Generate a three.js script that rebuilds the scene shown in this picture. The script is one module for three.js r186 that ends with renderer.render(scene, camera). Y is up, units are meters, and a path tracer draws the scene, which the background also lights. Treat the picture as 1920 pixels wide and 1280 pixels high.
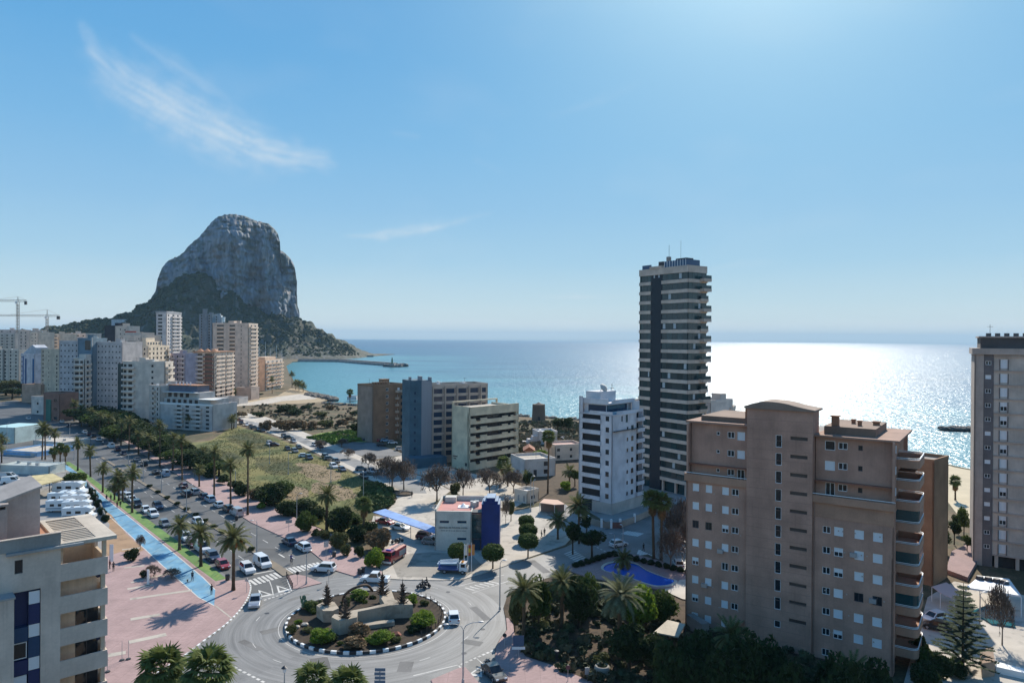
import * as THREE from 'three';
import { mergeGeometries, toCreasedNormals } from 'three/addons/utils/BufferGeometryUtils.js';
import { MarchingCubes } from 'three/addons/objects/MarchingCubes.js';
import { FontLoader } from 'three/addons/loaders/FontLoader.js';
import { TextGeometry } from 'three/addons/geometries/TextGeometry.js';
import { createNoise2D, createNoise3D } from 'simplex-noise';

// ---------------------------------------------------------------- camera, sky, sun, exposure
const scene = new THREE.Scene();
const EYE = 44, FOCAL = 1333, ROLL = 0.0072, PITCH = Math.atan(4 / FOCAL);
const camera = new THREE.PerspectiveCamera(2 * Math.atan(640 / FOCAL) * 180 / Math.PI, 1.5, 0.5, 90000);
camera.rotation.order = 'YXZ';
camera.position.set(0, EYE, 0);
camera.rotation.set(-PITCH, 0, ROLL);
scene.add(camera);

function rng(seed) { let a = seed >>> 0; return () => { a = a + 0x6D2B79F5 | 0; let t = Math.imul(a ^ a >>> 15, 1 | a); t = t + Math.imul(t ^ t >>> 7, 61 | t) ^ t; return ((t ^ t >>> 14) >>> 0) / 4294967296; }; }
const n2 = createNoise2D(rng(11)), n3 = createNoise3D(rng(12));
const clamp = (x, a = 0, b = 1) => Math.min(b, Math.max(a, x)), lerp = (a, b, t) => a + (b - a) * t;
const smooth = (a, b, x) => { const t = clamp((x - a) / (b - a)); return t * t * (3 - 2 * t); };
const lin = (c) => { c /= 255; return c <= 0.04045 ? c / 12.92 : ((c + 0.055) / 1.055) ** 2.4; };
const DEG = Math.PI / 180;
const SUN_AZ = 20.5, SUN_EL = 36;
const sunDir = new THREE.Vector3(Math.sin(SUN_AZ * DEG) * Math.cos(SUN_EL * DEG), Math.sin(SUN_EL * DEG), -Math.cos(SUN_AZ * DEG) * Math.cos(SUN_EL * DEG));

function makeSky() {
  const GAIN = 0.84, W = 2048, H = 1024, data = new Float32Array(W * H * 4);
  const stops = [[-90, 150, 172, 184], [-0.5, 216, 229, 229], [0, 222, 231, 229], [1.2, 216, 228, 227], [3, 193, 217, 226], [6, 163, 202, 226], [10, 140, 188, 224], [15, 117, 176, 221], [21, 95, 163, 216], [28, 82, 152, 210], [45, 56, 126, 195], [90, 42, 104, 176]].map(([e, ...c]) => [e, ...c.map(lin)]);
  const glow = [188, 226, 240].map(lin), haze = [228, 234, 236].map(lin), cirrus = [214, 224, 231].map(lin);
  const base = (e) => { let k = 0; while (k < stops.length - 2 && e > stops[k + 1][0]) k++; const a = stops[k], b = stops[k + 1], t = clamp((e - a[0]) / (b[0] - a[0])); return [1, 2, 3].map((i) => lerp(a[i], b[i], t)); };
  const fb = (x, y) => n2(x, y) * 0.55 + n2(x * 2.1 + 7, y * 2.1) * 0.28 + n2(x * 4.3, y * 4.3 + 3) * 0.17;
  // cirrus: spines as [azimuth, elevation, half width, strength] in degrees
  const spines = [
    [[-31.3, 20.6, 0.25, 0.3], [-30.6, 19.0, 0.6, 0.4], [-29.0, 17.6, 1.3, 0.5], [-26.0, 16.3, 1.7, 0.62], [-22.5, 14.9, 1.6, 0.66], [-19.5, 13.9, 1.2, 0.66], [-17.0, 13.7, 0.95, 0.6], [-15.2, 13.55, 0.7, 0.5], [-14.2, 13.3, 0.3, 0.3]],
    [[-30.8, 17.2, 0.12, 0.2], [-29.2, 16.9, 0.25, 0.55], [-27.4, 16.2, 0.55, 0.5], [-25.2, 15.4, 0.8, 0.4]],
    [[-28.2, 20.4, 0.2, 0.14], [-25.6, 19.1, 0.6, 0.24], [-23.4, 17.9, 0.6, 0.22], [-21.8, 17.2, 0.3, 0.1]],
    [[-13.4, 7.95, 0.1, 0.15], [-10.6, 8.1, 0.36, 0.6], [-7.0, 8.7, 0.34, 0.62], [-4.0, 9.5, 0.22, 0.45], [-1.6, 10.1, 0.1, 0.1]],
    [[1.2, 3.35, 0.06, 0.15], [5, 3.45, 0.15, 0.55], [9.2, 3.4, 0.06, 0.15]],
    [[14.5, 5.4, 0.1, 0.1], [18, 5.9, 0.3, 0.16], [21, 6.0, 0.15, 0.1]],
    [[3, 17.4, 0.3, 0.05], [7, 18.5, 0.4, 0.1], [10, 19.6, 0.3, 0.04]],
    [[-9.5, 15.9, 0.2, 0.08], [-7.7, 15.7, 0.25, 0.1]], [[-3, 14.1, 0.2, 0.1], [-1, 13.3, 0.2, 0.05]],
  ];
  for (let j = 0; j < H; j++) {
    const el = ((j + 0.5) / H - 0.5) * 180, y = Math.sin(el * DEG), r = Math.cos(el * DEG), b = base(el);
    for (let i = 0; i < W; i++) {
      const lon = ((i + 0.5) / W - 0.5) * 2 * Math.PI, x = r * Math.cos(lon), z = r * Math.sin(lon), o = (j * W + i) * 4;
      let c = b;
      if (el > -1) {
        const az = Math.atan2(x, -z) / DEG, gam = Math.acos(clamp(x * sunDir.x + y * sunDir.y + z * sunDir.z, -1, 1)) / DEG;
        let g = 0.72 * Math.exp(-(gam * gam) / (2 * 13 * 13)) + 0.26 * Math.exp(-gam / 26);
        g = clamp(g, 0, 1);
        c = c.map((v, k) => lerp(v, glow[k], g));
        const aur = 2.2 * Math.exp(-gam / 3.6);                       // bright aureole close round the sun
        c = c.map((v) => v + aur);
        // low cloud bank on the sea horizon
        const top = 1.55 + 0.12 * n2(az * 0.12, 3) + 0.05 * n2(az * 0.7, 9), bank = (1 - smooth(top - 0.35, top + 0.1, el)) * (0.38 + 0.12 * n2(az * 0.07, 21));
        c = c.map((v, k) => lerp(v, haze[k], clamp(bank)));
        // broad faint veils, everywhere in the sky
        if (el > 2) { const v = clamp(0.10 * (fb(az * 0.045 + 5, el * 0.10) - 0.12)); c = c.map((q, k) => lerp(q, cirrus[k], v)); }
        if (az > -36 && az < 24 && el > 2.5 && el < 23) {
          let m = 0;
          for (const s of spines) for (let k = 0; k < s.length - 1; k++) {
            const [ax, ay, aw, as] = s[k], [bx, by, bw, bs] = s[k + 1], dx = bx - ax, dy = by - ay, L2 = dx * dx + dy * dy;
            const t = clamp(((az - ax) * dx + (el - ay) * dy) / L2), px = ax + dx * t - az, py = ay + dy * t - el, d = Math.hypot(px, py);
            if (d > 4) continue;
            const L = Math.sqrt(L2), along = (az * dx + el * dy) / L, across = (-az * dy + el * dx) / L;
            const w = 0.95 * lerp(aw, bw, t) * (1 + 0.3 * n2(along * 0.5, across * 0.8 + 40));
            const fibre = 0.55 + 0.6 * fb(along * 0.16 + 2, across * 1.9 + k * 0.01) + 0.12 * n2(along * 0.35, across * 6);
            m = Math.max(m, Math.exp(-((d / w) ** 2) * 1.1) * lerp(as, bs, t) * clamp(fibre, 0.05, 1.25));
          }
          c = c.map((q, k) => lerp(q, cirrus[k], clamp(m * 1.1)));
        }
      }
      data[o] = c[0] * GAIN; data[o + 1] = c[1] * GAIN; data[o + 2] = c[2] * GAIN; data[o + 3] = 1;
    }
  }
  const t = new THREE.DataTexture(data, W, H, THREE.RGBAFormat, THREE.FloatType);
  t.mapping = THREE.EquirectangularReflectionMapping; t.magFilter = THREE.LinearFilter; t.minFilter = THREE.LinearFilter; t.needsUpdate = true;
  return t;
}
const sky = makeSky();
scene.background = sky; scene.environment = sky;

const sun = new THREE.DirectionalLight(new THREE.Color().setRGB(1, 0.93, 0.82), 5);
sun.position.copy(sunDir).multiplyScalar(800).add(new THREE.Vector3(0, 0, -250));
sun.target.position.set(0, 0, -250);
sun.castShadow = true; sun.shadow.mapSize.set(4096, 4096); sun.shadow.radius = 1;
Object.assign(sun.shadow.camera, { left: -600, right: 600, top: 500, bottom: -500, near: 1, far: 2500 });
scene.add(sun, sun.target);

const renderer = new THREE.WebGLRenderer({ antialias: true });
renderer.toneMapping = THREE.LinearToneMapping;
renderer.toneMappingExposure = 1.28;
renderer.shadowMap.enabled = true;
scene.fog = new THREE.FogExp2(new THREE.Color().setRGB(0.56, 0.81, 1.0), 0.000046);

// ---------------------------------------------------------------- helpers
const V = (x, y, z) => new THREE.Vector3(x, y, z);
// survey: where on the level h a sight line of the site photograph meets the ground -> [x, z] in metres
function site(px, py, h = 0) {
  const a = px - 960, b = py - 640, c = Math.cos(ROLL), s = Math.sin(ROLL), u = (a * c + b * s) / FOCAL, v = (a * s - b * c) / FOCAL;
  const cp = Math.cos(PITCH), sp = Math.sin(PITCH), y = v * cp - sp, z = -v * sp - cp, t = (h - EYE) / y;
  return [u * t, z * t];
}
// a point at a known distance d on the sight line -> [x, y, z]
function sight(px, py, d) {
  const a = px - 960, b = py - 640, c = Math.cos(ROLL), s = Math.sin(ROLL), u = (a * c + b * s) / FOCAL, v = (a * s - b * c) / FOCAL;
  const cp = Math.cos(PITCH), sp = Math.sin(PITCH), y = v * cp - sp, z = -v * sp - cp, t = -d / z;
  return [u * t, EYE + y * t, -d];
}
const used = new Map();
function numbered(name) { const n = used.get(name) ?? 0; used.set(name, n + 1); return n ? name + '_' + String(n).padStart(3, '0') : name; }
function tag(o, label, category, group, kind) { if (label) o.userData.label = label; if (category) o.userData.category = category; if (group) o.userData.group = group; if (kind) o.userData.kind = kind; return o; }
function thing(name, label, category, [x, y, z] = [0, 0, 0], turn = 0, group) {
  const o = new THREE.Group(); o.name = numbered(name); o.position.set(x, y, z); o.rotation.y = turn; scene.add(o);
  return tag(o, label, category, group);
}
function mesh(name, geo, m, parent = scene, top = parent === scene) {
  const o = new THREE.Mesh(geo, m); o.name = top ? numbered(name) : name; o.castShadow = o.receiveShadow = true; parent.add(o); return o;
}
function struct(name, geo, m, label) { const o = mesh(name, geo, m); return tag(o, label, null, null, 'structure'); }
function stuff(name, geo, m, label, category) { const o = mesh(name, geo, m); return tag(o, label, category, null, 'stuff'); }
const ORD = 'first second third fourth fifth sixth seventh eighth ninth tenth eleventh twelfth thirteenth fourteenth fifteenth sixteenth seventeenth eighteenth nineteenth twentieth'.split(' ');
const ord = (i) => ORD[i] ?? `number ${i + 1}`;

// ---- tileable noise and textures
function lattice(seed, p) { const r = rng(seed), a = new Float32Array(p * p); for (let i = 0; i < p * p; i++) a[i] = r(); return a; }
const lat = new Map();
function vn(x, y, p, seed) {
  const key = seed * 1000 + p; let a = lat.get(key); if (!a) lat.set(key, a = lattice(key, p));
  const xi = Math.floor(x), yi = Math.floor(y), fx = x - xi, fy = y - yi, u = fx * fx * (3 - 2 * fx), w = fy * fy * (3 - 2 * fy);
  const g = (i, j) => a[(((j % p) + p) % p) * p + (((i % p) + p) % p)];
  return lerp(lerp(g(xi, yi), g(xi + 1, yi), u), lerp(g(xi, yi + 1), g(xi + 1, yi + 1), u), w);
}
// s, t in 0..1; f cells across the tile
function tf(s, t, f, seed, oct = 4) { let a = 0, w = 0.5, n = 0; for (let k = 0; k < oct; k++) { a += w * vn(s * f, t * f, f, seed + k); n += w; w *= 0.5; f *= 2; } return a / n; }
function tex(size, metres, fn, srgb = true) {
  const d = new Uint8Array(size * size * 4);
  for (let j = 0; j < size; j++) for (let i = 0; i < size; i++) { const c = fn(i / size, j / size), o = (j * size + i) * 4; d[o] = clamp(c[0]) * 255; d[o + 1] = clamp(c[1]) * 255; d[o + 2] = clamp(c[2]) * 255; d[o + 3] = 255; }
  const t = new THREE.DataTexture(d, size, size); t.wrapS = t.wrapT = THREE.RepeatWrapping; t.repeat.set(1 / metres, 1 / metres);
  t.magFilter = THREE.LinearFilter; t.minFilter = THREE.LinearMipmapLinearFilter; t.generateMipmaps = true; if (srgb) t.colorSpace = THREE.SRGBColorSpace; t.needsUpdate = true; return t;
}
const C = (r, g, b) => new THREE.Color().setRGB(r, g, b);
function mat(r, g, b, rough = 0.85, extra = {}) { return new THREE.MeshStandardMaterial({ color: C(r, g, b), roughness: rough, ...extra }); }
const g1 = (v) => [v, v, v];
const grimeTex = tex(512, 11, (s, t) => g1(0.83 + 0.20 * tf(s, t, 6, 1, 5) - 0.05 * tf(s, t, 64, 2, 2) - 0.05 * smooth(0.56, 0.85, vn(s * 90, t * 5, 90, 7)) * tf(s, t, 8, 3, 3)));
const wallMats = new Map();
function plaster(r, g, b, rough = 0.9) { const k = [r, g, b, rough].join(); let m = wallMats.get(k); if (!m) wallMats.set(k, m = mat(r, g, b, rough, { map: grimeTex })); return m; }
const asphaltTex = tex(1024, 24, (s, t) => { const f = tf(s, t, 5, 20, 4), p = smooth(0.55, 0.62, tf(s, t, 3, 25, 5)) * 0.10, k = vn(s * 512, t * 512, 512, 24), crack = 1 - 0.07 * (1 - smooth(0.0, 0.01, Math.abs(tf(s, t, 6, 29, 4) - 0.5))); return g1((0.74 + 0.26 * f - p + 0.14 * (k - 0.5)) * crack); });
const concreteTex = tex(512, 14, (s, t) => { const f = tf(s, t, 5, 40, 5), st = smooth(0.6, 0.75, tf(s, t, 9, 44, 4)); const v = 0.80 + 0.20 * f - 0.12 * st + 0.05 * vn(s * 256, t * 256, 256, 46); return [v, v * 0.985, v * 0.965]; });
const paverTex = tex(1024, 8, (s, t) => { const row = Math.floor(t * 80), off = row % 2 * 0.5, cx = s * 40 + off, bx = ((Math.floor(cx) % 40) + 40) % 40, fx = cx - Math.floor(cx), fy = t * 80 - row, r = vn(bx + 0.5, row + 0.5, 80, 51), joint = (fx < 0.04 || fy < 0.09 ? 0.86 : 1) * (s * 4 % 1 < 0.012 || t * 4 % 1 < 0.012 ? 0.78 : 1), f = tf(s, t, 4, 52, 4), v = (0.80 + 0.12 * r + 0.14 * (f - 0.5)) * joint; return [v, v * 0.985, v * 0.98]; });
const wornTex = tex(512, 13, (s, t) => { const f = tf(s, t, 6, 160, 5), w = smooth(0.54, 0.70, tf(s, t, 14, 165, 4)), k = vn(s * 200, t * 200, 200, 168), sp = vn(s * 40, t * 3, 40, 169); const v = 0.72 + 0.24 * f + 0.05 * k - 0.10 * smooth(0.6, 0.9, sp); return [v + 0.16 * w, v + 0.05 * w, v]; });
const grassTex = tex(1024, 46, (s, t) => { const f = tf(s, t, 6, 60, 6), d = tf(s, t, 11, 66, 5), k = vn(s * 400, t * 400, 400, 69), bare = smooth(0.60, 0.72, d); const dry = [0.66, 0.58, 0.37], green = [0.40, 0.44, 0.22], soil = [0.72, 0.64, 0.50]; const m = smooth(0.30, 0.72, f); return [0, 1, 2].map((i) => (lerp(lerp(dry[i], green[i], m * 0.8), soil[i], bare * 0.6)) * (0.78 + 0.2 * k + 0.2 * tf(s, t, 90, 68, 3))); });
const scrubTex = tex(1024, 60, (s, t) => { const f = tf(s, t, 7, 70, 6), d = tf(s, t, 13, 76, 5), k = vn(s * 300, t * 300, 300, 79); const a = [0.55, 0.47, 0.36], b = [0.36, 0.37, 0.24], c = [0.70, 0.63, 0.52]; const m = smooth(0.42, 0.56, f), n = smooth(0.56, 0.76, d); return [0, 1, 2].map((i) => lerp(lerp(a[i], b[i], m * 0.7), c[i], n * 0.6) * (0.8 + 0.35 * k)); });
const sandTex = tex(512, 30, (s, t) => { const v = 0.86 + 0.12 * tf(s, t, 6, 80, 5) - 0.06 * vn(s * 128, t * 128, 128, 83); return [v, v * 0.94, v * 0.83]; });
const soilTex = tex(512, 6, (s, t) => { const v = 0.55 + 0.5 * tf(s, t, 8, 90, 5) - 0.12 * vn(s * 128, t * 128, 128, 93); return [v, v * 0.92, v * 0.80]; });
const M = {
  asphalt: mat(0.245, 0.235, 0.22, 0.58, { map: asphaltTex }), darkAsphalt: mat(0.13, 0.127, 0.122, 0.66, { map: asphaltTex }),
  concrete: mat(0.56, 0.51, 0.44, 0.9, { map: concreteTex }), paleConcrete: mat(0.60, 0.55, 0.48, 0.9, { map: concreteTex }), greyConcrete: mat(0.33, 0.32, 0.31, 0.9, { map: concreteTex }),
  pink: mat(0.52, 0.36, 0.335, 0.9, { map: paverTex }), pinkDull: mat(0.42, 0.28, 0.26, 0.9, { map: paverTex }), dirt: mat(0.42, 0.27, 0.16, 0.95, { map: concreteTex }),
  blueLane: mat(0.18, 0.42, 0.60, 0.75, { map: wornTex }), greenLane: mat(0.16, 0.30, 0.07, 0.9, { map: wornTex }), redPatch: mat(0.5, 0.2, 0.17, 0.9, { map: concreteTex }),
  grass: mat(0.44, 0.50, 0.34, 0.98, { map: grassTex }), scrub: mat(0.50, 0.48, 0.43, 0.98, { map: scrubTex }), sand: mat(0.70, 0.66, 0.58, 0.95, { map: sandTex }), soil: mat(0.13, 0.10, 0.072, 0.98, { map: soilTex }), darkSoilAndShade: mat(0.075, 0.056, 0.04, 0.98, { map: soilTex }), lawn: mat(0.07, 0.10, 0.035, 0.95, { map: concreteTex }),  // the darker soil tone also paints the shade in the monument court
  paint: mat(0.70, 0.69, 0.66, 0.7, { map: concreteTex }), kerb: mat(0.42, 0.40, 0.37, 0.9, { map: concreteTex }), white: mat(0.78, 0.77, 0.74, 0.7), black: mat(0.025, 0.025, 0.028, 0.6),
  glass: new THREE.MeshPhysicalMaterial({ color: C(0.022, 0.028, 0.034), roughness: 0.08, specularIntensity: 1 }), glassBlue: new THREE.MeshPhysicalMaterial({ color: C(0.02, 0.045, 0.085), roughness: 0.08 }), glassTeal: new THREE.MeshPhysicalMaterial({ color: C(0.02, 0.058, 0.066), roughness: 0.1 }),
  inside: mat(0.03, 0.03, 0.032, 0.9), frame: mat(0.78, 0.78, 0.77, 0.45), shutter: mat(0.72, 0.73, 0.74, 0.6), darkFrame: mat(0.05, 0.05, 0.055, 0.5), metal: mat(0.35, 0.36, 0.37, 0.45, { metalness: 0.8 }), darkMetal: mat(0.06, 0.06, 0.065, 0.5, { metalness: 0.5 }), galv: mat(0.42, 0.43, 0.44, 0.5, { metalness: 0.6 }),
  roofTile: mat(0.36, 0.15, 0.09, 0.9, { map: grimeTex }), terracotta: mat(0.42, 0.20, 0.11, 0.9, { map: grimeTex }), rubber: mat(0.02, 0.02, 0.021, 0.8), rim: mat(0.45, 0.46, 0.47, 0.35, { metalness: 0.8 }), bark: mat(0.13, 0.10, 0.075, 0.95, { map: soilTex }), palmBark: mat(0.21, 0.155, 0.11, 0.95, { map: soilTex }),
};
// ---- geometry helpers
const geoCache = new Map();
const cached = (key, make) => { let g = geoCache.get(key); if (!g) geoCache.set(key, g = make()); return g; };
const k3 = (...a) => a.map((x) => typeof x === 'number' ? x.toFixed(3) : x).join('|');
function boxRaw(w, h, d) {   // centred box, uv in metres
  const g = new THREE.BoxGeometry(w, h, d), uv = g.attributes.uv, s = [[d, h], [d, h], [w, d], [w, d], [w, h], [w, h]];
  for (let i = 0; i < 24; i++) uv.setXY(i, uv.getX(i) * s[i >> 2][0], uv.getY(i) * s[i >> 2][1]);
  return g;
}
const boxGeo = (w, h, d) => cached(k3('b', w, h, d), () => boxRaw(w, h, d));
const bx = (x0, x1, y0, y1, z0, z1) => boxRaw(Math.abs(x1 - x0), Math.abs(y1 - y0), Math.abs(z1 - z0)).translate((x0 + x1) / 2, (y0 + y1) / 2, (z0 + z1) / 2);
function clean(g) { const r = g.index ? g.toNonIndexed() : g; for (const n of Object.keys(r.attributes)) if (!['position', 'normal', 'uv'].includes(n)) r.deleteAttribute(n); return r; }
const merge = (list) => mergeGeometries(list.map(clean));
function tube(a, b, r0, r1 = r0, n = 6) {   // tapered tube between two points
  const A = V(...a), B = V(...b), d = B.clone().sub(A), L = d.length(), g = new THREE.CylinderGeometry(r1, r0, L, n, 1, true);
  return g.applyQuaternion(new THREE.Quaternion().setFromUnitVectors(V(0, 1, 0), d.normalize())).translate((A.x + B.x) / 2, (A.y + B.y) / 2, (A.z + B.z) / 2);
}
const cyl = (x, y0, y1, z, r0, r1 = r0, n = 12) => new THREE.CylinderGeometry(r1, r0, y1 - y0, n).translate(x, (y0 + y1) / 2, z);
function shapeOf(pts) { const s = new THREE.Shape(); pts.forEach(([x, z], i) => i ? s.lineTo(x, -z) : s.moveTo(x, -z)); s.closePath(); return s; }
function curved(pts, n = 4) { const c = new THREE.CatmullRomCurve3(pts.map(([x, z]) => V(x, 0, z)), true, 'centripetal'); return c.getPoints(pts.length * n).slice(0, -1).map((p) => [p.x, p.z]); }
const px = (list, h = 0) => list.map(([x, y]) => site(x, y, h));
function slabGeo(pts, y0, y1, holes = []) { const s = shapeOf(pts); holes.forEach((h) => s.holes.push(shapeOf(h))); return new THREE.ExtrudeGeometry(s, { depth: y1 - y0, bevelEnabled: false, curveSegments: 4 }).rotateX(-Math.PI / 2).translate(0, y0, 0); }
function sheetGeo(pts, y, holes = []) { const s = shapeOf(pts); holes.forEach((h) => s.holes.push(shapeOf(h))); return new THREE.ShapeGeometry(s).rotateX(-Math.PI / 2).translate(0, y, 0); }
function strip(a, b, w, y, h = 0.002) {   // flat painted bar from a to b ([x, z]) of width w
  const dx = b[0] - a[0], dz = b[1] - a[1], L = Math.hypot(dx, dz) || 1, nx = -dz / L * w / 2, nz = dx / L * w / 2;
  return sheetGeo([[a[0] + nx, a[1] + nz], [b[0] + nx, b[1] + nz], [b[0] - nx, b[1] - nz], [a[0] - nx, a[1] - nz]], y);
}

// ================================================================ SEA, LAND, MOUNTAIN
const coastPx = [[1990, 905], [1880, 896], [1825, 885], [1790, 878], [1745, 864], [1600, 836], [1450, 815], [1340, 803], [1200, 795], [1090, 789], [1040, 786], [985, 785], [900, 781], [800, 774], [700, 763], [660, 759], [632, 757], [602, 757], [626, 748], [612, 742], [580, 736], [562, 728], [550, 714], [541, 700], [536, 686], [548, 679], [580, 677], [640, 673], [672, 670]];
const coast = coastPx.map(([x, y]) => site(x, y, -1));
{ // sea: one sheet to the horizon; turquoise over the sandy shallows, darker over deep water and sea grass
  const rows = 200, cols = 200, pos = [], col = [], uv = [], idx = [];
  const dist = (x, z) => { let d = 1e9; for (let k = 0; k < coast.length - 1; k++) { const [ax, az] = coast[k], [bx2, bz] = coast[k + 1], dx = bx2 - ax, dz = bz - az, t = clamp(((x - ax) * dx + (z - az) * dz) / (dx * dx + dz * dz)); d = Math.min(d, Math.hypot(ax + dx * t - x, az + dz * t - z)); } return d; };
  for (let j = 0; j <= rows; j++) for (let i = 0; i <= cols; i++) {
    const r = 130 * Math.pow(30000 / 130, j / rows), a = (i / cols - 0.5) * 150 * DEG, x = Math.sin(a) * r, z = -Math.cos(a) * r;
    pos.push(x, -1, z); uv.push(x, -z);
    const d = r < 4000 ? dist(x, z) : 5000;
    const m = smooth(20, 430, d + 90 * n2(x / 260, z / 130)), q = smooth(0.15, 0.6, n2(x / 420 + 9, z / 90)) * smooth(60, 200, d) * (1 - smooth(900, 2500, d)), far = smooth(500, 4000, d);
    const turq = [0.085, 0.25, 0.29], mid = [0.03, 0.115, 0.20], deep = [0.026, 0.085, 0.17], weed = [0.02, 0.085, 0.15];
    for (let k = 0; k < 3; k++) col.push(lerp(lerp(lerp(turq[k], mid[k], m), weed[k], q * 0.6), deep[k], far));
  }
  for (let j = 0; j < rows; j++) for (let i = 0; i < cols; i++) { const a = j * (cols + 1) + i, b = a + cols + 1; idx.push(a, a + 1, b, b, a + 1, b + 1); }
  const g = new THREE.BufferGeometry(); g.setAttribute('position', new THREE.Float32BufferAttribute(pos, 3)); g.setAttribute('uv', new THREE.Float32BufferAttribute(uv, 2)); g.setAttribute('color', new THREE.Float32BufferAttribute(col, 3)); g.setIndex(idx); g.computeVertexNormals();
  const wave = tex(1024, 90, (s, t) => g1(0.45 * tf(s, t, 12, 100, 5) + 0.35 * tf(s, t, 34, 110, 4) + 0.2 * tf(s, t, 90, 120, 3)), false);
  const m = new THREE.MeshPhysicalMaterial({ color: C(1, 1, 1), vertexColors: true, roughness: 0.28, ior: 1.33, bumpMap: wave, bumpScale: 1.6 });
  struct('sea', g, m, 'blue sea with turquoise shallows and sun glitter');
}
const landOutline = [...coast, [-330, -2000], [-900, -2300], [-3200, -2300], [-3200, 500], [900, 500], [900, -150]];
struct('ground', slabGeo(landOutline, -4, 0), M.scrub, 'dry town ground down to the shore');
{ // sandy beach behind the right-hand towers, sloping strip
  struct('beach', slabGeo([...px([[2000, 900], [1880, 893], [1825, 882.5], [1790, 876], [1745, 862], [1700, 856], [1705, 905], [1770, 930], [1800, 970], [1860, 985], [2000, 985]])], 0, 0.05), M.sand, 'pale sandy beach between the apartment blocks');
}
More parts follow.
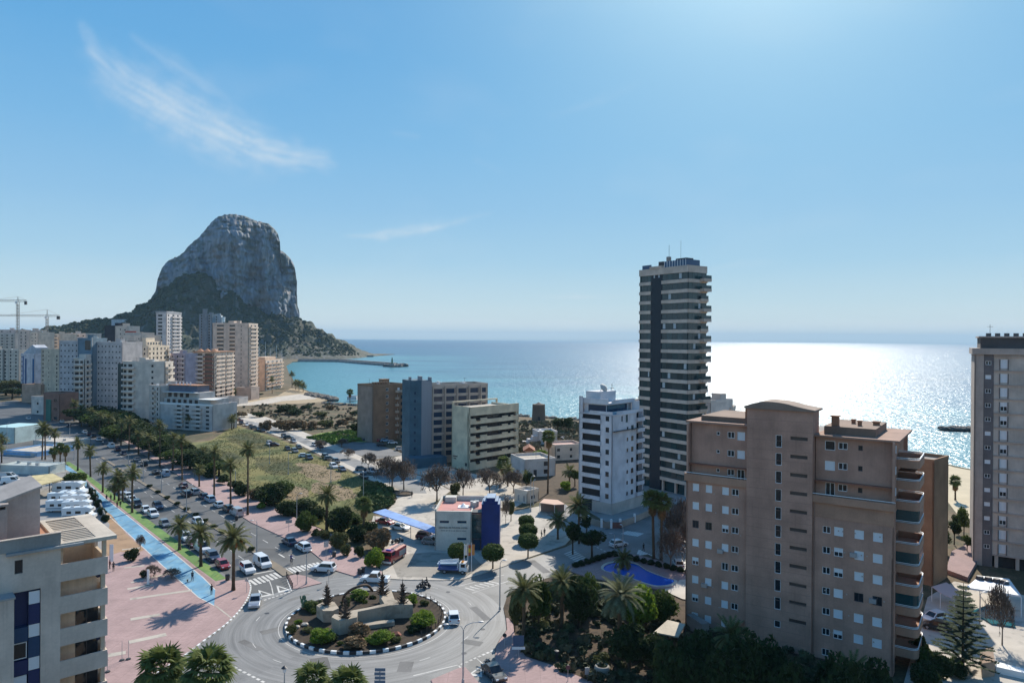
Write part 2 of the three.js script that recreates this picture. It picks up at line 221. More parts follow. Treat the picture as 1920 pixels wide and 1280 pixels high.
// ---- the rock
const rock = thing('mountain', 'steep grey limestone rock rising over the bay', null); rock.userData.kind = 'structure';
{
  const FOOT = 1620, TOP = 1760;
  const interp = (pts) => (x) => { if (x <= pts[0][0]) return pts[0][1]; for (let k = 0; k < pts.length - 1; k++) if (x <= pts[k + 1][0]) { const t = (x - pts[k][0]) / (pts[k + 1][0] - pts[k][0]); return lerp(pts[k][1], pts[k + 1][1], t); } return pts[pts.length - 1][1]; };
  const crest = interp([[262, 600], [272, 578], [281, 562], [292, 545], [296, 520], [303, 503], [310, 492], [322, 485], [335, 480], [344, 472], [352, 462], [362, 453], [372, 445], [380, 436], [388, 426], [394, 419], [401, 411], [408, 406.5], [416, 403.5], [427, 401.5], [437, 401], [448, 402], [460, 405], [470, 410], [480, 414.5], [490, 416], [500, 418], [508, 423], [515, 430], [520, 437], [522.8, 448], [523.4, 468], [535, 475], [542, 482], [548, 491], [551, 502], [552.5, 520], [553.5, 558], [557, 582], [559.5, 612]].map(([x, y]) => { const p = sight(x, y, TOP); return [p[0], p[1]]; }));
  const talus = interp([[-120, 642], [-60, 637], [0, 632], [60, 625], [80, 621], [100, 618], [140, 609], [170, 604], [200, 600], [230, 592], [250, 585], [275, 571], [300, 551], [330, 528], [350, 520], [370, 517], [395, 521], [420, 546], [450, 568], [480, 586], [520, 598], [556, 599], [566, 606], [580, 615], [600, 626], [620, 636], [640, 646], [655, 653], [666, 661], [674, 670]].map(([x, y]) => { const p = sight(x, y, FOOT); return [p[0], p[1]]; }));
  const xl = sight(262, 600, TOP)[0], xr = sight(559.5, 612, TOP)[0];
  // cliff: profile swept along x
  const prof = [[0, -0.05, 0], [0.1, 0.12, 4], [0.3, 0.36, 16], [0.5, 0.60, 34], [0.68, 0.80, 58], [0.8, 0.90, 88], [0.9, 0.965, 118], [1, 1, 145], [1.12, 0.93, 190], [1.3, 0.5, 240], [1.5, -0.05, 280]];
  const pv = (v) => { let k = 0; while (k < prof.length - 2 && v > prof[k + 1][0]) k++; const a = prof[k], b = prof[k + 1], t = clamp((v - a[0]) / (b[0] - a[0])); return [lerp(a[1], b[1], t), lerp(a[2], b[2], t)]; };
  const NX = 300, NV = 190, pos = [], col = [], idx = [];
  for (let i = 0; i <= NX; i++) for (let j = 0; j <= NV; j++) {
    const s = i / NX, x = lerp(xl, xr, s), v = j / NV * 1.5, [hf, dt] = pv(v), H = crest(x), h = 20 + (H - 20) * hf;
    const bow = 60 * Math.pow(Math.abs(2 * s - 0.9), 2.2) + 34 * n2(x / 105 + 4, h / 400) + 15 * n2(x / 38, h / 120 + 8);
    const flute = 5 * n3(x / 15, h / 60, 1) + 2.0 * n3(x / 6, h / 22, 4) + 3.5 * Math.abs(n3(x / 24, h / 26, 7));
    const ledge = 6 * smooth(0.1, 0.5, n3(x / 80, h / 16, 12));
    const fade = clamp(1 - (v - 0.85) / 0.25, 0.15, 1);
    const zz = FOOT + dt * 0.95 + bow * (1 - smooth(0.55, 0.95, v)) + (flute + ledge) * fade;
    pos.push(x + (TOP - zz) * 0.43 + (1.2 * n3(h / 11, x / 9, 3) + 2.6 * n3(h / 34, v * 9, 14) + 1.4 * n3(h / 13, v * 14, 15)) * (1 - smooth(0.6, 0.95, v)), h + 2.2 * n3(x / 9, v * 20, 5) * (v > 0.6 && v <= 1 ? 0.5 : 1), -zz);
    // limestone, iron stains, and scrub holding on where the face leans back
    const lime = 0.265 + 0.05 * n3(x / 30, h / 40, 21) + 0.07 * n3(x / 7, h / 26, 22), rust = smooth(0.15, 0.65, n3(x / 46 + 3, h / 60, 31)) * 0.55 * smooth(-300, 40, x - (xl + xr) / 2 - 10);
    const veg = smooth(0.02, 0.42, n3(x / 17, h / 13, 41) * 0.6 + n3(x / 60, h / 45, 42) * 0.35 + (v > 0.62 && v < 1.2 ? 0.40 * smooth(0.6, 0.95, v) : -0.12));
    const streak = 0.85 + 0.15 * n3(x / 5, h / 90, 51);
    const c = [lime * 0.93 + 0.10 * rust, lime * 0.97 + 0.01 * rust, lime * 1.04 - 0.06 * rust].map((q) => q * streak), g = [0.045, 0.06, 0.03];
    for (let k = 0; k < 3; k++) col.push(lerp(c[k], g[k], veg * 0.6));
  }
  for (let i = 0; i < NX; i++) for (let j = 0; j < NV; j++) { const a = i * (NV + 1) + j, b = a + NV + 1; idx.push(a, b, a + 1, b, b + 1, a + 1); }
  const g = new THREE.BufferGeometry(); g.setAttribute('position', new THREE.Float32BufferAttribute(pos, 3)); g.setAttribute('color', new THREE.Float32BufferAttribute(col, 3)); g.setIndex(idx); g.computeVertexNormals();
  const rm = mat(1, 1, 1, 0.95, { vertexColors: true, side: THREE.DoubleSide });
  mesh('cliff', g, rm, rock);
  // lower slopes
  const tx0 = sight(-120, 640, FOOT)[0], tx1 = sight(676, 670, FOOT)[0], A = 330, B = 120, p2 = [], c2 = [], i2 = [], spots = [], rr = rng(5);
  const hgt = (x, z) => { const T = talus(x), R = 90 + 1.25 * T, d = z + FOOT; let h = d > 0 ? T * Math.pow(clamp(1 - d / R), 1.25) : T * clamp(1 + (d + 60) / 260, 0, 1); h += (6 * n2(x / 40, z / 40) + 3 * n2(x / 14, z / 14)) * clamp(h / 40) + Math.abs(n2(x / 70 + 3, z / 200)) * 8 * clamp(h / 60); return Math.max(h - 1.5, -3); };
  for (let i = 0; i <= A; i++) for (let j = 0; j <= B; j++) {
    const x = lerp(tx0, tx1, i / A), z = lerp(-1330, -1960, j / B), h = hgt(x, z); p2.push(x, h, z);
    const rk = smooth(0.28, 0.62, n2(x / 26, z / 20) * 0.6 + n2(x / 8, z / 8) * 0.5 + (h < 14 ? 0.25 : 0)), base = [0.036, 0.05, 0.03], dry = [0.09, 0.078, 0.052], st = [0.16, 0.15, 0.14], m = smooth(-0.2, 0.5, n2(x / 60 + 40, z / 50)) * smooth(-250, 200, x - tx1 + 420);
    for (let k = 0; k < 3; k++) c2.push(lerp(lerp(base[k], dry[k], m * 0.8), st[k], rk * 0.75));
  }
  for (let i = 0; i < A; i++) for (let j = 0; j < B; j++) { const a = i * (B + 1) + j, b = a + B + 1; i2.push(a, a + 1, b, b, a + 1, b + 1); }
  const g2 = new THREE.BufferGeometry(); g2.setAttribute('position', new THREE.Float32BufferAttribute(p2, 3)); g2.setAttribute('color', new THREE.Float32BufferAttribute(c2, 3)); g2.setIndex(i2); g2.computeVertexNormals();
  mesh('scree_slope', g2, rm, rock);
  // scrub and low pines on the slopes
  const bush = new THREE.IcosahedronGeometry(1, 1); { const p = bush.attributes.position; for (let i = 0; i < p.count; i++) { const q = 1 + 0.35 * n3(p.getX(i) * 2, p.getY(i) * 2, p.getZ(i) * 2); p.setXYZ(i, p.getX(i) * q, p.getY(i) * 0.8 * q, p.getZ(i) * q); } bush.computeVertexNormals(); }
  const NB = 7000, im = new THREE.InstancedMesh(bush, mat(1, 1, 1, 1), NB), o = new THREE.Object3D();
  for (let k = 0; k < NB; k++) {
    let x, z, h; do { x = lerp(tx0, tx1, rr()); z = -FOOT + 300 * rr() * rr() - 25; h = hgt(x, z); } while (h < 6 || n2(x / 30, z / 30) < -0.5);
    const s = (1.0 + 2.0 * rr()) * (x < -700 ? 1.7 : 1); o.position.set(x, h + s * 0.3, z); o.scale.set(s, s * (0.8 + 0.5 * rr()), s); o.rotation.y = rr() * 6; o.updateMatrix(); im.setMatrixAt(k, o.matrix);
    const t = rr(); im.setColorAt(k, C(0.035 + 0.035 * t, 0.048 + 0.03 * t, 0.022 + 0.014 * t));
  }
  im.name = 'scrub'; im.userData.kind = 'stuff'; rock.add(im);
}
// ---- breakwater with its light
{
  const a = site(560, 678, -1), b = site(640, 678.5, -1), c = site(742, 686.5, -1);
  const path = [a, b, c], list = [], rr = rng(8);
  for (let k = 0; k < 2; k++) { const p = path[k], q = path[k + 1], dx = q[0] - p[0], dz = q[1] - p[1], L = Math.hypot(dx, dz), nx = -dz / L, nz = dx / L; for (const [w, y0, y1] of [[9, -3, 2.6], [3, 2.6, 4.6]]) list.push(slabGeo([[p[0] + nx * w, p[1] + nz * w], [q[0] + nx * w, q[1] + nz * w], [q[0] - nx * w, q[1] - nz * w], [p[0] - nx * w, p[1] - nz * w]], y0, y1)); }
  const bw = thing('breakwater', 'long low harbour breakwater under the rock', 'breakwater'); mesh('wall', merge(list), M.greyConcrete, bw);
  const stones = [];
  for (let k = 0; k < 90; k++) { const t = rr(), e = site(742 + 20 * rr() - 22 * rr(), 686.5 + 1.2 * rr(), -1), g = new THREE.DodecahedronGeometry(2.2 + 2.4 * rr()); g.scale(1, 0.7, 1).rotateY(6 * t).translate(e[0] + 10 * (rr() - 0.5), 0.2 + rr() * 1.5, e[1] + 14 * (rr() - 0.5)); stones.push(g); }
  mesh('rock_armour', merge(stones), mat(0.16, 0.15, 0.14, 0.95), bw);
  const [lx, lz] = site(735, 685, 2), lh = thing('harbour_light', 'small harbour light at the end of the breakwater', 'lighthouse', [lx, 2, lz]);
  mesh('base', bx(-4, 4, 0, 3, -4, 4), M.greyConcrete, lh); mesh('tower', cyl(0, 3, 10, 0, 1.6, 1.1), mat(0.12, 0.2, 0.14, 0.7), lh); mesh('lantern', cyl(0, 10, 12.5, 0, 0.9, 0.5), M.darkMetal, lh);
  const [qx, qz] = site(700, 669, -1), [rx, rz] = site(655, 670, -1); struct('rocky_point', slabGeo([[rx, rz + 20], [qx - 30, qz + 16], [qx, qz], [qx - 40, qz - 20], [rx, rz - 40]], -3, 3), mat(0.22, 0.2, 0.18, 0.95), 'low rocky point under the mountain');
}
// ---- rocks on the shore
{
  const rr = rng(31), rm = [mat(0.20, 0.18, 0.155, 0.95, { map: concreteTex }), mat(0.13, 0.12, 0.11, 0.95, { map: concreteTex })];
  const boulder = (x, z, s, m, parent) => { const g = new THREE.IcosahedronGeometry(s, 1), p = g.attributes.position; for (let i = 0; i < p.count; i++) { const q = 1 + 0.3 * n3(p.getX(i) / s * 1.4 + x, p.getY(i) / s * 1.4, p.getZ(i) / s * 1.4 + z); p.setXYZ(i, p.getX(i) * q, p.getY(i) * q * 0.6, p.getZ(i) * q); } g.computeVertexNormals(); g.translate(x, 0, z); return g; };
  const groyne = [], [gx0, gz0] = site(1764, 806, -1), [gx1, gz1] = site(1850, 810, -1);
  for (let k = 0; k < 70; k++) { const t = rr(); groyne.push(boulder(lerp(gx0, gx1, t), lerp(gz0, gz1, t) + 5 * (rr() - 0.5), 1.2 + 1.6 * rr() * (0.4 + t), 0)); }
  stuff('rock_groyne', merge(groyne), rm[1], 'dark rock groyne in the glittering water off the beach', 'groyne');
  const tip = []; for (let k = 0; k < 260; k++) { const t = rr(); const q = t < 0.6 ? [lerp(575, 627, rr()), 0] : [lerp(600, 1090, rr()), 1]; const y = q[1] ? lerp(757, 789, (q[0] - 600) / 490) + 0.6 * rr() : lerp(738, 748, (q[0] - 575) / 52) + 4 * rr(); const [x, z] = site(q[0], y, -0.5); tip.push(boulder(x, z, 1 + 2.4 * rr() * (q[1] ? 0.6 : 1), 0)); }
  stuff('shore_rocks', merge(tip), rm[0], 'brown rocks along the low shore of the bay', 'rocks');
  struct('headland', slabGeo(px([[520, 742], [545, 728], [566, 731], [590, 739], [620, 747.5], [600, 754], [560, 757], [520, 758], [470, 756], [450, 750]]), 0, 0.12), mat(0.46, 0.40, 0.32, 0.95, { map: sandTex }), 'pale sandy headland with a curved path');
}

// ================================================================ ROADS, PAVEMENTS, PLOTS
const ISLE = [-22.3, -110.9], R_ISLE = 12.3, R_OUT = 21.6;
const circle = (r, n = 72, c = ISLE, a0 = 0, a1 = 2 * Math.PI) => Array.from({ length: n }, (_, i) => { const a = a0 + (a1 - a0) * i / n; return [c[0] + r * Math.cos(a), c[1] + r * Math.sin(a)]; });
const road = struct('road', sheetGeo(px([[-60, 762], [30, 750], [110, 775], [190, 800], [330, 884], [445, 958], [690, 1072], [740, 1080], [870, 1083], [960, 1058], [1060, 1026], [1140, 985], [1300, 930], [1460, 1010], [1300, 1085], [1150, 1055], [1060, 1072], [965, 1105], [945, 1150], [960, 1180], [935, 1215], [960, 1260], [1040, 1330], [700, 1480], [200, 1480], [120, 1330], [100, 900], [-60, 880]]), 0.03), M.asphalt, 'grey asphalt avenue and roundabout');
const avenue = struct('avenue', sheetGeo(px([[-60, 765], [40, 752], [120, 782], [190, 806], [330, 888], [445, 962], [640, 1058], [606, 1078], [575, 1096], [548, 1106], [500, 1124], [466, 1132], [440, 1090], [245, 952], [140, 870], [60, 850], [-60, 860]]), 0.035), M.darkAsphalt, 'darker worn asphalt of the dual carriageway');
// the avenue runs from the roundabout along AV
const A0 = site(400, 1120), A1 = site(155, 905), avL = Math.hypot(A1[0] - A0[0], A1[1] - A0[1]), AV = [(A1[0] - A0[0]) / avL, (A1[1] - A0[1]) / avL], AVN = [-AV[1], AV[0]];
const AV_TURN = Math.atan2(-AV[1], AV[0]);   // rotation.y that turns +x along the avenue, away from the roundabout
const plaza = struct('plaza', slabGeo(px([[120, 1420], [205, 1318], [258, 1284], [300, 1259], [340, 1234], [385, 1200], [420, 1174], [445, 1150], [460, 1130], [468, 1112], [469, 1098], [460, 1088], [440, 1090], [428, 1089], [330, 1017], [245, 955], [175, 902], [140, 873], [110, 876], [60, 890], [20, 940], [20, 1420]]), 0, 0.16), M.pink, 'pink paved plaza beside the cycle lane');
const laneEdge = [];
{
  const laneL = [[401, 1137], [371, 1121], [300, 1058], [236, 998], [180, 946], [150, 912], [140, 897], [118, 880], [112, 872]], laneR = [[120, 870], [132, 878], [148, 890], [163, 905], [198, 936], [260, 985], [330, 1042], [380, 1084], [403, 1107]];
  struct('cycle_lane', sheetGeo(px([...laneL, ...laneR]), 0.166), M.blueLane, 'light blue painted cycle lane with white edges');
  struct('green_strip', sheetGeo(px([[404, 1091], [424, 1086], [330, 1014], [245, 951], [176, 900], [150, 880], [128, 866], [120, 868], [160, 898], [205, 935], [260, 980], [330, 1034], [370, 1066]]), 0.168), M.greenLane, 'bright green strip under the palms');
  struct('footway', sheetGeo(px([[403, 1106], [381, 1082], [331, 1040], [261, 984], [200, 936], [165, 905], [150, 890], [158, 897], [204, 936], [259, 982], [329, 1036], [369, 1068], [402, 1092]]), 0.172), M.pinkDull, 'dull pink footway between lane and strip');
  struct('dirt_patch', sheetGeo(px([[236, 1002], [270, 1032], [255, 1038], [225, 1036], [200, 1044], [190, 1000], [188, 955], [208, 966]]), 0.167), M.dirt, 'brown bare earth patch beside the cycle lane');
  for (const side of [laneL.slice(0, 6), laneR.slice(3)]) { const p = px(side); for (let k = 0; k < p.length - 1; k++) laneEdge.push(strip(p[k], p[k + 1], 0.18, 0.171)); }
  const e = mesh('edge_line', merge(laneEdge), M.paint, plaza);
  for (const [a, b, w] of [[[238, 1106], [287, 1098], 0.9], [[243, 1125], [359, 1108], 0.9], [[244, 1163], [299, 1154], 1.1], [[241, 1206], [311, 1191], 1.2], [[232, 1066], [270, 1062], 0.7], [[228, 1032], [262, 1028], 0.7], [[245, 1094], [318, 1076], 0.6], [[402, 1136], [433, 1160], 0.25], [[150, 1240], [235, 1225], 1.2]]) mesh('pale_band', strip(site(...a), site(...b), w, 0.174), M.concrete, plaza);
}
// painted kerb stones along the plaza edge
{
  const edge = curved(px([[258, 1284], [300, 1259], [340, 1234], [385, 1200], [420, 1174], [445, 1150], [460, 1130], [468, 1112], [469, 1098], [460, 1088]]), 8).slice(0, 72);
  let acc = 0, on = 0;
  for (let k = 0; k < edge.length - 1; k++) { const a = edge[k], b = edge[k + 1], L = Math.hypot(b[0] - a[0], b[1] - a[1]); if (L > 6) continue; const n = Math.max(1, Math.round(L / 0.95)); for (let q = 0; q < n; q++) { const t = (q + 0.5) / n, o = mesh('kerb_stone', boxGeo(L / n * 0.94, 0.17, 0.24), on++ % 2 ? M.white : M.kerb, plaza); o.position.set(lerp(a[0], b[0], t), 0.085 + 0.012, lerp(a[1], b[1], t)); o.rotation.y = Math.atan2(-(b[1] - a[1]), b[0] - a[0]); } }
}
const pave = (name, pts, m, label, y = 0.16, crv = false) => struct(name, slabGeo(crv ? curved(px(pts)) : px(pts), 0, y), m, label);
pave('pavement', [[190, 800], [260, 846], [330, 889], [400, 935], [450, 967], [470, 980], [520, 1003], [560, 1022], [586, 1037], [627, 1070], [660, 1080], [690, 1085], [720, 1086], [714, 1070], [690, 1050], [640, 1010], [560, 975], [470, 928], [400, 890], [320, 842], [250, 800], [210, 780]], M.pink, 'pink pavement along the far side of the avenue');
pave('field', [[395, 826], [440, 797], [500, 815], [560, 838], [620, 868], [690, 903], [730, 922], [738, 940], [720, 955], [690, 968], [690, 1010], [640, 1008], [560, 973], [470, 926], [400, 888], [330, 846], [340, 832]], M.grass, 'dry grass field between avenue and promenade', 0.12);
[[[[430, 818], [470, 812], [500, 822], [520, 838], [480, 842], [440, 832]], 0], [[[560, 868], [600, 872], [640, 892], [620, 905], [575, 895]], 1], [[[590, 905], [640, 912], [668, 930], [630, 940], [596, 928]], 1], [[[480, 858], [530, 862], [560, 884], [520, 892], [486, 878]], 0], [[[520, 905], [560, 912], [580, 930], [548, 938], [522, 922]], 1], [[[380, 846], [430, 848], [452, 866], [420, 872], [388, 860]], 0], [[[640, 955], [680, 950], [700, 960], [680, 985], [650, 985]], 0]].forEach(([p, k], i) => { const o = curved(px(p), 6).map(([x, z]) => [x + 1.1 * n2(x / 3, z / 3), z + 1.1 * n2(x / 3 + 9, z / 3)]); struct(k ? 'bare_soil_patch' : 'green_patch', sheetGeo(o, 0.124 + i * 0.0006), k ? mat(0.42, 0.36, 0.27, 0.98, { map: soilTex }) : mat(0.22, 0.25, 0.11, 0.98, { map: grassTex }), k ? 'bare pale soil patch on the field' : 'greener patch of grass on the field'); });
pave('promenade', [[385, 766], [440, 770], [500, 782], [560, 806], [620, 830], [700, 866], [800, 896], [845, 920], [812, 945], [800, 990], [720, 965], [745, 935], [735, 917], [690, 898], [620, 863], [560, 833], [500, 810], [440, 792], [400, 780]], M.paleConcrete, 'pale concrete promenade with parked cars', 0.06);
struct('promenade_road', sheetGeo(px([[448, 786], [500, 796], [560, 818], [640, 850], [720, 882], [790, 905], [800, 925], [760, 925], [700, 893], [620, 856], [560, 828], [500, 806]]), 0.075), mat(0.30, 0.295, 0.285, 0.85, { map: asphaltTex }), 'sun-bleached grey roadway of the promenade');
struct('car_park', sheetGeo(px([[560, 812], [640, 842], [700, 862], [760, 852], [700, 830], [620, 826]]), 0.03), mat(0.22, 0.215, 0.21, 0.9, { map: asphaltTex }), 'grey gravelled car park by the brown block');
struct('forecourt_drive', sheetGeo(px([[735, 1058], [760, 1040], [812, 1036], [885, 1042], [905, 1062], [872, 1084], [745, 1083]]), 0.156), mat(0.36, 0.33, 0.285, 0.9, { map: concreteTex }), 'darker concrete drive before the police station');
pave('shaded_plot', [[700, 866], [770, 850], [860, 882], [960, 905], [1010, 925], [960, 955], [890, 945], [845, 918], [800, 894]], M.concrete, 'grey paved plot below the cream hotel', 0.07);
pave('police_forecourt', [[714, 1085], [760, 1088], [830, 1089], [870, 1087], [930, 1068], [975, 1052], [1060, 1022], [1075, 1005], [1040, 975], [1010, 950], [960, 960], [812, 946], [760, 975], [700, 968], [690, 1000], [712, 1060]], M.concrete, 'pale concrete forecourt round the police station', 0.15);
pave('corner_pavement', [[1010, 950], [1060, 990], [1090, 1000], [1075, 1012], [1140, 990], [1090, 965], [1050, 940]], M.greyConcrete, 'pavement before the low white houses', 0.14);
// villas' plot and block plots behind
pave('garden_plot', [[975, 900], [1020, 850], [1100, 850], [1110, 905], [1085, 945], [1010, 940], [985, 930]], M.soil, 'planted plot round the white villas', 0.06);
pave('tower_plot', [[1085, 945], [1105, 960], [1147, 985], [1190, 975], [1250, 950], [1330, 930], [1420, 940], [1480, 900], [1300, 860], [1100, 880]], M.greyConcrete, 'paved plot round the white block and the tower', 0.12);
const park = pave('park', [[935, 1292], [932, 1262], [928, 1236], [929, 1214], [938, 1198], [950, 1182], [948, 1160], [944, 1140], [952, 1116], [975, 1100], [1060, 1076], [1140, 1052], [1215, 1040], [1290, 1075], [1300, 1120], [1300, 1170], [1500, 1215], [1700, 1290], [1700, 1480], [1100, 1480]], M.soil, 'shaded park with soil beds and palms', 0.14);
struct('park_walk', sheetGeo(px([[935, 1290], [932, 1262], [928, 1236], [930, 1214], [939, 1198], [951, 1182], [949, 1160], [953, 1160], [962, 1172], [966, 1200], [985, 1232], [1040, 1250], [1110, 1280], [1180, 1340], [1060, 1400]]), 0.146), M.pink, 'pink paved walk round the park corner');
// traffic islands
pave('splitter_island', [[537, 1081], [548, 1105], [560, 1104], [603, 1094], [573, 1081], [556, 1078]], M.pink, 'small pink traffic island at the avenue mouth', 0.15);
pave('lower_island', [[808, 1276], [860, 1254], [872, 1252], [905, 1290], [930, 1330], [830, 1330]], M.pink, 'pink traffic island by the double lamp', 0.15);
// ---- road markings, each its own painted piece
{
  const dash = (a, b, n, w, fill, name = 'dash') => { for (let k = 0; k < n; k++) { const t0 = (k + 0.5 - fill / 2) / n, t1 = (k + 0.5 + fill / 2) / n; mesh(name, strip([lerp(a[0], b[0], t0), lerp(a[1], b[1], t0)], [lerp(a[0], b[0], t1), lerp(a[1], b[1], t1)], w, 0.042), M.paint, road); } };
  const zebra = (a, b, n, len, dir, w = 0.55) => { for (let k = 0; k < n; k++) { const t = (k + 0.5) / n, c = [lerp(a[0], b[0], t), lerp(a[1], b[1], t)]; mesh('zebra_stripe', strip([c[0] - dir[0] * len / 2, c[1] - dir[1] * len / 2], [c[0] + dir[0] * len / 2, c[1] + dir[1] * len / 2], w, 0.043), M.paint, road); } };
  zebra(site(470, 1093), site(531, 1075), 8, 3.4, AV, 0.5); zebra(site(537, 1071), site(604, 1058), 9, 3.4, AV, 0.5);
  const sd = (() => { const a = site(1000, 1075), b = site(1140, 1020), L = Math.hypot(b[0] - a[0], b[1] - a[1]); return [(b[0] - a[0]) / L, (b[1] - a[1]) / L]; })();
  zebra(site(1066, 1034), site(1098, 1056), 8, 3.6, sd, 0.5); zebra(site(1170, 998), site(1202, 1003), 7, 3.2, [0.6, -0.8], 0.5); zebra(site(1196, 1034), site(1226, 1048), 7, 3.2, [0.3, -0.95], 0.5);
  dash(site(493, 1126), site(545, 1109), 7, 0.35, 0.6, 'give_way_dash'); dash(site(862, 1247), site(926, 1219), 8, 0.4, 0.62, 'give_way_dash'); dash(site(437, 1250), site(515, 1290), 9, 0.35, 0.6, 'give_way_dash');
  dash(site(1112, 1022), site(1150, 1042), 6, 0.3, 0.5, 'give_way_dash');
  const tri = (c, s, d) => { const p = [[0, s], [-s * 0.5, -s * 0.7], [s * 0.5, -s * 0.7]], n = [-d[1], d[0]], w = (k) => p.map(([u, v]) => [c[0] + n[0] * u * k + d[0] * v * k, c[1] + n[1] * u * k + d[1] * v * k]); mesh('give_way_triangle', sheetGeo(w(1), 0.044, [w(0.55)]), M.paint, road); };
  tri(site(493, 1113), 2.3, AV); tri(site(527, 1104), 2.3, AV); tri(site(896, 1259), 2.0, [0.25, -0.97]);
  mesh('lane_line', merge([strip(site(509, 1101), site(512, 1116), 0.16, 0.042), strip(site(505, 1090), site(509, 1101), 0.16, 0.042)]), M.paint, road); mesh('edge_line', merge([strip(site(538, 1086), site(546, 1108), 0.2, 0.042)]), M.paint, road);
  mesh('stop_line', strip(site(461, 1079), site(516, 1069), 0.35, 0.042), M.paint, road);
  mesh('edge_line', merge([strip(site(860, 1248), site(895, 1290), 0.22, 0.042), strip(site(893, 1234), site(925, 1262), 0.16, 0.042), strip(site(925, 1262), site(945, 1290), 0.16, 0.042), strip(site(775, 1267), site(858, 1247), 0.18, 0.042)]), M.paint, road);
  // avenue lanes: near and far carriageways
  const along = (p, s, o = 0) => [p[0] + AV[0] * s + AVN[0] * o, p[1] + AV[1] * s + AVN[1] * o];
  const l1 = site(470, 1058), l2 = site(560, 1052), m0 = site(512, 1058);
  for (let k = 0; k < 24; k++) { mesh('dash', strip(along(l1, 4 + k * 7), along(l1, 7 + k * 7), 0.14, 0.042), M.paint, road); mesh('dash', strip(along(l2, 2 + k * 7), along(l2, 5 + k * 7), 0.14, 0.042), M.paint, road); }
  mesh('arrow', merge([strip(along(site(533, 1045), 0), along(site(533, 1045), 3), 0.3, 0.042)]), M.paint, road);
  // ring line round the island, lane arcs
  { // patched, stained and lidded asphalt
    const r = rng(88), pm = [mat(0.205, 0.196, 0.185, 0.85, { map: asphaltTex }), mat(0.225, 0.215, 0.20, 0.85, { map: asphaltTex }), mat(0.115, 0.112, 0.108, 0.85, { map: asphaltTex })];
    for (const [x, y, w, l] of [[520, 1180, 2, 5], [600, 1245, 3, 4], [900, 1150, 1.6, 6], [760, 1250, 2.4, 3], [470, 1210, 1.4, 5], [885, 1205, 2, 3], [1010, 1062, 2, 8], [560, 1120, 1.2, 4], [400, 1000, 1.6, 9], [330, 935, 1.4, 12], [505, 1030, 1.5, 8], [290, 915, 1.4, 8]]) { const c = site(x, y), a = r() * 3; mesh('asphalt_patch', strip([c[0] - Math.cos(a) * l / 2, c[1] - Math.sin(a) * l / 2], [c[0] + Math.cos(a) * l / 2, c[1] + Math.sin(a) * l / 2], w * 0.8, 0.0395), y > 1060 ? pm[r() * 2 | 0] : pm[2], road); }
    for (const [x, y] of [[500, 1150], [640, 1250], [905, 1180], [840, 1110], [425, 1230], [760, 1102], [1000, 1078], [560, 1060], [440, 1020], [380, 975], [870, 1225], [315, 930]]) { const c = site(x, y); mesh('manhole_cover', cyl(c[0], 0.03, 0.046, c[1], 0.38, 0.38, 16), M.darkMetal, road); }
  }
  const ring = (r0, r1, a0, a1, name) => { const n = Math.max(3, Math.round((a1 - a0) * 12)), p = []; for (let i = 0; i <= n; i++) { const a = lerp(a0, a1, i / n); p.push([ISLE[0] + r1 * Math.cos(a), ISLE[1] + r1 * Math.sin(a)]); } for (let i = n; i >= 0; i--) { const a = lerp(a0, a1, i / n); p.push([ISLE[0] + r0 * Math.cos(a), ISLE[1] + r0 * Math.sin(a)]); } mesh(name, sheetGeo(p, 0.042), M.paint, road); };
  { // polished tyre tracks round the ring
    const n = 96, pos = [], uv = [], idx = []; for (let i = 0; i <= n; i++) { const a = i / n * 6.28319; for (const r of [12.35, 21.4]) { pos.push(ISLE[0] + r * Math.cos(a), 0.037, ISLE[1] + r * Math.sin(a)); uv.push(i / n * 3, (r - 12.35) / 9); } if (i < n) idx.push(2 * i, 2 * i + 1, 2 * i + 2, 2 * i + 2, 2 * i + 1, 2 * i + 3); }
    const g = new THREE.BufferGeometry(); g.setAttribute('position', new THREE.Float32BufferAttribute(pos, 3)); g.setAttribute('uv', new THREE.Float32BufferAttribute(uv, 2)); g.setIndex(idx); g.computeVertexNormals();
    mesh('worn_ring', g, mat(0.275, 0.262, 0.245, 0.56, { side: THREE.DoubleSide, map: tex(512, 1, (s, t) => { const b = vn(s * 4, t * 26, 26, 150) * 0.5 + vn(s * 8, t * 64, 64, 151) * 0.5, f = tf(s, t, 8, 152, 4), k = vn(s * 256, t * 256, 256, 153); return g1(0.70 + 0.22 * b + 0.14 * f - 0.10 * smooth(0.55, 0.9, vn(s * 4, t * 11, 11, 155)) + 0.08 * (k - 0.5)); }) }), road);
  }
  for (let k = 0; k < 4; k++) ring(13.18, 13.28, k * Math.PI / 2, (k + 1) * Math.PI / 2 - 0.001, 'ring_line');
  for (const a of [0.35, 0.85, 1.5, 2.1, 2.5, 3.1, 4.3, 5.2, 5.8]) ring(17.1, 17.2, a, a + 0.1, 'dash');
  // chevrons at the police corner
  for (let k = 0; k < 6; k++) mesh('chevron', strip(site(872 + k * 9, 1102 - k * 2.4), site(890 + k * 9, 1107 - k * 2.6), 0.35, 0.042), M.paint, road);
  mesh('edge_line', merge([strip(site(860, 1099), site(945, 1078), 0.16, 0.042), strip(site(885, 1112), site(952, 1090), 0.16, 0.042)]), M.paint, road);
}
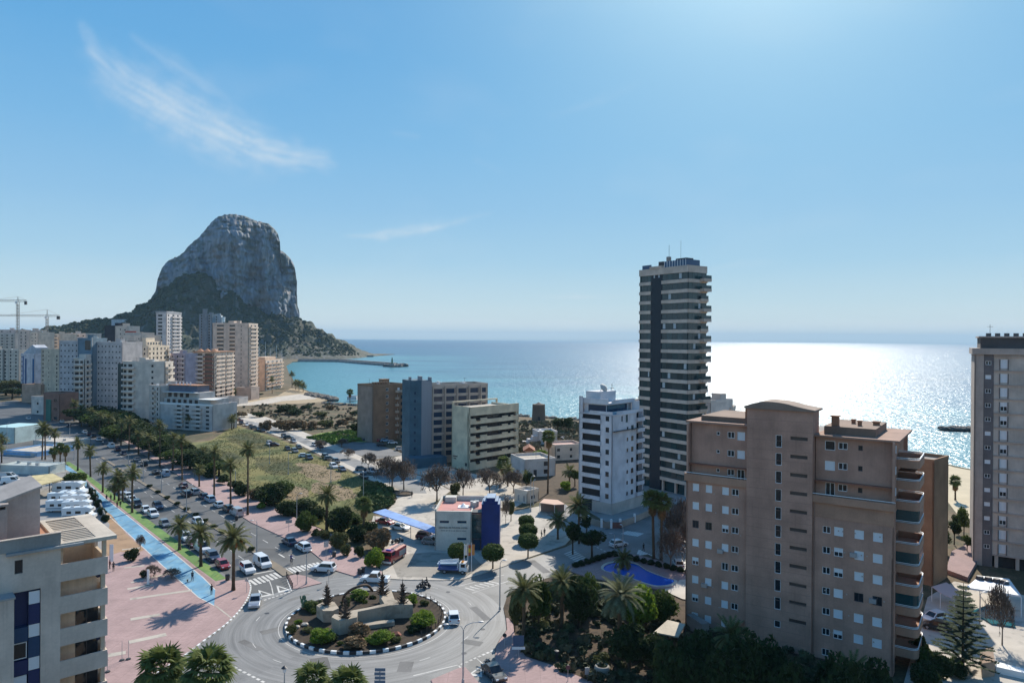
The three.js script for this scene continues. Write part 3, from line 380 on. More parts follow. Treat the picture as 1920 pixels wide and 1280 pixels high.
// ---- central reservation with low clipped hedge
{
  const a = site(540, 1079), b = site(482, 1039), c = site(265, 905), d = site(190, 858), w = 0.9;
  const ribbon = (p, q, w0, w1, y0, y1) => { const dx = q[0] - p[0], dz = q[1] - p[1], L = Math.hypot(dx, dz), nx = -dz / L, nz = dx / L; return slabGeo([[p[0] + nx * w0, p[1] + nz * w0], [q[0] + nx * w1, q[1] + nz * w1], [q[0] - nx * w1, q[1] - nz * w1], [p[0] - nx * w0, p[1] - nz * w0]], y0, y1); };
  struct('central_reservation', merge([ribbon(a, b, 1.0, 0.7, 0, 0.17), ribbon(b, c, 0.45, 0.45, 0, 0.17), ribbon(c, d, 0.45, 0.45, 0, 0.17)]), mat(0.26, 0.22, 0.17, 0.95, { map: concreteTex }), 'raised kerb strip between the carriageways');
}
// ---- swimming pool in the shade by the brown block
{
  const deck = curved(px([[1062, 1068], [1100, 1050], [1160, 1040], [1210, 1046], [1290, 1075], [1300, 1112], [1250, 1110], [1180, 1096], [1120, 1088]]), 3);
  const rim = curved(px([[1128, 1064], [1142, 1057], [1166, 1055], [1190, 1058], [1214, 1072], [1250, 1086], [1270, 1092], [1262, 1101], [1236, 1104], [1205, 1096], [1180, 1086], [1150, 1078], [1130, 1072]]), 4);
  const cx = rim.reduce((s, p) => s + p[0], 0) / rim.length, cz = rim.reduce((s, p) => s + p[1], 0) / rim.length, inner = rim.map(([x, z]) => [cx + (x - cx) * 0.93, cz + (z - cz) * 0.90]);
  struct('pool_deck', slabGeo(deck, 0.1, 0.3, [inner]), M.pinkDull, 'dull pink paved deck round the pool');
  const pool = thing('swimming_pool', 'curved blue swimming pool beside the brown apartment block', 'pool');
  mesh('coping', slabGeo(rim, 0.3, 0.38, [inner]), M.paleConcrete, pool);
  mesh('water', sheetGeo(inner, 0.26), new THREE.MeshPhysicalMaterial({ color: C(0.014, 0.10, 0.44), roughness: 0.12, ior: 1.33, bumpMap: tex(256, 4, (s, t) => g1(tf(s, t, 10, 130, 3)), false), bumpScale: 0.02 }), pool);
  struct('sun_terrace', sheetGeo(px([[1240, 1108], [1262, 1104], [1275, 1090], [1300, 1088], [1306, 1130], [1280, 1126]]), 0.305), M.paleConcrete, 'pale terrace at the end of the pool');
}

// ================================================================ BUILDINGS
function frameGeo(w, h, n, fw = 0.07, d = 0.08) {
  return cached(k3('f', w, h, n, fw, d), () => { const l = [bx(-w / 2, w / 2, h / 2 - fw, h / 2, 0, d), bx(-w / 2, w / 2, -h / 2, -h / 2 + fw, 0, d)]; for (let i = 0; i <= n; i++) { const x = lerp(-w / 2 + fw / 2, w / 2 - fw / 2, i / n); l.push(bx(x - fw / 2, x + fw / 2, -h / 2 + fw, h / 2 - fw, 0, d)); } return merge(l); });
}
class House {
  constructor(name, label, category, p0, p1, depth, group) {   // p0, p1: front corners [x, z], left and right as seen from outside
    const dx = p1[0] - p0[0], dz = p1[1] - p0[1];
    this.W = Math.hypot(dx, dz); this.D = depth; this.walls = new Map();
    this.o = thing(name, label, category, [p0[0], 0, p0[1]], Math.atan2(-dz, dx), group);
    this.side = { front: [0, 0, 0, 0], right: [this.W, 0, 0, Math.PI / 2], back: [this.W, 0, -depth, Math.PI], left: [0, 0, -depth, -Math.PI / 2] };
    for (const k in this.side) { const [x, y, z, a] = this.side[k]; this.side[k] = new THREE.Matrix4().makeRotationY(a).setPosition(x, y, z); }
  }
  len(s) { return s === 'front' || s === 'back' ? this.W : this.D; }
  put(o, s, u, v, out) { o.applyMatrix4(new THREE.Matrix4().copy(this.side[s]).multiply(new THREE.Matrix4().makeTranslation(u, v, out))); return o; }
  add(g, m) { if (!this.walls.has(m)) this.walls.set(m, []); this.walls.get(m).push(g); }
  // wall slab with real openings; holes: [u centre, v bottom, w, h, style, panes]
  wall(s, u0, u1, v0, v1, m, holes = [], out = 0, t = 0.28) {
    const sh = new THREE.Shape(); sh.moveTo(u0, v0); sh.lineTo(u1, v0); sh.lineTo(u1, v1); sh.lineTo(u0, v1); sh.closePath();
    for (const [u, v, w, h] of holes) { const p = new THREE.Path(); p.moveTo(u - w / 2, v); p.lineTo(u - w / 2, v + h); p.lineTo(u + w / 2, v + h); p.lineTo(u + w / 2, v); p.closePath(); sh.holes.push(p); }
    const g = new THREE.ExtrudeGeometry(sh, { depth: t, bevelEnabled: false }); g.translate(0, 0, out - t); g.applyMatrix4(this.side[s]); this.add(g, m);
    for (const [u, v, w, h, style = 'plain', n = 1] of holes) this.window(s, u, v, w, h, style, n, out - 0.14);
  }
  window(s, u, v, w, h, style, n, out) {
    const cy = v + h / 2;
    if (style === 'void') return;
    if (style === 'plain' || style === 'plainBlue') { const o = mesh('window', boxGeo(w, h, 0.05), style === 'plain' ? M.glass : M.glassBlue, this.o); return this.put(o, s, u, cy, out); }
    const dark = style === 'dark', o = mesh('window', frameGeo(w, h, n), dark ? M.darkFrame : M.frame, this.o); this.put(o, s, u, cy, out);
    const pane = (name, x, y, pw, ph, m, z) => { const p = mesh(name, boxGeo(pw, ph, 0.03), m, o); p.position.set(x, y, z); };
    if (style === 'shutter') pane('shutter', 0, 0, w - 0.14, h - 0.1, M.shutter, 0.045);
    else { const pw = (w - 0.07) / n; for (let k = 0; k < n; k++) pane('pane', -w / 2 + 0.035 + pw * (k + 0.5), 0, pw - 0.06, h - 0.13, M.glass, 0.02); if (style === 'half') pane('shutter', 0, h * 0.24, w - 0.14, h * 0.5, M.shutter, 0.06); }
    return o;
  }
  box(name, u0, u1, v0, v1, o0, o1, m, s = 'front', parent = this.o) { const o = mesh(name, boxGeo(Math.abs(u1 - u0), Math.abs(v1 - v0), Math.abs(o1 - o0)), m, parent); return this.put(o, s, (u0 + u1) / 2, (v0 + v1) / 2, (o0 + o1) / 2); }
  geo(name, g, m, s = 'front', parent = this.o) { const o = mesh(name, g, m, parent); o.applyMatrix4(this.side[s]); return o; }
  // balcony: slab, solid or railed parapet; opening behind it is a glazed door
  balcony(s, u0, u1, v, out, m, { rail = null, par = 0.95, back = 0, glass = false } = {}) {
    const l = [bx(u0, u1, v - 0.2, v, back, out)]; if (par) l.push(bx(u0, u1, v, v + par, out - 0.12, out), bx(u0, u0 + 0.12, v, v + par, back, out - 0.12), bx(u1 - 0.12, u1, v, v + par, back, out - 0.12));
    const o = mesh('balcony', merge(l), m, this.o); o.applyMatrix4(this.side[s]);
    if (rail) { const r = mesh('railing', merge([bx(u0, u1, v + par + 0.12, v + par + 0.2, out - 0.1, out - 0.02), bx(u0, u0 + 0.08, v + par + 0.12, v + par + 0.2, back, out - 0.1), bx(u1 - 0.08, u1, v + par + 0.12, v + par + 0.2, back, out - 0.1), ...[0.02, 0.34, 0.66, 0.98].map((t) => bx(lerp(u0, u1, t) - 0.03, lerp(u0, u1, t) + 0.03, v + par, v + par + 0.12, out - 0.09, out - 0.03))]), rail, o); }
    if (glass) { const r = mesh('glass_panel', bx(u0 + 0.05, u1 - 0.05, v + par, v + par + 0.9, out - 0.07, out - 0.04), M.glassTeal, o); }
    return o;
  }
  core(h, m = M.inside, inset = 0.45) { const g = bx(inset, this.W - inset, 0, h - 0.2, -this.D + inset, -inset); this.geo('interior', g, m); }
  roof(h, m, par = 0.9, pm = null) {
    this.geo('roof', bx(0.28, this.W - 0.28, h - 0.25, h, -this.D + 0.28, -0.28), m);
    if (par) this.geo('parapet', merge([bx(-0.04, this.W + 0.04, h, h + par, -0.26, 0.04), bx(-0.04, this.W + 0.04, h, h + par, -this.D - 0.04, -this.D + 0.26), bx(-0.04, 0.26, h, h + par, -this.D + 0.26, -0.26), bx(this.W - 0.26, this.W + 0.04, h, h + par, -this.D + 0.26, -0.26)]), pm ?? m);
  }
  done() { for (const [m, l] of this.walls) mesh('wall', merge(l), m, this.o); return this.o; }
}
const gravelRoof = mat(0.36, 0.33, 0.30, 0.95, { map: concreteTex }), redRoof = mat(0.62, 0.30, 0.27, 0.9, { map: concreteTex });
function rooftop(h, y, seed, n = 5) { // plant on a flat roof
  const r = rng(seed);
  for (let k = 0; k < n; k++) { const u = lerp(1.5, h.W - 1.5, r()), z = -lerp(1.5, h.D - 1.5, r()), t = r(); if (t < 0.5) h.geo('air_conditioner', bx(u - 0.5, u + 0.5, y, y + 0.8, z - 0.3, z + 0.3), M.galv); else if (t < 0.8) h.geo('water_tank', cyl(u, y, y + 1.3, z, 0.55), M.white); else h.geo('aerial', merge([tube([u, y, z], [u, y + 2.6, z], 0.04), tube([u - 0.6, y + 2.4, z], [u + 0.6, y + 2.4, z], 0.03)]), M.darkMetal); }
}

// ---- brown apartment block (right foreground)
{
  const h = new House('apartment_block', 'brown plastered apartment block with white shutters and stacked rounded balconies', 'apartment block', [27.06, -109.57], [50.42, -93.29], 15), br = plaster(0.56, 0.32, 0.23), br2 = plaster(0.52, 0.29, 0.19), W = h.W, r = rng(3);
  const FH = 2.82, base = (k) => 21.0 - k * FH;      // window sill line of lower floor k
  const lower = [], colsL = [1.53, 3.57, 6.1, 7.56], colsR = [20.2, 21.74, 24.3, 26.55];
  const st = (c, k, right) => { if ((right ? c === 0 : c === 3)) return ['white', 2]; const dark = [[0, 2], [1, 2], [2, 2], [3, 2], [2, 4], [3, 4]]; const q = r(); if (!right && k === 2) return [c < 2 ? 'dark' : 'half', 2]; if (right && k === 4 && c > 1) return ['dark', 2]; return q < 0.78 ? ['shutter', 1] : q < 0.9 ? ['half', 2] : ['white', 2]; };
  const hl = [], hr = [];
  for (let k = 0; k < 8; k++) {
    colsL.forEach((u, c) => { const [s, n] = st(c, k, false); hl.push([u, base(k) + (c === 3 ? 0.1 : 0), c === 3 ? 1.05 : 1.0, c === 3 ? 0.95 : 1.15, s, n]); });
    colsR.forEach((u, c) => { const [s, n] = st(c, k, true); hr.push([u, base(k) - 0.75 + (c === 0 ? 0.15 : 0), c === 0 ? 1.0 : 1.15, c === 0 ? 0.95 : 1.2, s, n]); });
  }
  const keep = (a) => a.filter((q) => q[1] > 0.6);
  h.wall('front', 0, 9.35, 0, 22.75, br, keep(hl), 0); h.wall('front', 18.4, W, 0, 22.0, br, keep(hr), 0);
  // upper three storeys stand back behind a terrace
  const up = [], upR = [];
  [29.35, 26.6, 23.75].forEach((y, k) => { up.push([4.6, y + 0.35, 0.5, 0.55, 'white', 1], [6.55, y + 0.05, 1.05, 0.95, 'white', 2]); if (k < 2) up.push([8.05, y - 0.15, 1.15, 1.25, 'shutter', 1]); else up.push([8.05, y - 0.6, 1.1, 1.7, 'white', 2]); });
  [28.95, 26.15, 23.2].forEach((y, k) => { upR.push([22.0, y + 0.2, 1.15, 0.95, 'white', 2], [24.2, y + 0.25, 0.55, 0.7, 'dark', 1]); if (k < 2) upR.push([20.35, y - 0.05, 1.3, 1.3, k ? 'shutter' : 'white', 1]); else upR.push([20.4, y - 0.6, 1.2, 1.8, 'white', 2]); });
  h.wall('front', 0.4, 9.3, 22.75, 31.4, br, up, -1.0); h.wall('front', 18.5, W, 22.0, 30.8, br, upR, -1.1);
  // stair tower, standing proud, with curved roof
  const sl = []; for (let k = 0; k < 11; k++) sl.push([13.85, 28.9 - k * 2.57, 0.85, k === 10 ? 1.0 : 1.75, 'white', 1]); for (let k = 0; k < 11; k++) sl.push([16.6, 30.1 - k * 2.57, 2.3, 0.5, 'void']);
  h.wall('front', 9.35, 18.4, 0, 34.2, br, sl, 0.5);
  for (let k = 0; k < 11; k++) { const v = h.box('vent', 15.45, 17.75, 30.1 - k * 2.57, 30.6 - k * 2.57, 0.30, 0.36, mat(0.16, 0.11, 0.085, 0.8)); for (let q = 1; q < 4; q++) { const sl2 = mesh('slat', boxGeo(2.2, 0.05, 0.06), M.darkMetal, v); sl2.position.set(0, -0.25 + q * 0.125, 0.05); } }
  for (let k = 1; k < 24; k++) h.box('joint', 9.36, 18.39, k * 1.42, k * 1.42 + 0.035, 0.48, 0.515, plaster(0.36, 0.22, 0.17));
  h.add(merge([bx(9.35, 9.62, 0, 34.2, -3.5, 0.22), bx(18.13, 18.4, 0, 34.2, -3.5, 0.22), bx(9.62, 18.13, 22, 34.2, -3.78, -3.5)]), br);
  { const s = new THREE.Shape(); s.moveTo(9.0, 34.2); s.lineTo(18.75, 34.2); s.lineTo(18.75, 34.45); s.quadraticCurveTo(16.5, 34.75, 15.2, 35.1); s.quadraticCurveTo(13.4, 35.45, 11.6, 35.3); s.quadraticCurveTo(10.2, 35.0, 9.0, 34.5); s.closePath(); h.geo('tower_roof', new THREE.ExtrudeGeometry(s, { depth: 4.9, bevelEnabled: false, curveSegments: 8 }).translate(0, 0, -4.1), plaster(0.34, 0.24, 0.18)); }
  // side and back walls
  h.wall('right', 0, 1.75, 0, 30.8, br, [], 0); h.wall('right', 1.75, h.D, 0, 30.8, br2, Array.from({ length: 10 }, (_, k) => [4.6, 2.9 + k * 2.79, 3.2, 2.0, 'dark', 3]), -0.5); h.wall('left', 0, h.D, 0, 31.2, br, [], 0); h.wall('back', 0, W, 0, 30.6, br, [], 0);
  for (let k = 0; k < 3; k++) h.window('right', 0.85, 29.3 - k * 2.8, 0.55, 1.0, 'white', 1, 0.002);
  // rounded balconies on the sea side
  for (let k = 0; k < 10; k++) {
    const y = 2.4 + k * 2.79, s = new THREE.Shape(), inn = new THREE.Shape(), R = 0.9;
    const outl = (e) => { const a = 1.9 + e, b = 9.2 - e, d = 2.7 - e, q = new THREE.Shape(); q.moveTo(a, -0.5); q.lineTo(a, d - R); q.quadraticCurveTo(a, d, a + R, d); q.lineTo(b - R, d); q.quadraticCurveTo(b, d, b, d - R); q.lineTo(b, -0.5); q.closePath(); return q; };
    const ring = outl(0); ring.holes.push(outl(0.13)); const rail = outl(0.02); rail.holes.push(outl(0.1)); const lay = (sh, d, v) => new THREE.ExtrudeGeometry(sh, { depth: d, bevelEnabled: false, curveSegments: 5 }).rotateX(Math.PI / 2).translate(0, v + d, 0);
    const o = h.geo('balcony', merge([lay(outl(0), 0.22, y - 0.22), lay(ring, 0.85, y)]), br2, 'right');
    mesh('railing', merge([lay(rail, 0.07, y + 1.08), lay(rail, 0.05, y + 0.92)]), M.frame, o);
    if ([3, 5, 7].includes(9 - k)) mesh('glazing', merge([lay((() => { const a = outl(0.05); a.holes.push(outl(0.1)); return a; })(), 1.5, y + 1.15)]), M.glassTeal, o);
    if ([8, 0].includes(k)) { const aw = mesh('awning', bx(2.6, 6.8, y + 2.0, y + 2.06, 0.1, 2.1), M.terracotta, o); }
  }
  // eaves, terrace parapets and rails
  h.geo('eaves', merge([bx(-0.3, 9.35, 31.35, 31.65, -15.3, -0.4), bx(18.4, W + 0.5, 30.75, 31.0, -15.4, -0.35)]), plaster(0.40, 0.235, 0.17));
  h.geo('roof_curb', merge([bx(1.5, 9.3, 31.65, 32.4, -13, -2.2), bx(19.3, W - 2.6, 31.0, 32.1, -13, -2.4)]), plaster(0.27, 0.17, 0.12));
  for (const [u, z, s, y, hh] of [[8.3, -3.6, 0.7, 32.4, 1.5], [20.6, -3.4, 0.9, 32.1, 1.3], [23.4, -5.6, 0.5, 32.1, 0.6], [25.2, -8, 0.8, 32.1, 0.4], [22.2, -8, 0.5, 32.1, 0.5]]) h.geo('chimney', merge([bx(u - s / 2, u + s / 2, y, y + hh, z - s / 2, z + s / 2), bx(u - s * 0.62, u + s * 0.62, y + hh, y + hh + 0.15, z - s * 0.62, z + s * 0.62)]), M.terracotta);
  const t1 = h.geo('terrace_parapet', merge([bx(-0.2, 9.6, 22.75, 23.6, -0.1, 0.35), bx(-0.2, 9.35, 22.5, 22.75, -1.2, 0.35)]), br2), t2 = h.geo('terrace_parapet', merge([bx(18.15, W + 0.15, 22.0, 22.75, -0.1, 0.4), bx(18.4, W + 0.15, 21.75, 22.0, -1.2, 0.4), bx(18.4, W, 19.7, 21.75, 0.02, 0.06)]), br2);
  mesh('rail', bx(-0.2, 9.6, 23.75, 23.83, 0.1, 0.18), M.frame, t1); mesh('rail', bx(18.15, W + 0.15, 22.9, 22.98, 0.14, 0.22), M.frame, t2);
  h.geo('canopy', bx(0.3, 9.2, 25.0, 25.15, -1.0, -0.2), M.roofTile); h.geo('canopy', bx(18.6, W, 24.55, 24.7, -1.1, -0.2), M.roofTile);
  { const q = rng(40); for (let k = 0; k < 44; k++) { const left = q() < 0.45, u = left ? lerp(1, 8.6, q()) : lerp(19.3, 27.6, q()), y = 1.6 + 2.82 * ((q() * 7) | 0) + 2.35; h.box('vent_cover', u, u + 0.16, y, y + 0.16, 0, 0.05, plaster(0.62, 0.5, 0.42)); } for (const [u, y] of [[5, 12.2], [25.6, 9.2], [23.2, 14.9], [2.6, 6.6]]) h.box('air_conditioner', u, u + 0.85, y, y + 0.6, 0, 0.35, M.galv); for (const [u, v] of [[9.2, 0.12], [18.55, 0.12]]) h.box('drain_pipe', u, u + v, 0, 22, 0.02, 0.12, plaster(0.45, 0.27, 0.2)); }
  h.core(30, M.inside, 1.7); h.geo('roof', bx(0.5, W - 0.5, 30.2, 30.7, -14.6, -1.5), gravelRoof);
  h.geo('entrance_canopy', bx(6.4, 9.0, 2.7, 2.95, 0, 1.6), br2);
  h.done();
  // orange-brown block just behind
  const p = sight(1752, 900, 128), q = sight(1779, 900, 133), b = new House('apartment_block', 'narrow orange-brown block behind the stacked balconies, next to the beach', 'apartment block', [p[0], p[2]], [q[0], q[2]], 8), ob = plaster(0.36, 0.20, 0.11);
  const top = sight(1752, 868, 128)[1]; b.wall('front', 0, b.W, 0, top, ob, []); b.wall('right', 0, 8, 0, top, ob, []); b.wall('left', 0, 8, 0, top, ob); b.wall('back', 0, b.W, 0, top, ob); b.roof(top, gravelRoof, 0.6, ob); b.core(top); b.done();
}
// ---- dark striped tower
{
  const A = [38.6, -216], Cc = [49.4, -199.6], h = new House('tower_block', 'tall dark glass tower with pale floor bands and sea-side balconies', 'tower block', A, Cc, 7.8), FL = 21, FH = 2.86, top = 3.6 + FL * FH, band = plaster(0.72, 0.585, 0.475), dk = mat(0.010, 0.018, 0.028, 0.55), W = h.W, r = rng(9);
  const curtain = mat(0.45, 0.5, 0.52, 0.9), gl = [M.glassTeal, new THREE.MeshPhysicalMaterial({ color: C(0.02, 0.045, 0.052), roughness: 0.12 }), new THREE.MeshPhysicalMaterial({ color: C(0.035, 0.06, 0.066), roughness: 0.2 })];
  for (let k = 0; k < FL; k++) {
    const y = 3.6 + k * FH;
    for (const [s, u0, u1] of [['front', 0, 4.9], ['front', 9.3, W], ['right', 0, h.D], ['left', 0, h.D]]) {
      h.add(bx(u0, u1, y - 0.35, y + 0.62, -0.3, 0.12).applyMatrix4(h.side[s]), band);
      const n = Math.round((u1 - u0) / 1.9); if (s === 'left') { h.box('glazing', u0, u1, y + 0.62, y + FH - 0.35, -0.5, -0.42, gl[0], s); continue; }
      for (let q = 0; q < n; q++) { const a = lerp(u0, u1, q / n), b = lerp(u0, u1, (q + 1) / n), t = r(); h.box('glazing', a + 0.03, b - 0.03, y + 0.62, y + FH - 0.35, -0.3, -0.22, gl[(t * 3) | 0], s); if (r() < 0.07) h.box('curtain', a + 0.5, b - 0.6, y + 0.9, y + FH - 0.45, -0.21, -0.19, curtain, s); }
    }
    const long = [20, 17, 16, 14, 13, 12, 10, 19, 8].includes(k + 0), d = long ? 1.6 : 0.5; h.balcony('right', 4.8, 7.9, y + 0.2, d, band, { par: 0.65, glass: true });
  }
  h.add(bx(0, W, top - 0.35, top + 1.6, -h.D, 0.14), band);
  h.box('service_shaft', 4.9, 9.3, 0, top + 1.9, -0.55, -0.1, dk); h.box('shaft_cap', 4.6, 9.6, top + 1.61, top + 2.2, -4, 0.3, band); for (const u of [6, 7.9]) h.box('slit_window', u, u + 0.5, top - 1.2, top + 0.8, -0.1, -0.04, curtain);
  h.geo('interior', bx(0.5, W - 0.5, 3.2, top, -h.D + 0.5, -0.6), M.inside); h.geo('lobby', bx(1.5, W - 1.5, 0, 3.2, -h.D + 0.8, -1.2), M.glassTeal); for (const u of [1, 5, 10, 15, W - 0.8]) h.box('column', u - 0.3, u + 0.3, 0, 3.25, -0.9, -0.3, band);
  const gr = mat(0.03, 0.08, 0.16, 0.3); h.geo('roof_screen', merge([bx(0.6, 4.4, top + 1.6, top + 2.9, -0.7, -0.6), bx(9.8, W - 1.2, top + 1.6, top + 3.4, -0.7, -0.6), bx(W - 1.3, W - 1.2, top + 1.6, top + 3.4, -6, -0.7)]), gr);
  for (let k = 0; k < 9; k++) h.box('screen_post', 9.8 + k * 1.03, 9.95 + k * 1.03, top + 1.6, top + 3.45, -0.6, -0.5, M.frame);
  h.geo('plant_room', merge([bx(5.5, 7.4, top + 2.2, top + 3.8, -5, -2.5), bx(12, 16, top + 1.6, top + 4.2, -6, -3)]), M.darkMetal); h.geo('vent_stack', bx(8.8, 9.8, top + 1.6, top + 5, -3.4, -2.4), plaster(0.4, 0.36, 0.32));
  h.geo('aerial', merge([tube([9.3, top + 5, -3], [9.3, top + 8.5, -3], 0.05), tube([13, top + 4, -4], [13, top + 9.5, -4], 0.035)]), M.darkMetal);
  h.done();
}
// ---- white stepped block in front of the tower
{
  const Cn = site(1147, 966), d1 = [0.67, -0.742], P1 = [Cn[0] + d1[0] * 14.6, Cn[1] + d1[1] * 14.6], h = new House('apartment_block', 'white stepped apartment block with dark windows and roof dish', 'apartment block', Cn, P1, 10.4), wh = plaster(0.74, 0.73, 0.74), W = h.W, FH = 2.8, st = plaster(0.55, 0.50, 0.44);
  const f = [], l = [];
  for (let k = 0; k < 8; k++) { const y = 3.9 + k * FH; if (k < 7) f.push([7.0, y, 0.75, 0.95, 'dark', 1], [9.3, y - 0.1, 1.2, 1.3, 'dark', 2]); else f.push([4.4, y - 0.3, 0.6, 1.4, 'dark', 1], [6.6, y - 0.7, 1.0, 2.0, 'dark', 1]); }
  h.wall('front', 0, 11.2, 0, 25.2, wh, f, 0); h.wall('front', 11.2, W, 0, 27.8, wh, Array.from({ length: 8 }, (_, k) => [12.9, 3.5 + k * FH, 2.6, 1.75, 'dark', 3]), -1.2);
  for (let k = 0; k < 8; k++) { l.push([8.9, 3.9 + k * FH, 1.05, 1.25, 'dark', 2]); }
  h.wall('left', 6.8, 10.4, 0, 25.2, wh, l.filter((q) => q[1] < 24), 0); h.wall('left', 1.1, 6.8, 0, 25.2, wh, Array.from({ length: 8 }, (_, k) => [3.9, 3.75 + k * FH, 4.2, 1.75, 'dark', 4]), -1.0); h.wall('left', 0, 1.1, 0, 29.4, wh, [], 0); h.wall('right', 0, 10.4, 0, 25.2, wh, []); h.wall('back', 0, W, 0, 27.5, wh, []);
  for (let k = 0; k < 8; k++) { h.balcony('left', 1.1, 6.9, 3.3 + k * FH, 0.3, wh, { par: 0.85, rail: M.darkMetal, back: -1 }); h.balcony('front', 11.2, W, 3.3 + k * FH, 0.5, wh, { par: 0.8, rail: M.darkMetal, back: -1.2 }); }
  h.geo('floor_slab', bx(0, 11.2, 24.9, 25.2, -10.4, 0.2), wh); h.geo('terrace_wall', merge([bx(2.0, W, 25.2, 25.9, -0.2, 0), bx(0, 0.2, 25.2, 25.9, -7, 0)]), wh);
  h.geo('penthouse', bx(1.0, W - 2, 25.2, 27.6, -9.6, -2.6), wh); h.geo('blue_glazing', merge([bx(1.4, 10.4, 25.6, 27.3, -2.6, -2.45), bx(0.85, 1.0, 25.6, 27.3, -8, -2.6)]), M.glassBlue); h.geo('roof_slab', bx(0.4, W - 1.6, 27.6, 27.95, -10, -1.6), wh); h.geo('upper_parapet', merge([bx(2.4, W - 1.6, 27.95, 28.6, -1.9, -1.7), bx(0.4, 0.6, 27.95, 29, -10, -1.6)]), wh);
  h.geo('stair_housing', bx(2.2, 9.2, 27.95, 30.6, -9.8, -5.2), wh); h.geo('awning', bx(0.2, 11.4, 20.9, 21.05, 0, 0.7), M.darkFrame);
  const dish = new THREE.SphereGeometry(1.5, 14, 6, 0, Math.PI * 2, 0, 1.0).rotateX(1.0).translate(5.2, 31.0, -7); h.geo('satellite_dish', merge([dish, tube([5.2, 30.6, -7.2], [5.2, 31.6, -7], 0.1)]), mat(0.5, 0.47, 0.42, 0.7, { side: THREE.DoubleSide })); h.geo('aerial', merge([tube([8.6, 30.6, -6], [8.6, 32.4, -6], 0.05), bx(8.1, 9.4, 31.2, 31.3, -6.1, -5.9)]), M.darkMetal);
  h.geo('plinth', merge([bx(-0.15, W, 0, 2.9, 0, 0.12), bx(-0.12, 0, 0, 2.9, -6, 0)]), st); h.geo('interior', bx(0.5, W - 0.5, 0, 24.8, -9.9, -1.7), M.inside);
  h.done();
  // garden wall with posts round the block
  const gw = thing('garden_wall', 'low tan garden wall with white posts round the white block', 'wall'), pts = px([[1085, 975], [1104, 983], [1128, 990], [1146, 991]]), pts2 = px([[1163, 990], [1190, 980], [1218, 967]]), gg = [], m1 = plaster(0.42, 0.34, 0.27);
  for (const p of [pts, pts2]) for (let k = 0; k < p.length - 1; k++) { const [a, b] = [p[k], p[k + 1]], dx = b[0] - a[0], dz = b[1] - a[1], L = Math.hypot(dx, dz), nx = -dz / L * 0.12, nz = dx / L * 0.12; gg.push(slabGeo([[a[0] + nx, a[1] + nz], [b[0] + nx, b[1] + nz], [b[0] - nx, b[1] - nz], [a[0] - nx, a[1] - nz]], 0.1, 1.6)); }
  mesh('wall', merge(gg), m1, gw); for (const [x, z] of [...pts, ...pts2]) mesh('post', bx(x - 0.25, x + 0.25, 0.1, 2.2, z - 0.25, z + 0.25), M.white, gw); const [gx, gz] = site(1155, 991); mesh('gate', bx(gx - 1.3, gx + 1.3, 0.12, 1.5, gz - 0.06, gz + 0.06), mat(0.2, 0.08, 0.06, 0.7), gw);
}
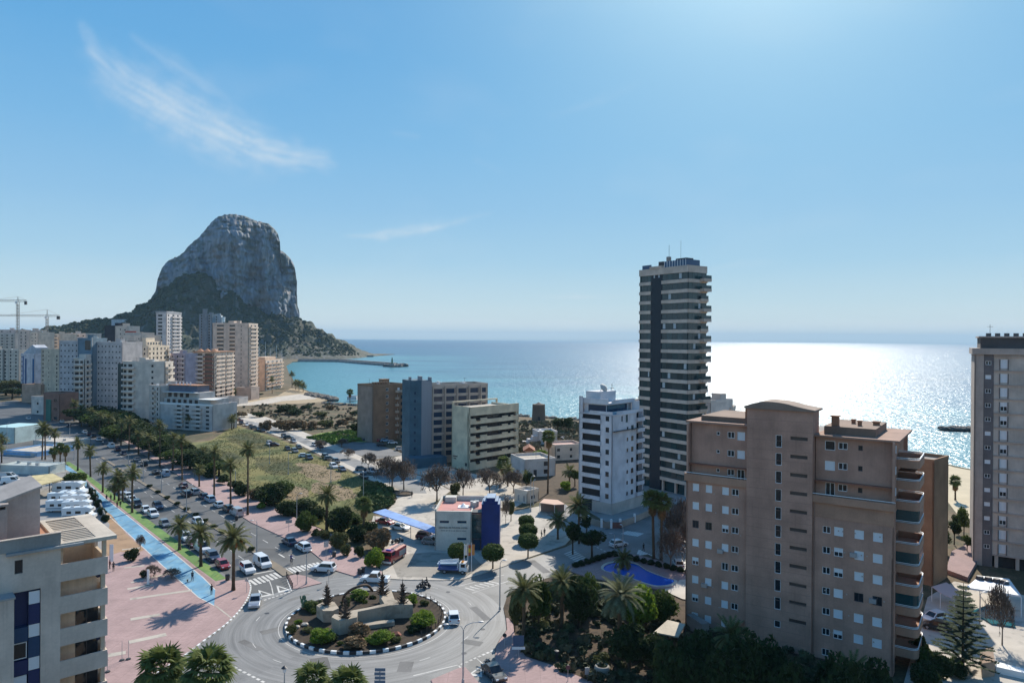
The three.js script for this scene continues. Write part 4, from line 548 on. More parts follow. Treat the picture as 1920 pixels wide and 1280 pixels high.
// ---- block at the right-hand edge of the picture
{
  const a = sight(1826, 900, 141), d = [0.86, 0.51], p0 = [a[0], a[2]], p1 = [p0[0] + d[0] * 24, p0[1] + d[1] * 24], h = new House('apartment_block', 'tall grey-beige block at the edge with a dark window strip down its corner', 'apartment block', p0, p1, 14), gr = plaster(0.54, 0.43, 0.36), dkg = plaster(0.19, 0.165, 0.16), pale = plaster(0.66, 0.55, 0.46), W = h.W, FH = 2.78, r = rng(17);
  const strip1 = [], bay = [];
  for (let k = 0; k < 14; k++) { const y = 2.6 + k * FH; strip1.push([2.3, y + 0.9, 0.95, 0.8, r() < 0.35 ? 'shutter' : 'white', 2]); bay.push([4.85, y + 0.3, 1.15, 1.7, r() < 0.6 ? 'shutter' : 'half', 2]); }
  h.wall('front', 0, 1.55, 0, 41.7, gr, []); h.wall('front', 1.55, 3.2, 0, 41.7, dkg, strip1, -0.12); h.wall('front', 3.2, W, 2.4, 41.7, pale, [...bay, ...Array.from({ length: 14 }, (_, k) => [11.4, 2.7 + k * FH, 2.6, 2.1, 'dark', 3])], -0.25);
  for (let k = 0; k < 15; k++) { const y = 2.4 + k * FH; h.box('floor_band', 3.2, W, y - 0.12, y + 0.12, -0.25, 0.02, gr); if (k < 14) { h.box('window_surround', 4.1, 4.25, y + 0.15, y + 2.2, -0.25, -0.1, dkg); h.box('window_surround', 5.45, 5.6, y + 0.15, y + 2.2, -0.25, -0.1, dkg); h.balcony('front', 9.9, 20, y + 0.1, 1.4, gr, { par: 0, back: -0.25 }); h.box('balustrade', 9.95, 19.95, y + 0.1, y + 1.05, 1.25, 1.31, M.glassTeal); } }
  h.wall('left', 0, 14, 0, 41.7, gr, []); h.wall('right', 0, 14, 0, 41.7, gr, []); h.wall('back', 0, W, 0, 41.7, gr, []); h.geo('cornice', bx(-0.4, W + 0.4, 41.7, 42.9, -14.4, 0.3), gr); h.geo('penthouse', bx(1, W - 1, 42.9, 45.0, -13, -0.8), plaster(0.12, 0.105, 0.1)); h.geo('penthouse_cap', bx(0.7, W - 0.7, 45.0, 45.3, -13.3, -0.5), gr);
  for (let k = 0; k < 7; k++) h.geo('water_tank', cyl(2.4 + k * 1.5, 45.3, 45.9, -2.2, 0.45), mat(0.1, 0.1, 0.1, 0.7)); h.geo('aerial', merge([tube([2.6, 45.3, -1.5], [2.6, 47.6, -1.5], 0.04), tube([2.1, 47.2, -1.5], [3.1, 47.2, -1.5], 0.03)]), M.darkMetal);
  h.geo('interior', bx(0.5, W - 0.5, 0, 41.4, -13.5, -0.9), M.inside); for (let k = 0; k < 6; k++) h.box('column', 3.6 + k * 3.4, 4.2 + k * 3.4, 0, 2.4, -0.8, -0.2, pale);
  h.done();
  // pink terraces, canopy and teal pool at its foot
  struct('pink_terrace', slabGeo(px([[1775, 1075], [1785, 1040], [1825, 1022], [1832, 1060], [1815, 1090]]), 0, 0.8), M.pinkDull, 'pink paved terrace between the two blocks');
  struct('street_right', sheetGeo(px([[1690, 1300], [1740, 1120], [1790, 1090], [1990, 1130], [1990, 1330]]), 0.05), M.paleConcrete, 'pale street beside the blocks');
  const cn = thing('canopy', 'white flat canopy with four dark roof vents beside the street', 'canopy'), cp = px([[1812, 1104], [1838, 1082], [1893, 1088], [1916, 1120]], 3.2); mesh('roof', slabGeo(cp, 3.2, 3.5), M.white, cn); [[1838, 1086], [1854, 1088], [1870, 1091], [1885, 1094]].forEach(([x, y]) => { const [vx, vz] = site(x, y, 3.5); mesh('vent', cyl(vx, 3.5, 4.1, vz, 0.7, 0.5, 10), M.darkMetal, cn); }); cp.forEach(([x, z]) => mesh('post', cyl(x, 0, 3.2, z, 0.08, 0.08, 6), M.frame, cn));
  const tp = thing('swimming_pool', 'small teal pool in front of the edge block', 'pool'), pw = px([[1822, 1148], [1850, 1138], [1900, 1160], [1905, 1178], [1860, 1172]]); mesh('water', slabGeo(pw, 0, 0.3), new THREE.MeshPhysicalMaterial({ color: C(0.01, 0.13, 0.15), roughness: 0.1 }), tp);
  const ub = thing('parasol', 'pink shade sail near the stacked balconies', 'shade sail'), up2 = px([[1748, 1100], [1775, 1092], [1798, 1106], [1790, 1124], [1764, 1112]], 2.5); mesh('sail', slabGeo(up2, 2.5, 2.56), mat(0.62, 0.42, 0.36, 0.9), ub); up2.forEach(([x, z]) => mesh('pole', cyl(x, 0, 2.5, z, 0.05, 0.05, 6), M.frame, ub));
  const ww = thing('garden_wall', 'tan corner wall beside the conifer', 'wall'), wl = px([[1838, 1245], [1862, 1240], [1866, 1268], [1842, 1272]]); mesh('wall', slabGeo(wl, 0, 2.0), plaster(0.38, 0.26, 0.18), ww); 
  const wb = thing('garden_wall', 'low white wall along the pale street', 'wall'), w2 = px([[1868, 1252], [1930, 1268], [1930, 1276], [1868, 1262]]); mesh('wall', slabGeo(w2, 0, 0.9), M.white, wb);
}
// ---- cream and blue block, left foreground
{
  const d = [0.7416, -0.671], o0 = [-46 - d[0] * 9, -64 - d[1] * 9], p1 = [-46 + d[0] * 8.64, -64 + d[1] * 8.64], h = new House('apartment_block', 'cream apartment block with blue panels and deep corner balconies, cut by the frame', 'apartment block', o0, p1, 11.4), cr = plaster(0.74, 0.61, 0.505), cw = plaster(0.74, 0.58, 0.42), bl = plaster(0.015, 0.03, 0.13, 0.6), sea = plaster(0.02, 0.07, 0.16, 0.6), O = 9, W = h.W, FH = 3.05;
  h.wall('front', 0, O + 4.66, 0, 24.3, cr, [[O + 1.37, 22.25, 0.62, 1.25, 'dark', 1], [O + 2.0, 0.5, 2.16, 20.05, 'void']], 0);
  // recessed blue bay with windows
  h.box('bay_panel', O + 0.8, O + 3.2, 0, 20.9, -1.0, -0.7, bl);
  for (let k = 0; k < 6; k++) { const y = 19.2 - k * FH; h.box('blue_panel', O + 2.15, O + 3.05, y - 1.9, y - 0.05, -0.7, -0.1, k % 2 ? sea : bl); h.window('front', O + 2.6, y, 0.85, 1.15, 'shutter', 1, -0.2); h.window('front', O + 2.6, y - 2.0 - 0.9, 0.85, 0.95, 'dark', 1, -0.25); h.box('blue_panel', O + 0.95, O + 2.12, y - 2.9 - 0.4, y - 2.0, -0.7, -0.12, k % 2 ? bl : sea); h.window('front', O + 1.5, y - 4.9, 1.1, 1.5, k % 2 ? 'half' : 'white', 1, -0.3); }
  // projecting wing
  h.add(bx(0, O + 0.84, 0, 20.5, 0, 1.6), cr); h.geo('wing_coping', bx(-0.1, O + 0.94, 20.5, 20.68, -0.05, 1.7), plaster(0.4, 0.38, 0.36));
  // balcony bands, corner columns, warm inner walls
  for (let k = 0; k < 8; k++) {
    const y = 22.41 - k * 3.06, o = h.geo('balcony', merge([bx(O + 4.66, W, y - 1.65, y, -0.14, 0), bx(W - 0.14, W, y - 1.65, y, -4.2, -0.14), bx(O + 4.66, W - 0.14, y - 1.65, y - 1.4, -3.6, -0.14)]), cr);
    if (k) { h.box('column', W - 0.55, W - 0.18, y, y + 1.41, -0.55, -0.18, cw); h.box('inner_wall', O + 4.66, O + 6.2, y - 1.4, y + 1.4, -2.0, -1.7, cw); if (k === 1) h.box('inner_wall', O + 6.2, W - 0.6, y - 1.4, y + 1.4, -2.0, -1.7, cw); else h.window('front', O + 7.2, y - 1.3, 2.0, 2.6, 'dark', 2, -1.9); h.box('inner_wall', W - 0.6, W - 0.14, y - 1.4, y + 0.4, -3.2, -2.4, cw); if (k % 2) h.box('awning_box', W - 0.8, W - 0.3, y + 0.95, y + 1.3, -1.3, -0.6, bl); }
  }
  h.box('return_wall', O + 4.36, O + 4.66, 0, 22, -3.6, -0.28, cw); h.box('rear_wall', O + 4.66, W - 0.2, 0, 20, -3.9, -3.6, cw);
  h.wall('right', 4.2, 11.4, 0, 24.2, cr, Array.from({ length: 7 }, (_, k) => [7.5, 2 + k * FH, 1.6, 1.4, 'shutter', 1])); h.wall('left', 0, 11.4, 0, 24.2, cr); h.wall('back', 0, W, 0, 24.2, cr);
  // roof parapet, weathered, with coping; rain channel below it
  h.geo('parapet', merge([bx(0, O + 4.66, 24.3, 25.42, -0.3, 0.06)]), plaster(0.36, 0.34, 0.31)); h.geo('coping', bx(0, O + 4.7, 25.42, 25.5, -0.36, 0.12), plaster(0.5, 0.42, 0.35)); h.geo('ledge', bx(O + 0.4, O + 6.5, 24.05, 24.28, 0, 0.4), plaster(0.4, 0.4, 0.39));
  h.geo('roof', bx(0.3, O + 4.6, 23.9, 24.2, -11, -0.3), M.terracotta); h.geo('interior', bx(0.5, O + 4.2, 0, 23.8, -10.9, -1.1), M.inside);
  // pergola over the corner terrace
  h.geo('terrace_floor', bx(O + 4.66, W - 0.14, 20.75, 21.0, -11.2, -0.14), plaster(0.42, 0.28, 0.18)); h.geo('terrace_wall', merge([bx(O + 4.66, O + 4.9, 21, 24.1, -11.2, -0.3), bx(O + 4.9, W - 0.3, 21, 22.6, -5.4, -5.15), bx(W - 0.3, W - 0.05, 21, 22.5, -11.2, -0.2)]), cw);
  const pg = h.geo('pergola', merge([bx(O + 4.6, W + 0.75, 24.05, 24.4, -0.5, 0.15), bx(O + 4.6, W + 0.75, 24.05, 24.4, -11.2, -10.4), bx(O + 7.7, W + 0.75, 24.05, 24.4, -10.4, -0.5), bx(O + 4.6, O + 5.0, 24.05, 24.4, -10.4, -0.5), bx(O + 5.0, O + 7.7, 24.05, 24.4, -5.4, -4.9)]), plaster(0.62, 0.54, 0.44));
  for (let k = 0; k < 6; k++) { const z = -1.0 - k * 0.68; mesh('slat', bx(O + 5.0, O + 7.7, 24.08, 24.36, z - 0.13, z + 0.13), plaster(0.62, 0.54, 0.44), pg); const z2 = -6.0 - k * 0.74; mesh('slat', bx(O + 5.0, O + 7.7, 24.08, 24.36, z2 - 0.13, z2 + 0.13), plaster(0.62, 0.54, 0.44), pg); }
  h.box('column', W - 0.45, W - 0.1, 22.41, 24.05, -0.5, -0.15, cw);
  // penthouse with mono-pitch roof and chimney
  { const s = new THREE.Shape(); s.moveTo(0, 24.2); s.lineTo(O + 3.6, 24.2); s.lineTo(O + 3.6, 29.1); s.lineTo(O - 2.4, 27.2); s.lineTo(0, 26.4); s.closePath(); h.geo('penthouse', new THREE.ExtrudeGeometry(s, { depth: 6.6, bevelEnabled: false }).translate(0, 0, -10.6), plaster(0.58, 0.47, 0.40)); const t = new THREE.Shape(); t.moveTo(O - 2.4, 27.22); t.lineTo(O + 3.75, 29.16); t.lineTo(O + 3.75, 29.4); t.lineTo(O - 2.4, 27.45); t.closePath(); h.geo('penthouse_roof', new THREE.ExtrudeGeometry(t, { depth: 6.9, bevelEnabled: false }).translate(0, 0, -10.75), plaster(0.55, 0.48, 0.42)); }
  h.geo('chimney', merge([bx(O - 0.2, O + 0.85, 24.2, 27.7, -3.9, -2.9), bx(O - 0.3, O + 0.95, 28.0, 28.2, -4, -2.8), bx(O - 0.2, O - 0.05, 27.7, 28, -3.9, -2.9), bx(O + 0.7, O + 0.85, 27.7, 28, -3.9, -2.9)]), plaster(0.47, 0.39, 0.34)); h.box('louvre_door', O - 2.6, O - 0.35, 24.6, 26.3, -3.95, -3.9, M.white);
  h.done();
}
// ---- police station
{
  const p0 = site(815, 1033), p1 = site(884, 1034), h = new House('police_station', 'cream police station with blue stair tower, window slots and red flat roof', 'police station', p0, p1, 12), cr = plaster(0.74, 0.69, 0.59), blue = plaster(0.002, 0.027, 0.18, 0.6), W = h.W, H = 8.2;
  h.wall('front', 0, W, 0, H, cr, [[1.95, 5.85, 1.9, 0.5, 'plainBlue'], [5.6, 5.85, 1.9, 0.5, 'plainBlue'], [5.6, 2.35, 1.9, 0.5, 'plainBlue']]); h.wall('left', 0, 12, 0, H, cr, [[4, 5.8, 2, 0.5, 'plainBlue'], [8, 5.8, 2, 0.5, 'plainBlue']]); h.wall('right', 0, 12, 0, H, cr); h.wall('back', 0, W, 0, H, cr);
  h.geo('interior', bx(0.4, W - 0.4, 0, H - 0.4, -11.6, -0.4), M.inside); h.geo('roof', bx(0.3, W + 2, H - 0.5, H - 0.25, -11.8, -0.3), redRoof);
  h.geo('parapet', merge([bx(-0.05, 0.28, H, H + 0.5, -12, -0.05), bx(0.28, W + 2, H, H + 0.75, -12.05, -11.7), bx(-0.05, W, H, H + 0.12, -0.3, 0.04), bx(1.0, 3.4, H - 0.2, H + 0.9, -11.6, -9.4)]), cr);
  h.geo('skylight', merge([new THREE.ConeGeometry(1.1, 0.9, 4).rotateY(Math.PI / 4).translate(5.4, H + 0.2, -5.4), bx(4.3, 6.6, H - 0.25, H - 0.1, -6.6, -4.2)]), M.white); for (const [u, z] of [[7.2, -6.2], [7.8, -5.0], [8.3, -6.4]]) h.geo('air_conditioner', bx(u - 0.35, u + 0.35, H - 0.25, H + 0.9, z - 0.4, z + 0.4), M.galv);
  // glazed link: panes between dark mullions
  for (let k = 0; k < 4; k++) for (let q = 0; q < 2; q++) h.box('glass_pane', W + 0.05 + q * 1.0, W + 0.98 + q * 1.0, 2.7 + k * 1.28, 3.88 + k * 1.28, -0.5, -0.42, M.glassTeal); h.geo('link_frame', merge([bx(W, W + 2.05, 0, 0.1, -0.7, -0.3), bx(W, W + 2.05, 2.45, 2.68, -0.7, -0.3), bx(W, W + 2.05, 7.8, 8.1, -3, -0.3), bx(W, W + 2.05, 0, 7.8, -3, -0.7)]), M.darkFrame); h.box('entrance_door', W + 0.35, W + 1.75, 0.1, 2.3, -0.69, -0.55, M.glassBlue);
  // blue stair tower with stepped crown
  const T0 = W + 2.05, T1 = T0 + 3.7, tw = h.geo('stair_tower', bx(T0, T1, 0, 9.9, -5.2, 0.25), blue);
  mesh('crown', merge([bx(T0 + 0.35, T1 - 0.35, 9.9, 10.5, -4.9, 0.1), bx(T0 + 0.95, T1 - 0.95, 10.5, 11.1, -4.4, -0.1)]), blue, tw); mesh('coping', merge([bx(T0 - 0.04, T0 + 0.36, 9.9, 9.98, -5.2, 0.29), bx(T1 - 0.36, T1 + 0.04, 9.9, 9.98, -5.2, 0.29), bx(T0 + 0.34, T0 + 0.96, 10.5, 10.57, -4.9, 0.13), bx(T1 - 0.96, T1 - 0.34, 10.5, 10.57, -4.9, 0.13), bx(T0 + 0.94, T1 - 0.94, 11.1, 11.17, -4.4, -0.06)]), plaster(0.4, 0.5, 0.62), tw);
  const font = await new FontLoader().loadAsync('fonts/droid/droid_sans_bold.typeface.json'), tg = new TextGeometry('CENTRAL DE POLICIA LOCAL', { font, size: 0.32, depth: 0.05, curveSegments: 2 }); tg.computeBoundingBox(); const tw2 = tg.boundingBox.max.x; tg.scale(6.0 / tw2, 1, 1).translate(0.8, 4.75, 0.01);
  const sg = h.geo('sign_lettering', tg, mat(0.12, 0.12, 0.12, 0.6)); const r = rng(4), small = []; let u = 1.25; while (u < 6.3) { const n = 2 + (r() * 5 | 0); for (let k = 0; k < n && u < 6.3; k++) { small.push(bx(u, u + 0.1, 4.2, 4.38, 0.01, 0.04)); u += 0.145; } u += 0.14; } h.geo('sign_small_line', merge(small), mat(0.16, 0.16, 0.16, 0.6));
  h.done();
  // blue car canopy
  const cn = thing('car_canopy', 'long light blue canopy over parked cars by the police station', 'canopy'), cp = px([[699, 961], [722, 955], [816, 989], [816, 1001], [768, 985]], 2.9); mesh('roof', slabGeo(cp, 2.9, 3.08), mat(0.22, 0.40, 0.80, 0.6, { map: concreteTex }), cn); for (const [x, y] of [[703, 961], [735, 972], [770, 985], [805, 997], [725, 958], [770, 974], [812, 990]]) { const [a, b] = site(x, y, 2.9); mesh('post', cyl(a, 0.15, 2.9, b, 0.07, 0.07, 6), M.galv, cn); }
  // flagpoles
  [[877, 1075, 9, 'red and yellow'], [884, 1074, 9, 'faded orange'], [870, 1074, 8.6, 'pale']].forEach(([x, y, H2, c], k) => { const [a, b] = site(x, y), f = thing('flagpole', `white flagpole with ${c} flag at the police forecourt`, 'flagpole', [a, 0.15, b], 0, 'flagpoles by the police station'); mesh('pole', cyl(0, 0, H2 * 0.62, 0, 0.06, 0.04, 8), M.frame, f); const fl = mesh('flag', bx(0.05, 0.55, 3.2, 5.2, -0.02, 0.02), [mat(0.45, 0.10, 0.03), mat(0.5, 0.22, 0.06), mat(0.6, 0.58, 0.52)][k], f); if (!k) mesh('yellow_band', bx(0.06, 0.54, 3.8, 4.6, -0.025, 0.025), mat(0.65, 0.42, 0.03), fl); });
}

// ---- general apartment block: front from sight line xl at distance dl to xr at dr, roof on the sight line yTop at xl
function block(name, label, xl, dl, xr, dr, yTop, depth, o = {}) {
  const a = sight(xl, 700, dl), b = sight(xr, 700, dr), H = sight(xl, yTop, dl)[1], h = new House(name, label, o.cat ?? 'apartment block', [a[0], a[2]], [b[0], b[2]], depth, o.group), B = (c) => { const a = c.map((q, i) => q * (o.lift ?? 1.5) * [1.24, 1.12, 1.04][i]), k = Math.min(1, 0.78 / Math.max(...a)); return plaster(...a.map((q) => +(q * k).toFixed(3))); }, m = B(o.c), FL = o.floors ?? Math.round(H / 3), FH = (H - (o.ground ?? 0)) / FL, W = h.W, r = rng(o.seed ?? Math.round(xl * 7 + yTop));
  for (const s of ['front', 'right', 'left', 'back']) {
    const f = o[s] ?? {}, holes = [], L = h.len(s), wm = f.c ? B(f.c) : m;
    for (let k = f.from ?? 0; k < FL; k++) { const y = (o.ground ?? 0) + k * FH; for (const [t, w, hh, st, sill = 0.85] of f.cols ?? []) { if (f.skip && r() < f.skip) continue; holes.push([t * L, y + sill, w, Math.min(hh, FH - sill - 0.15), st ?? 'plain', 2]); } }
    h.wall(s, 0, L, 0, H, wm, holes);
    for (let k = f.bfrom ?? 1; k < FL; k++) for (const [t0, t1, out, bc, opt] of f.balc ?? []) h.balcony(s, t0 * L, t1 * L, (o.ground ?? 0) + k * FH + 0.15, out, bc ? B(bc) : m, opt ?? { par: 0.9 });
    for (const [t0, t1, y0, y1, out, c, nm] of f.panels ?? []) h.box(nm ?? 'panel', t0 * L, t1 * L, y0 * H, y1 * H, 0, out, Array.isArray(c) ? plaster(...c) : c, s);
  }
  h.geo('interior', bx(0.5, W - 0.5, 0, H - 0.3, -depth + 0.5, -0.5), M.inside); h.roof(H, o.roofM ?? gravelRoof, o.par ?? 0.8, m); rooftop(h, H, Math.round(xl + 3), o.plant ?? 4); if (FL > 6 && W > 7) { const q = 0.15 + 0.4 * r(); h.geo('roof_hut', merge([bx(W * q, W * q + 3.4, H, H + 2.5, -depth * 0.7, -depth * 0.7 + 3), bx(W * q - 0.15, W * q + 3.55, H + 2.5, H + 2.7, -depth * 0.7 - 0.15, -depth * 0.7 + 3.15)]), m); }
  h.H = H; o.more?.(h, H, m); h.done(); return h;
}
const railDark = { par: 0.15, rail: M.darkMetal }, WIN = 'plain';

// ---- cream hotel with balcony fronts
{
  const p0 = site(880, 882.5), dd = [0.69, -0.724], p1 = [p0[0] + dd[0] * 24, p0[1] + dd[1] * 24], h = new House('hotel', 'cream hotel with dark notched balconies and a stepped roof', 'hotel', p0, p1, 9), cr = plaster(0.80, 0.675, 0.47), W = h.W, FH = 2.9, dkb = mat(0.07, 0.05, 0.045, 0.7);
  for (let k = 0; k < 6; k++) {
    const y = 1.2 + k * FH; h.box('recess', 0.6, W - 1.4, y + 1.55, y + FH - 0.35, -1.3, -1.2, M.inside); h.add(bx(0, W, y - 0.35, y + 1.0, -0.3, 0), cr);
    for (const [u0, u1, d] of [[0, 2.8, 0.55], [5.0, 8.2, 0.55], [15.6, 18.4, 0.55], [20, W, 0.55]]) h.add(bx(u0, u1, y + 1.0, y + 1.0 + d, -0.3, 0), cr);
    const o = h.geo('balcony', merge([bx(0, W, y - 0.35, y - 0.15, -1.2, -0.3)]), cr); h.window('front', 3.9, y + 0.1, 2.0, 2.2, 'dark', 1, -1.15); h.window('front', 12, y + 0.1, 6.4, 2.2, 'dark', 4, -1.15); h.window('front', 19.2, y + 0.1, 1.4, 2.2, 'dark', 1, -1.15); h.box('railing', 8.3, 15.5, y + 1.1, y + 1.3, -0.2, -0.12, dkb); h.geo('vase_rail', cyl(3.9, y + 0.7, y + 1.2, -0.15, 0.7, 1.0, 10), dkb);
    h.geo('awning_bracket', cyl(21.8, y + 1.4, y + 1.7, 0.15, 0.5, 0.5, 10), dkb);
  }
  h.add(bx(0, W, 1.2 + 6 * FH - 0.35, 21, -0.3, 0), cr); h.add(bx(0, W, 0, 0.85, -0.3, 0), cr); h.add(bx(0, 0.6, 0.9, 19, -1.2, -0.3), cr); h.add(bx(W - 1.2, W, 0.9, 19, -1.2, -0.3), cr);
  h.wall('left', 0, 9, 0, 21.3, cr, [[7.4, 1.3, 1.3, 1.1, 'dark', 2]]); h.wall('right', 0, 9, 0, 20.5, cr, Array.from({ length: 6 }, (_, k) => [3.2, 2 + k * FH, 1.6, 1.5, 'dark', 2])); h.wall('back', 0, W, 0, 20.5, cr); h.geo('interior', bx(0.4, W - 0.4, 0, 20.3, -8.6, -1.35), M.inside);
  h.geo('roof', bx(0.3, W - 0.3, 20.4, 20.7, -8.8, -0.3), M.paleConcrete); h.geo('roof_beam', merge([bx(-0.2, W * 0.9, 22.2, 22.6, -8.9, -8.3), bx(W * 0.9 - 0.5, W * 0.9, 20.7, 22.2, -8.9, -8.3), bx(0, 0.5, 20.7, 22.2, -8.9, -8.3), bx(W * 0.75, W * 0.77, 20.7, 21.4, -8, -0.3)]), cr); h.geo('parapet', bx(0, W, 21, 21.2, -0.35, 0.05), cr);
  const rs = rng(6), mk = []; for (const [y, n] of [[3.9, 8], [3.1, 6]]) for (let k = 0; k < n; k++) if (y > 3.5 || k !== 1) mk.push(bx(0.7 + k * 0.3, 0.92 + k * 0.3, y, y + 0.32 + 0.25 * rs(), 0.01, 0.06)); h.geo('sign_lettering', merge(mk), mat(0.16, 0.07, 0.05, 0.6), 'left');
  h.done();
}
// ---- blue-grey and beige block
{
  const p0 = sight(808, 800, 250), p1 = sight(914, 800, 261), h = new House('apartment_block', 'beige block with blue-grey end tower and rows of recessed loggias', 'apartment block', [p0[0], p0[2]], [p1[0], p1[2]], 11), be = plaster(0.60, 0.48, 0.39), W = h.W, FH = 2.75, H = 27.2, lg = [];
  for (let k = 0; k < 9; k++) for (let q = 0; q < 5; q++) lg.push([2.6 + q * 4.75 + (q === 4 ? -0.9 : 0), 2.6 + k * FH, q === 4 ? 1.9 : 3.2, 1.7, 'plainBlue']);
  h.wall('front', 0, W, 0, H, be, lg, 0, 0.6); for (let k = 0; k < 9; k++) for (let q = 0; q < 4; q++) { h.box('loggia_wall', 4.35 + q * 4.75, 4.75 + q * 4.75, 2.5 + k * FH, 4.6 + k * FH, 0, 0.35, plaster(0.42, 0.33, 0.28)); }
  h.wall('right', 0, 11, 0, H, be); h.wall('left', 0, 11, 0, H, be); h.wall('back', 0, W, 0, H, be); h.core(H); h.roof(H, gravelRoof, 0.7, be); rooftop(h, H, 5, 8);
  for (let q = 0; q < 5; q++) h.box('pier', 0.3 + q * 4.75, 0.8 + q * 4.75, 0, H, 0, 0.45, be);
  // end tower: splayed walls in blue-grey
  const bg = plaster(0.075, 0.145, 0.19), gg = plaster(0.38, 0.38, 0.40), y1 = 29.4, pl = [[0, 0.4], [-4.0, 0.9], [-7.4, -1.6], [-7.4, -9], [0, -11]];
  const s = new THREE.Shape(); pl.forEach(([x, z], k) => k ? s.lineTo(x, -z) : s.moveTo(x, -z)); s.closePath(); h.geo('end_tower', new THREE.ExtrudeGeometry(s, { depth: y1, bevelEnabled: false }).rotateX(-Math.PI / 2), bg); 
  h.geo('grey_face', new THREE.BoxGeometry(4.1, y1 - 0.3, 0.12).rotateY(Math.atan2(0.5, 4.0) * 1).translate(-2.0, y1 / 2, 0.72), gg); h.geo('tower_fin', merge([bx(-7.4, -6.9, y1, y1 + 1.2, -3, -1.4), bx(-4.4, -3.6, y1, y1 + 1.5, -2, 0.5), bx(-0.5, 0, y1, y1 + 1.1, -2, 0.3)]), gg); for (let k = 0; k < 9; k++) { const o = mesh('window', boxGeo(0.6, 0.9, 0.06), M.glassBlue, h.o); o.position.set(-5.9, 3 + k * FH, -0.42); o.rotation.y = -0.63; }
  h.geo('podium', bx(-9, 3, 0, 3.4, 0.6, 7), bg); h.done();
}
block('apartment_block', 'dark brown block with stacked pale windows, nearest the scrubland', 699, 300, 762, 312, 725, 12, { c: [0.19, 0.13, 0.085], lift: 1.25, floors: 8, front: { cols: [[0.42, 1.3, 1.3, 'white'], [0.76, 1.2, 1.2, 'shutter'], [0.92, 1.0, 1.2]], balc: [[0.66, 0.86, 0.9, [0.4, 0.36, 0.3]]] }, left: { c: [0.25, 0.2, 0.17] }, more: (h, H, m) => { for (let k = 0; k < 6; k++) h.box('crenel', 0.4 + k * 1.3, 1.1 + k * 1.3, H + 0.8, H + 1.9, -1.4, 0, m); } });
block('apartment_block', 'lower brown wing beside the blue-grey end tower', 745, 309, 774, 304, 738, 9, { c: [0.2, 0.14, 0.095], lift: 1.25, floors: 7, front: { cols: [[0.3, 1.4, 1.5, 'dark'], [0.74, 1.3, 1.2, 'half']] } });
{ // old windmill stump on the shore
  const [x, z] = site(1010, 787), w = thing('windmill_tower', 'round stump of an old stone windmill by the sea', 'tower', [x, 0, z]), g = new THREE.CylinderGeometry(3.4, 3.75, 8.6, 28, 12), p = g.attributes.position; for (let i = 0; i < p.count; i++) { const q = 1 + 0.02 * n3(p.getX(i), p.getY(i), p.getZ(i)); p.setX(i, p.getX(i) * q); p.setZ(i, p.getZ(i) * q); } g.computeVertexNormals(); g.translate(0, 4.3, 0);
  mesh('wall', g, plaster(0.22, 0.155, 0.11), w); mesh('roof', new THREE.ConeGeometry(2.2, 1.1, 20).translate(0, 9.15, 0), plaster(0.22, 0.16, 0.12), w); mesh('doorway', bx(-0.6, 0.6, 0, 2, 3.45, 3.72), M.inside, w);
}
// ---- low white houses before the tower
block('house', 'white flat-roofed house with a curved roof edge', 985, 226, 1043, 230, 866, 12, { c: [0.74, 0.73, 0.70], cat: 'house', floors: 2, roofM: M.paleConcrete, plant: 1, left: { c: [0.70, 0.70, 0.72] }, front: { cols: [[0.7, 1.8, 1.4]], from: 0 }, more: (h, H) => { h.geo('roof_arch', new THREE.TorusGeometry(h.W * 0.46, 0.25, 5, 16, Math.PI).scale(1, 0.14, 1).translate(h.W / 2, H + 0.6, -9), M.greyConcrete); h.box('door', 3.1, 4.2, 0.1, 2.3, -0.1, 0.03, M.darkFrame); } });
block('kiosk', 'small cream kiosk building beside the lamp post', 966, 193, 990, 190, 921, 5, { c: [0.60, 0.57, 0.50], cat: 'kiosk', floors: 1, roofM: M.white, plant: 1, front: { cols: [[0.32, 0.6, 1.8, 'white', 0.3], [0.75, 0.6, 1.8, 'white', 0.3]] }, right: { cols: [[0.5, 1.8, 1.1, 'white', 0.9]] } });
block('house', 'pale villa with pink terrace roof behind the palm', 1042, 258, 1096, 262, 838, 10, { c: [0.62, 0.56, 0.48], cat: 'house', floors: 2, roofM: mat(0.6, 0.38, 0.33, 0.9, { map: concreteTex }), plant: 0, front: { cols: [[0.12, 1.2, 1.1], [0.55, 1, 1]] } });
block('house', 'stepped white villa farther back towards the sea', 1010, 298, 1046, 300, 812, 9, { c: [0.74, 0.73, 0.72], cat: 'house', floors: 2, roofM: M.white, plant: 1, front: { cols: [[0.3, 1, 1], [0.7, 1, 1]] }, more: (h, H, m) => { h.geo('outer_stair', merge([bx(-2, 0, 0, 3.4, -4, -1), bx(-4, -2, 0, 2.2, -4, -1), bx(-6, -4, 0, 1.2, -4, -1)]), m); } });
block('house', 'white seaside house with red roof beyond the villas', 1062, 312, 1092, 314, 826, 9, { c: [0.72, 0.7, 0.66], cat: 'house', floors: 1, roofM: M.roofTile, plant: 2, front: { cols: [[0.4, 1.2, 1.1]] } });
block('house', 'small pink house with brown gable beside the cream hotel', 984, 268, 1003, 268, 845, 8, { c: [0.55, 0.42, 0.37], cat: 'house', floors: 2, par: 0.1, plant: 0, front: { cols: [[0.6, 0.8, 1.4]] }, more: (h, H) => { const s = new THREE.Shape(); s.moveTo(-0.4, H); s.lineTo(h.W / 2, H + 1.5); s.lineTo(h.W + 0.4, H); s.closePath(); h.geo('gable_roof', new THREE.ExtrudeGeometry(s, { depth: 8.4, bevelEnabled: false }).translate(0, 0, -8.2), M.roofTile); } });
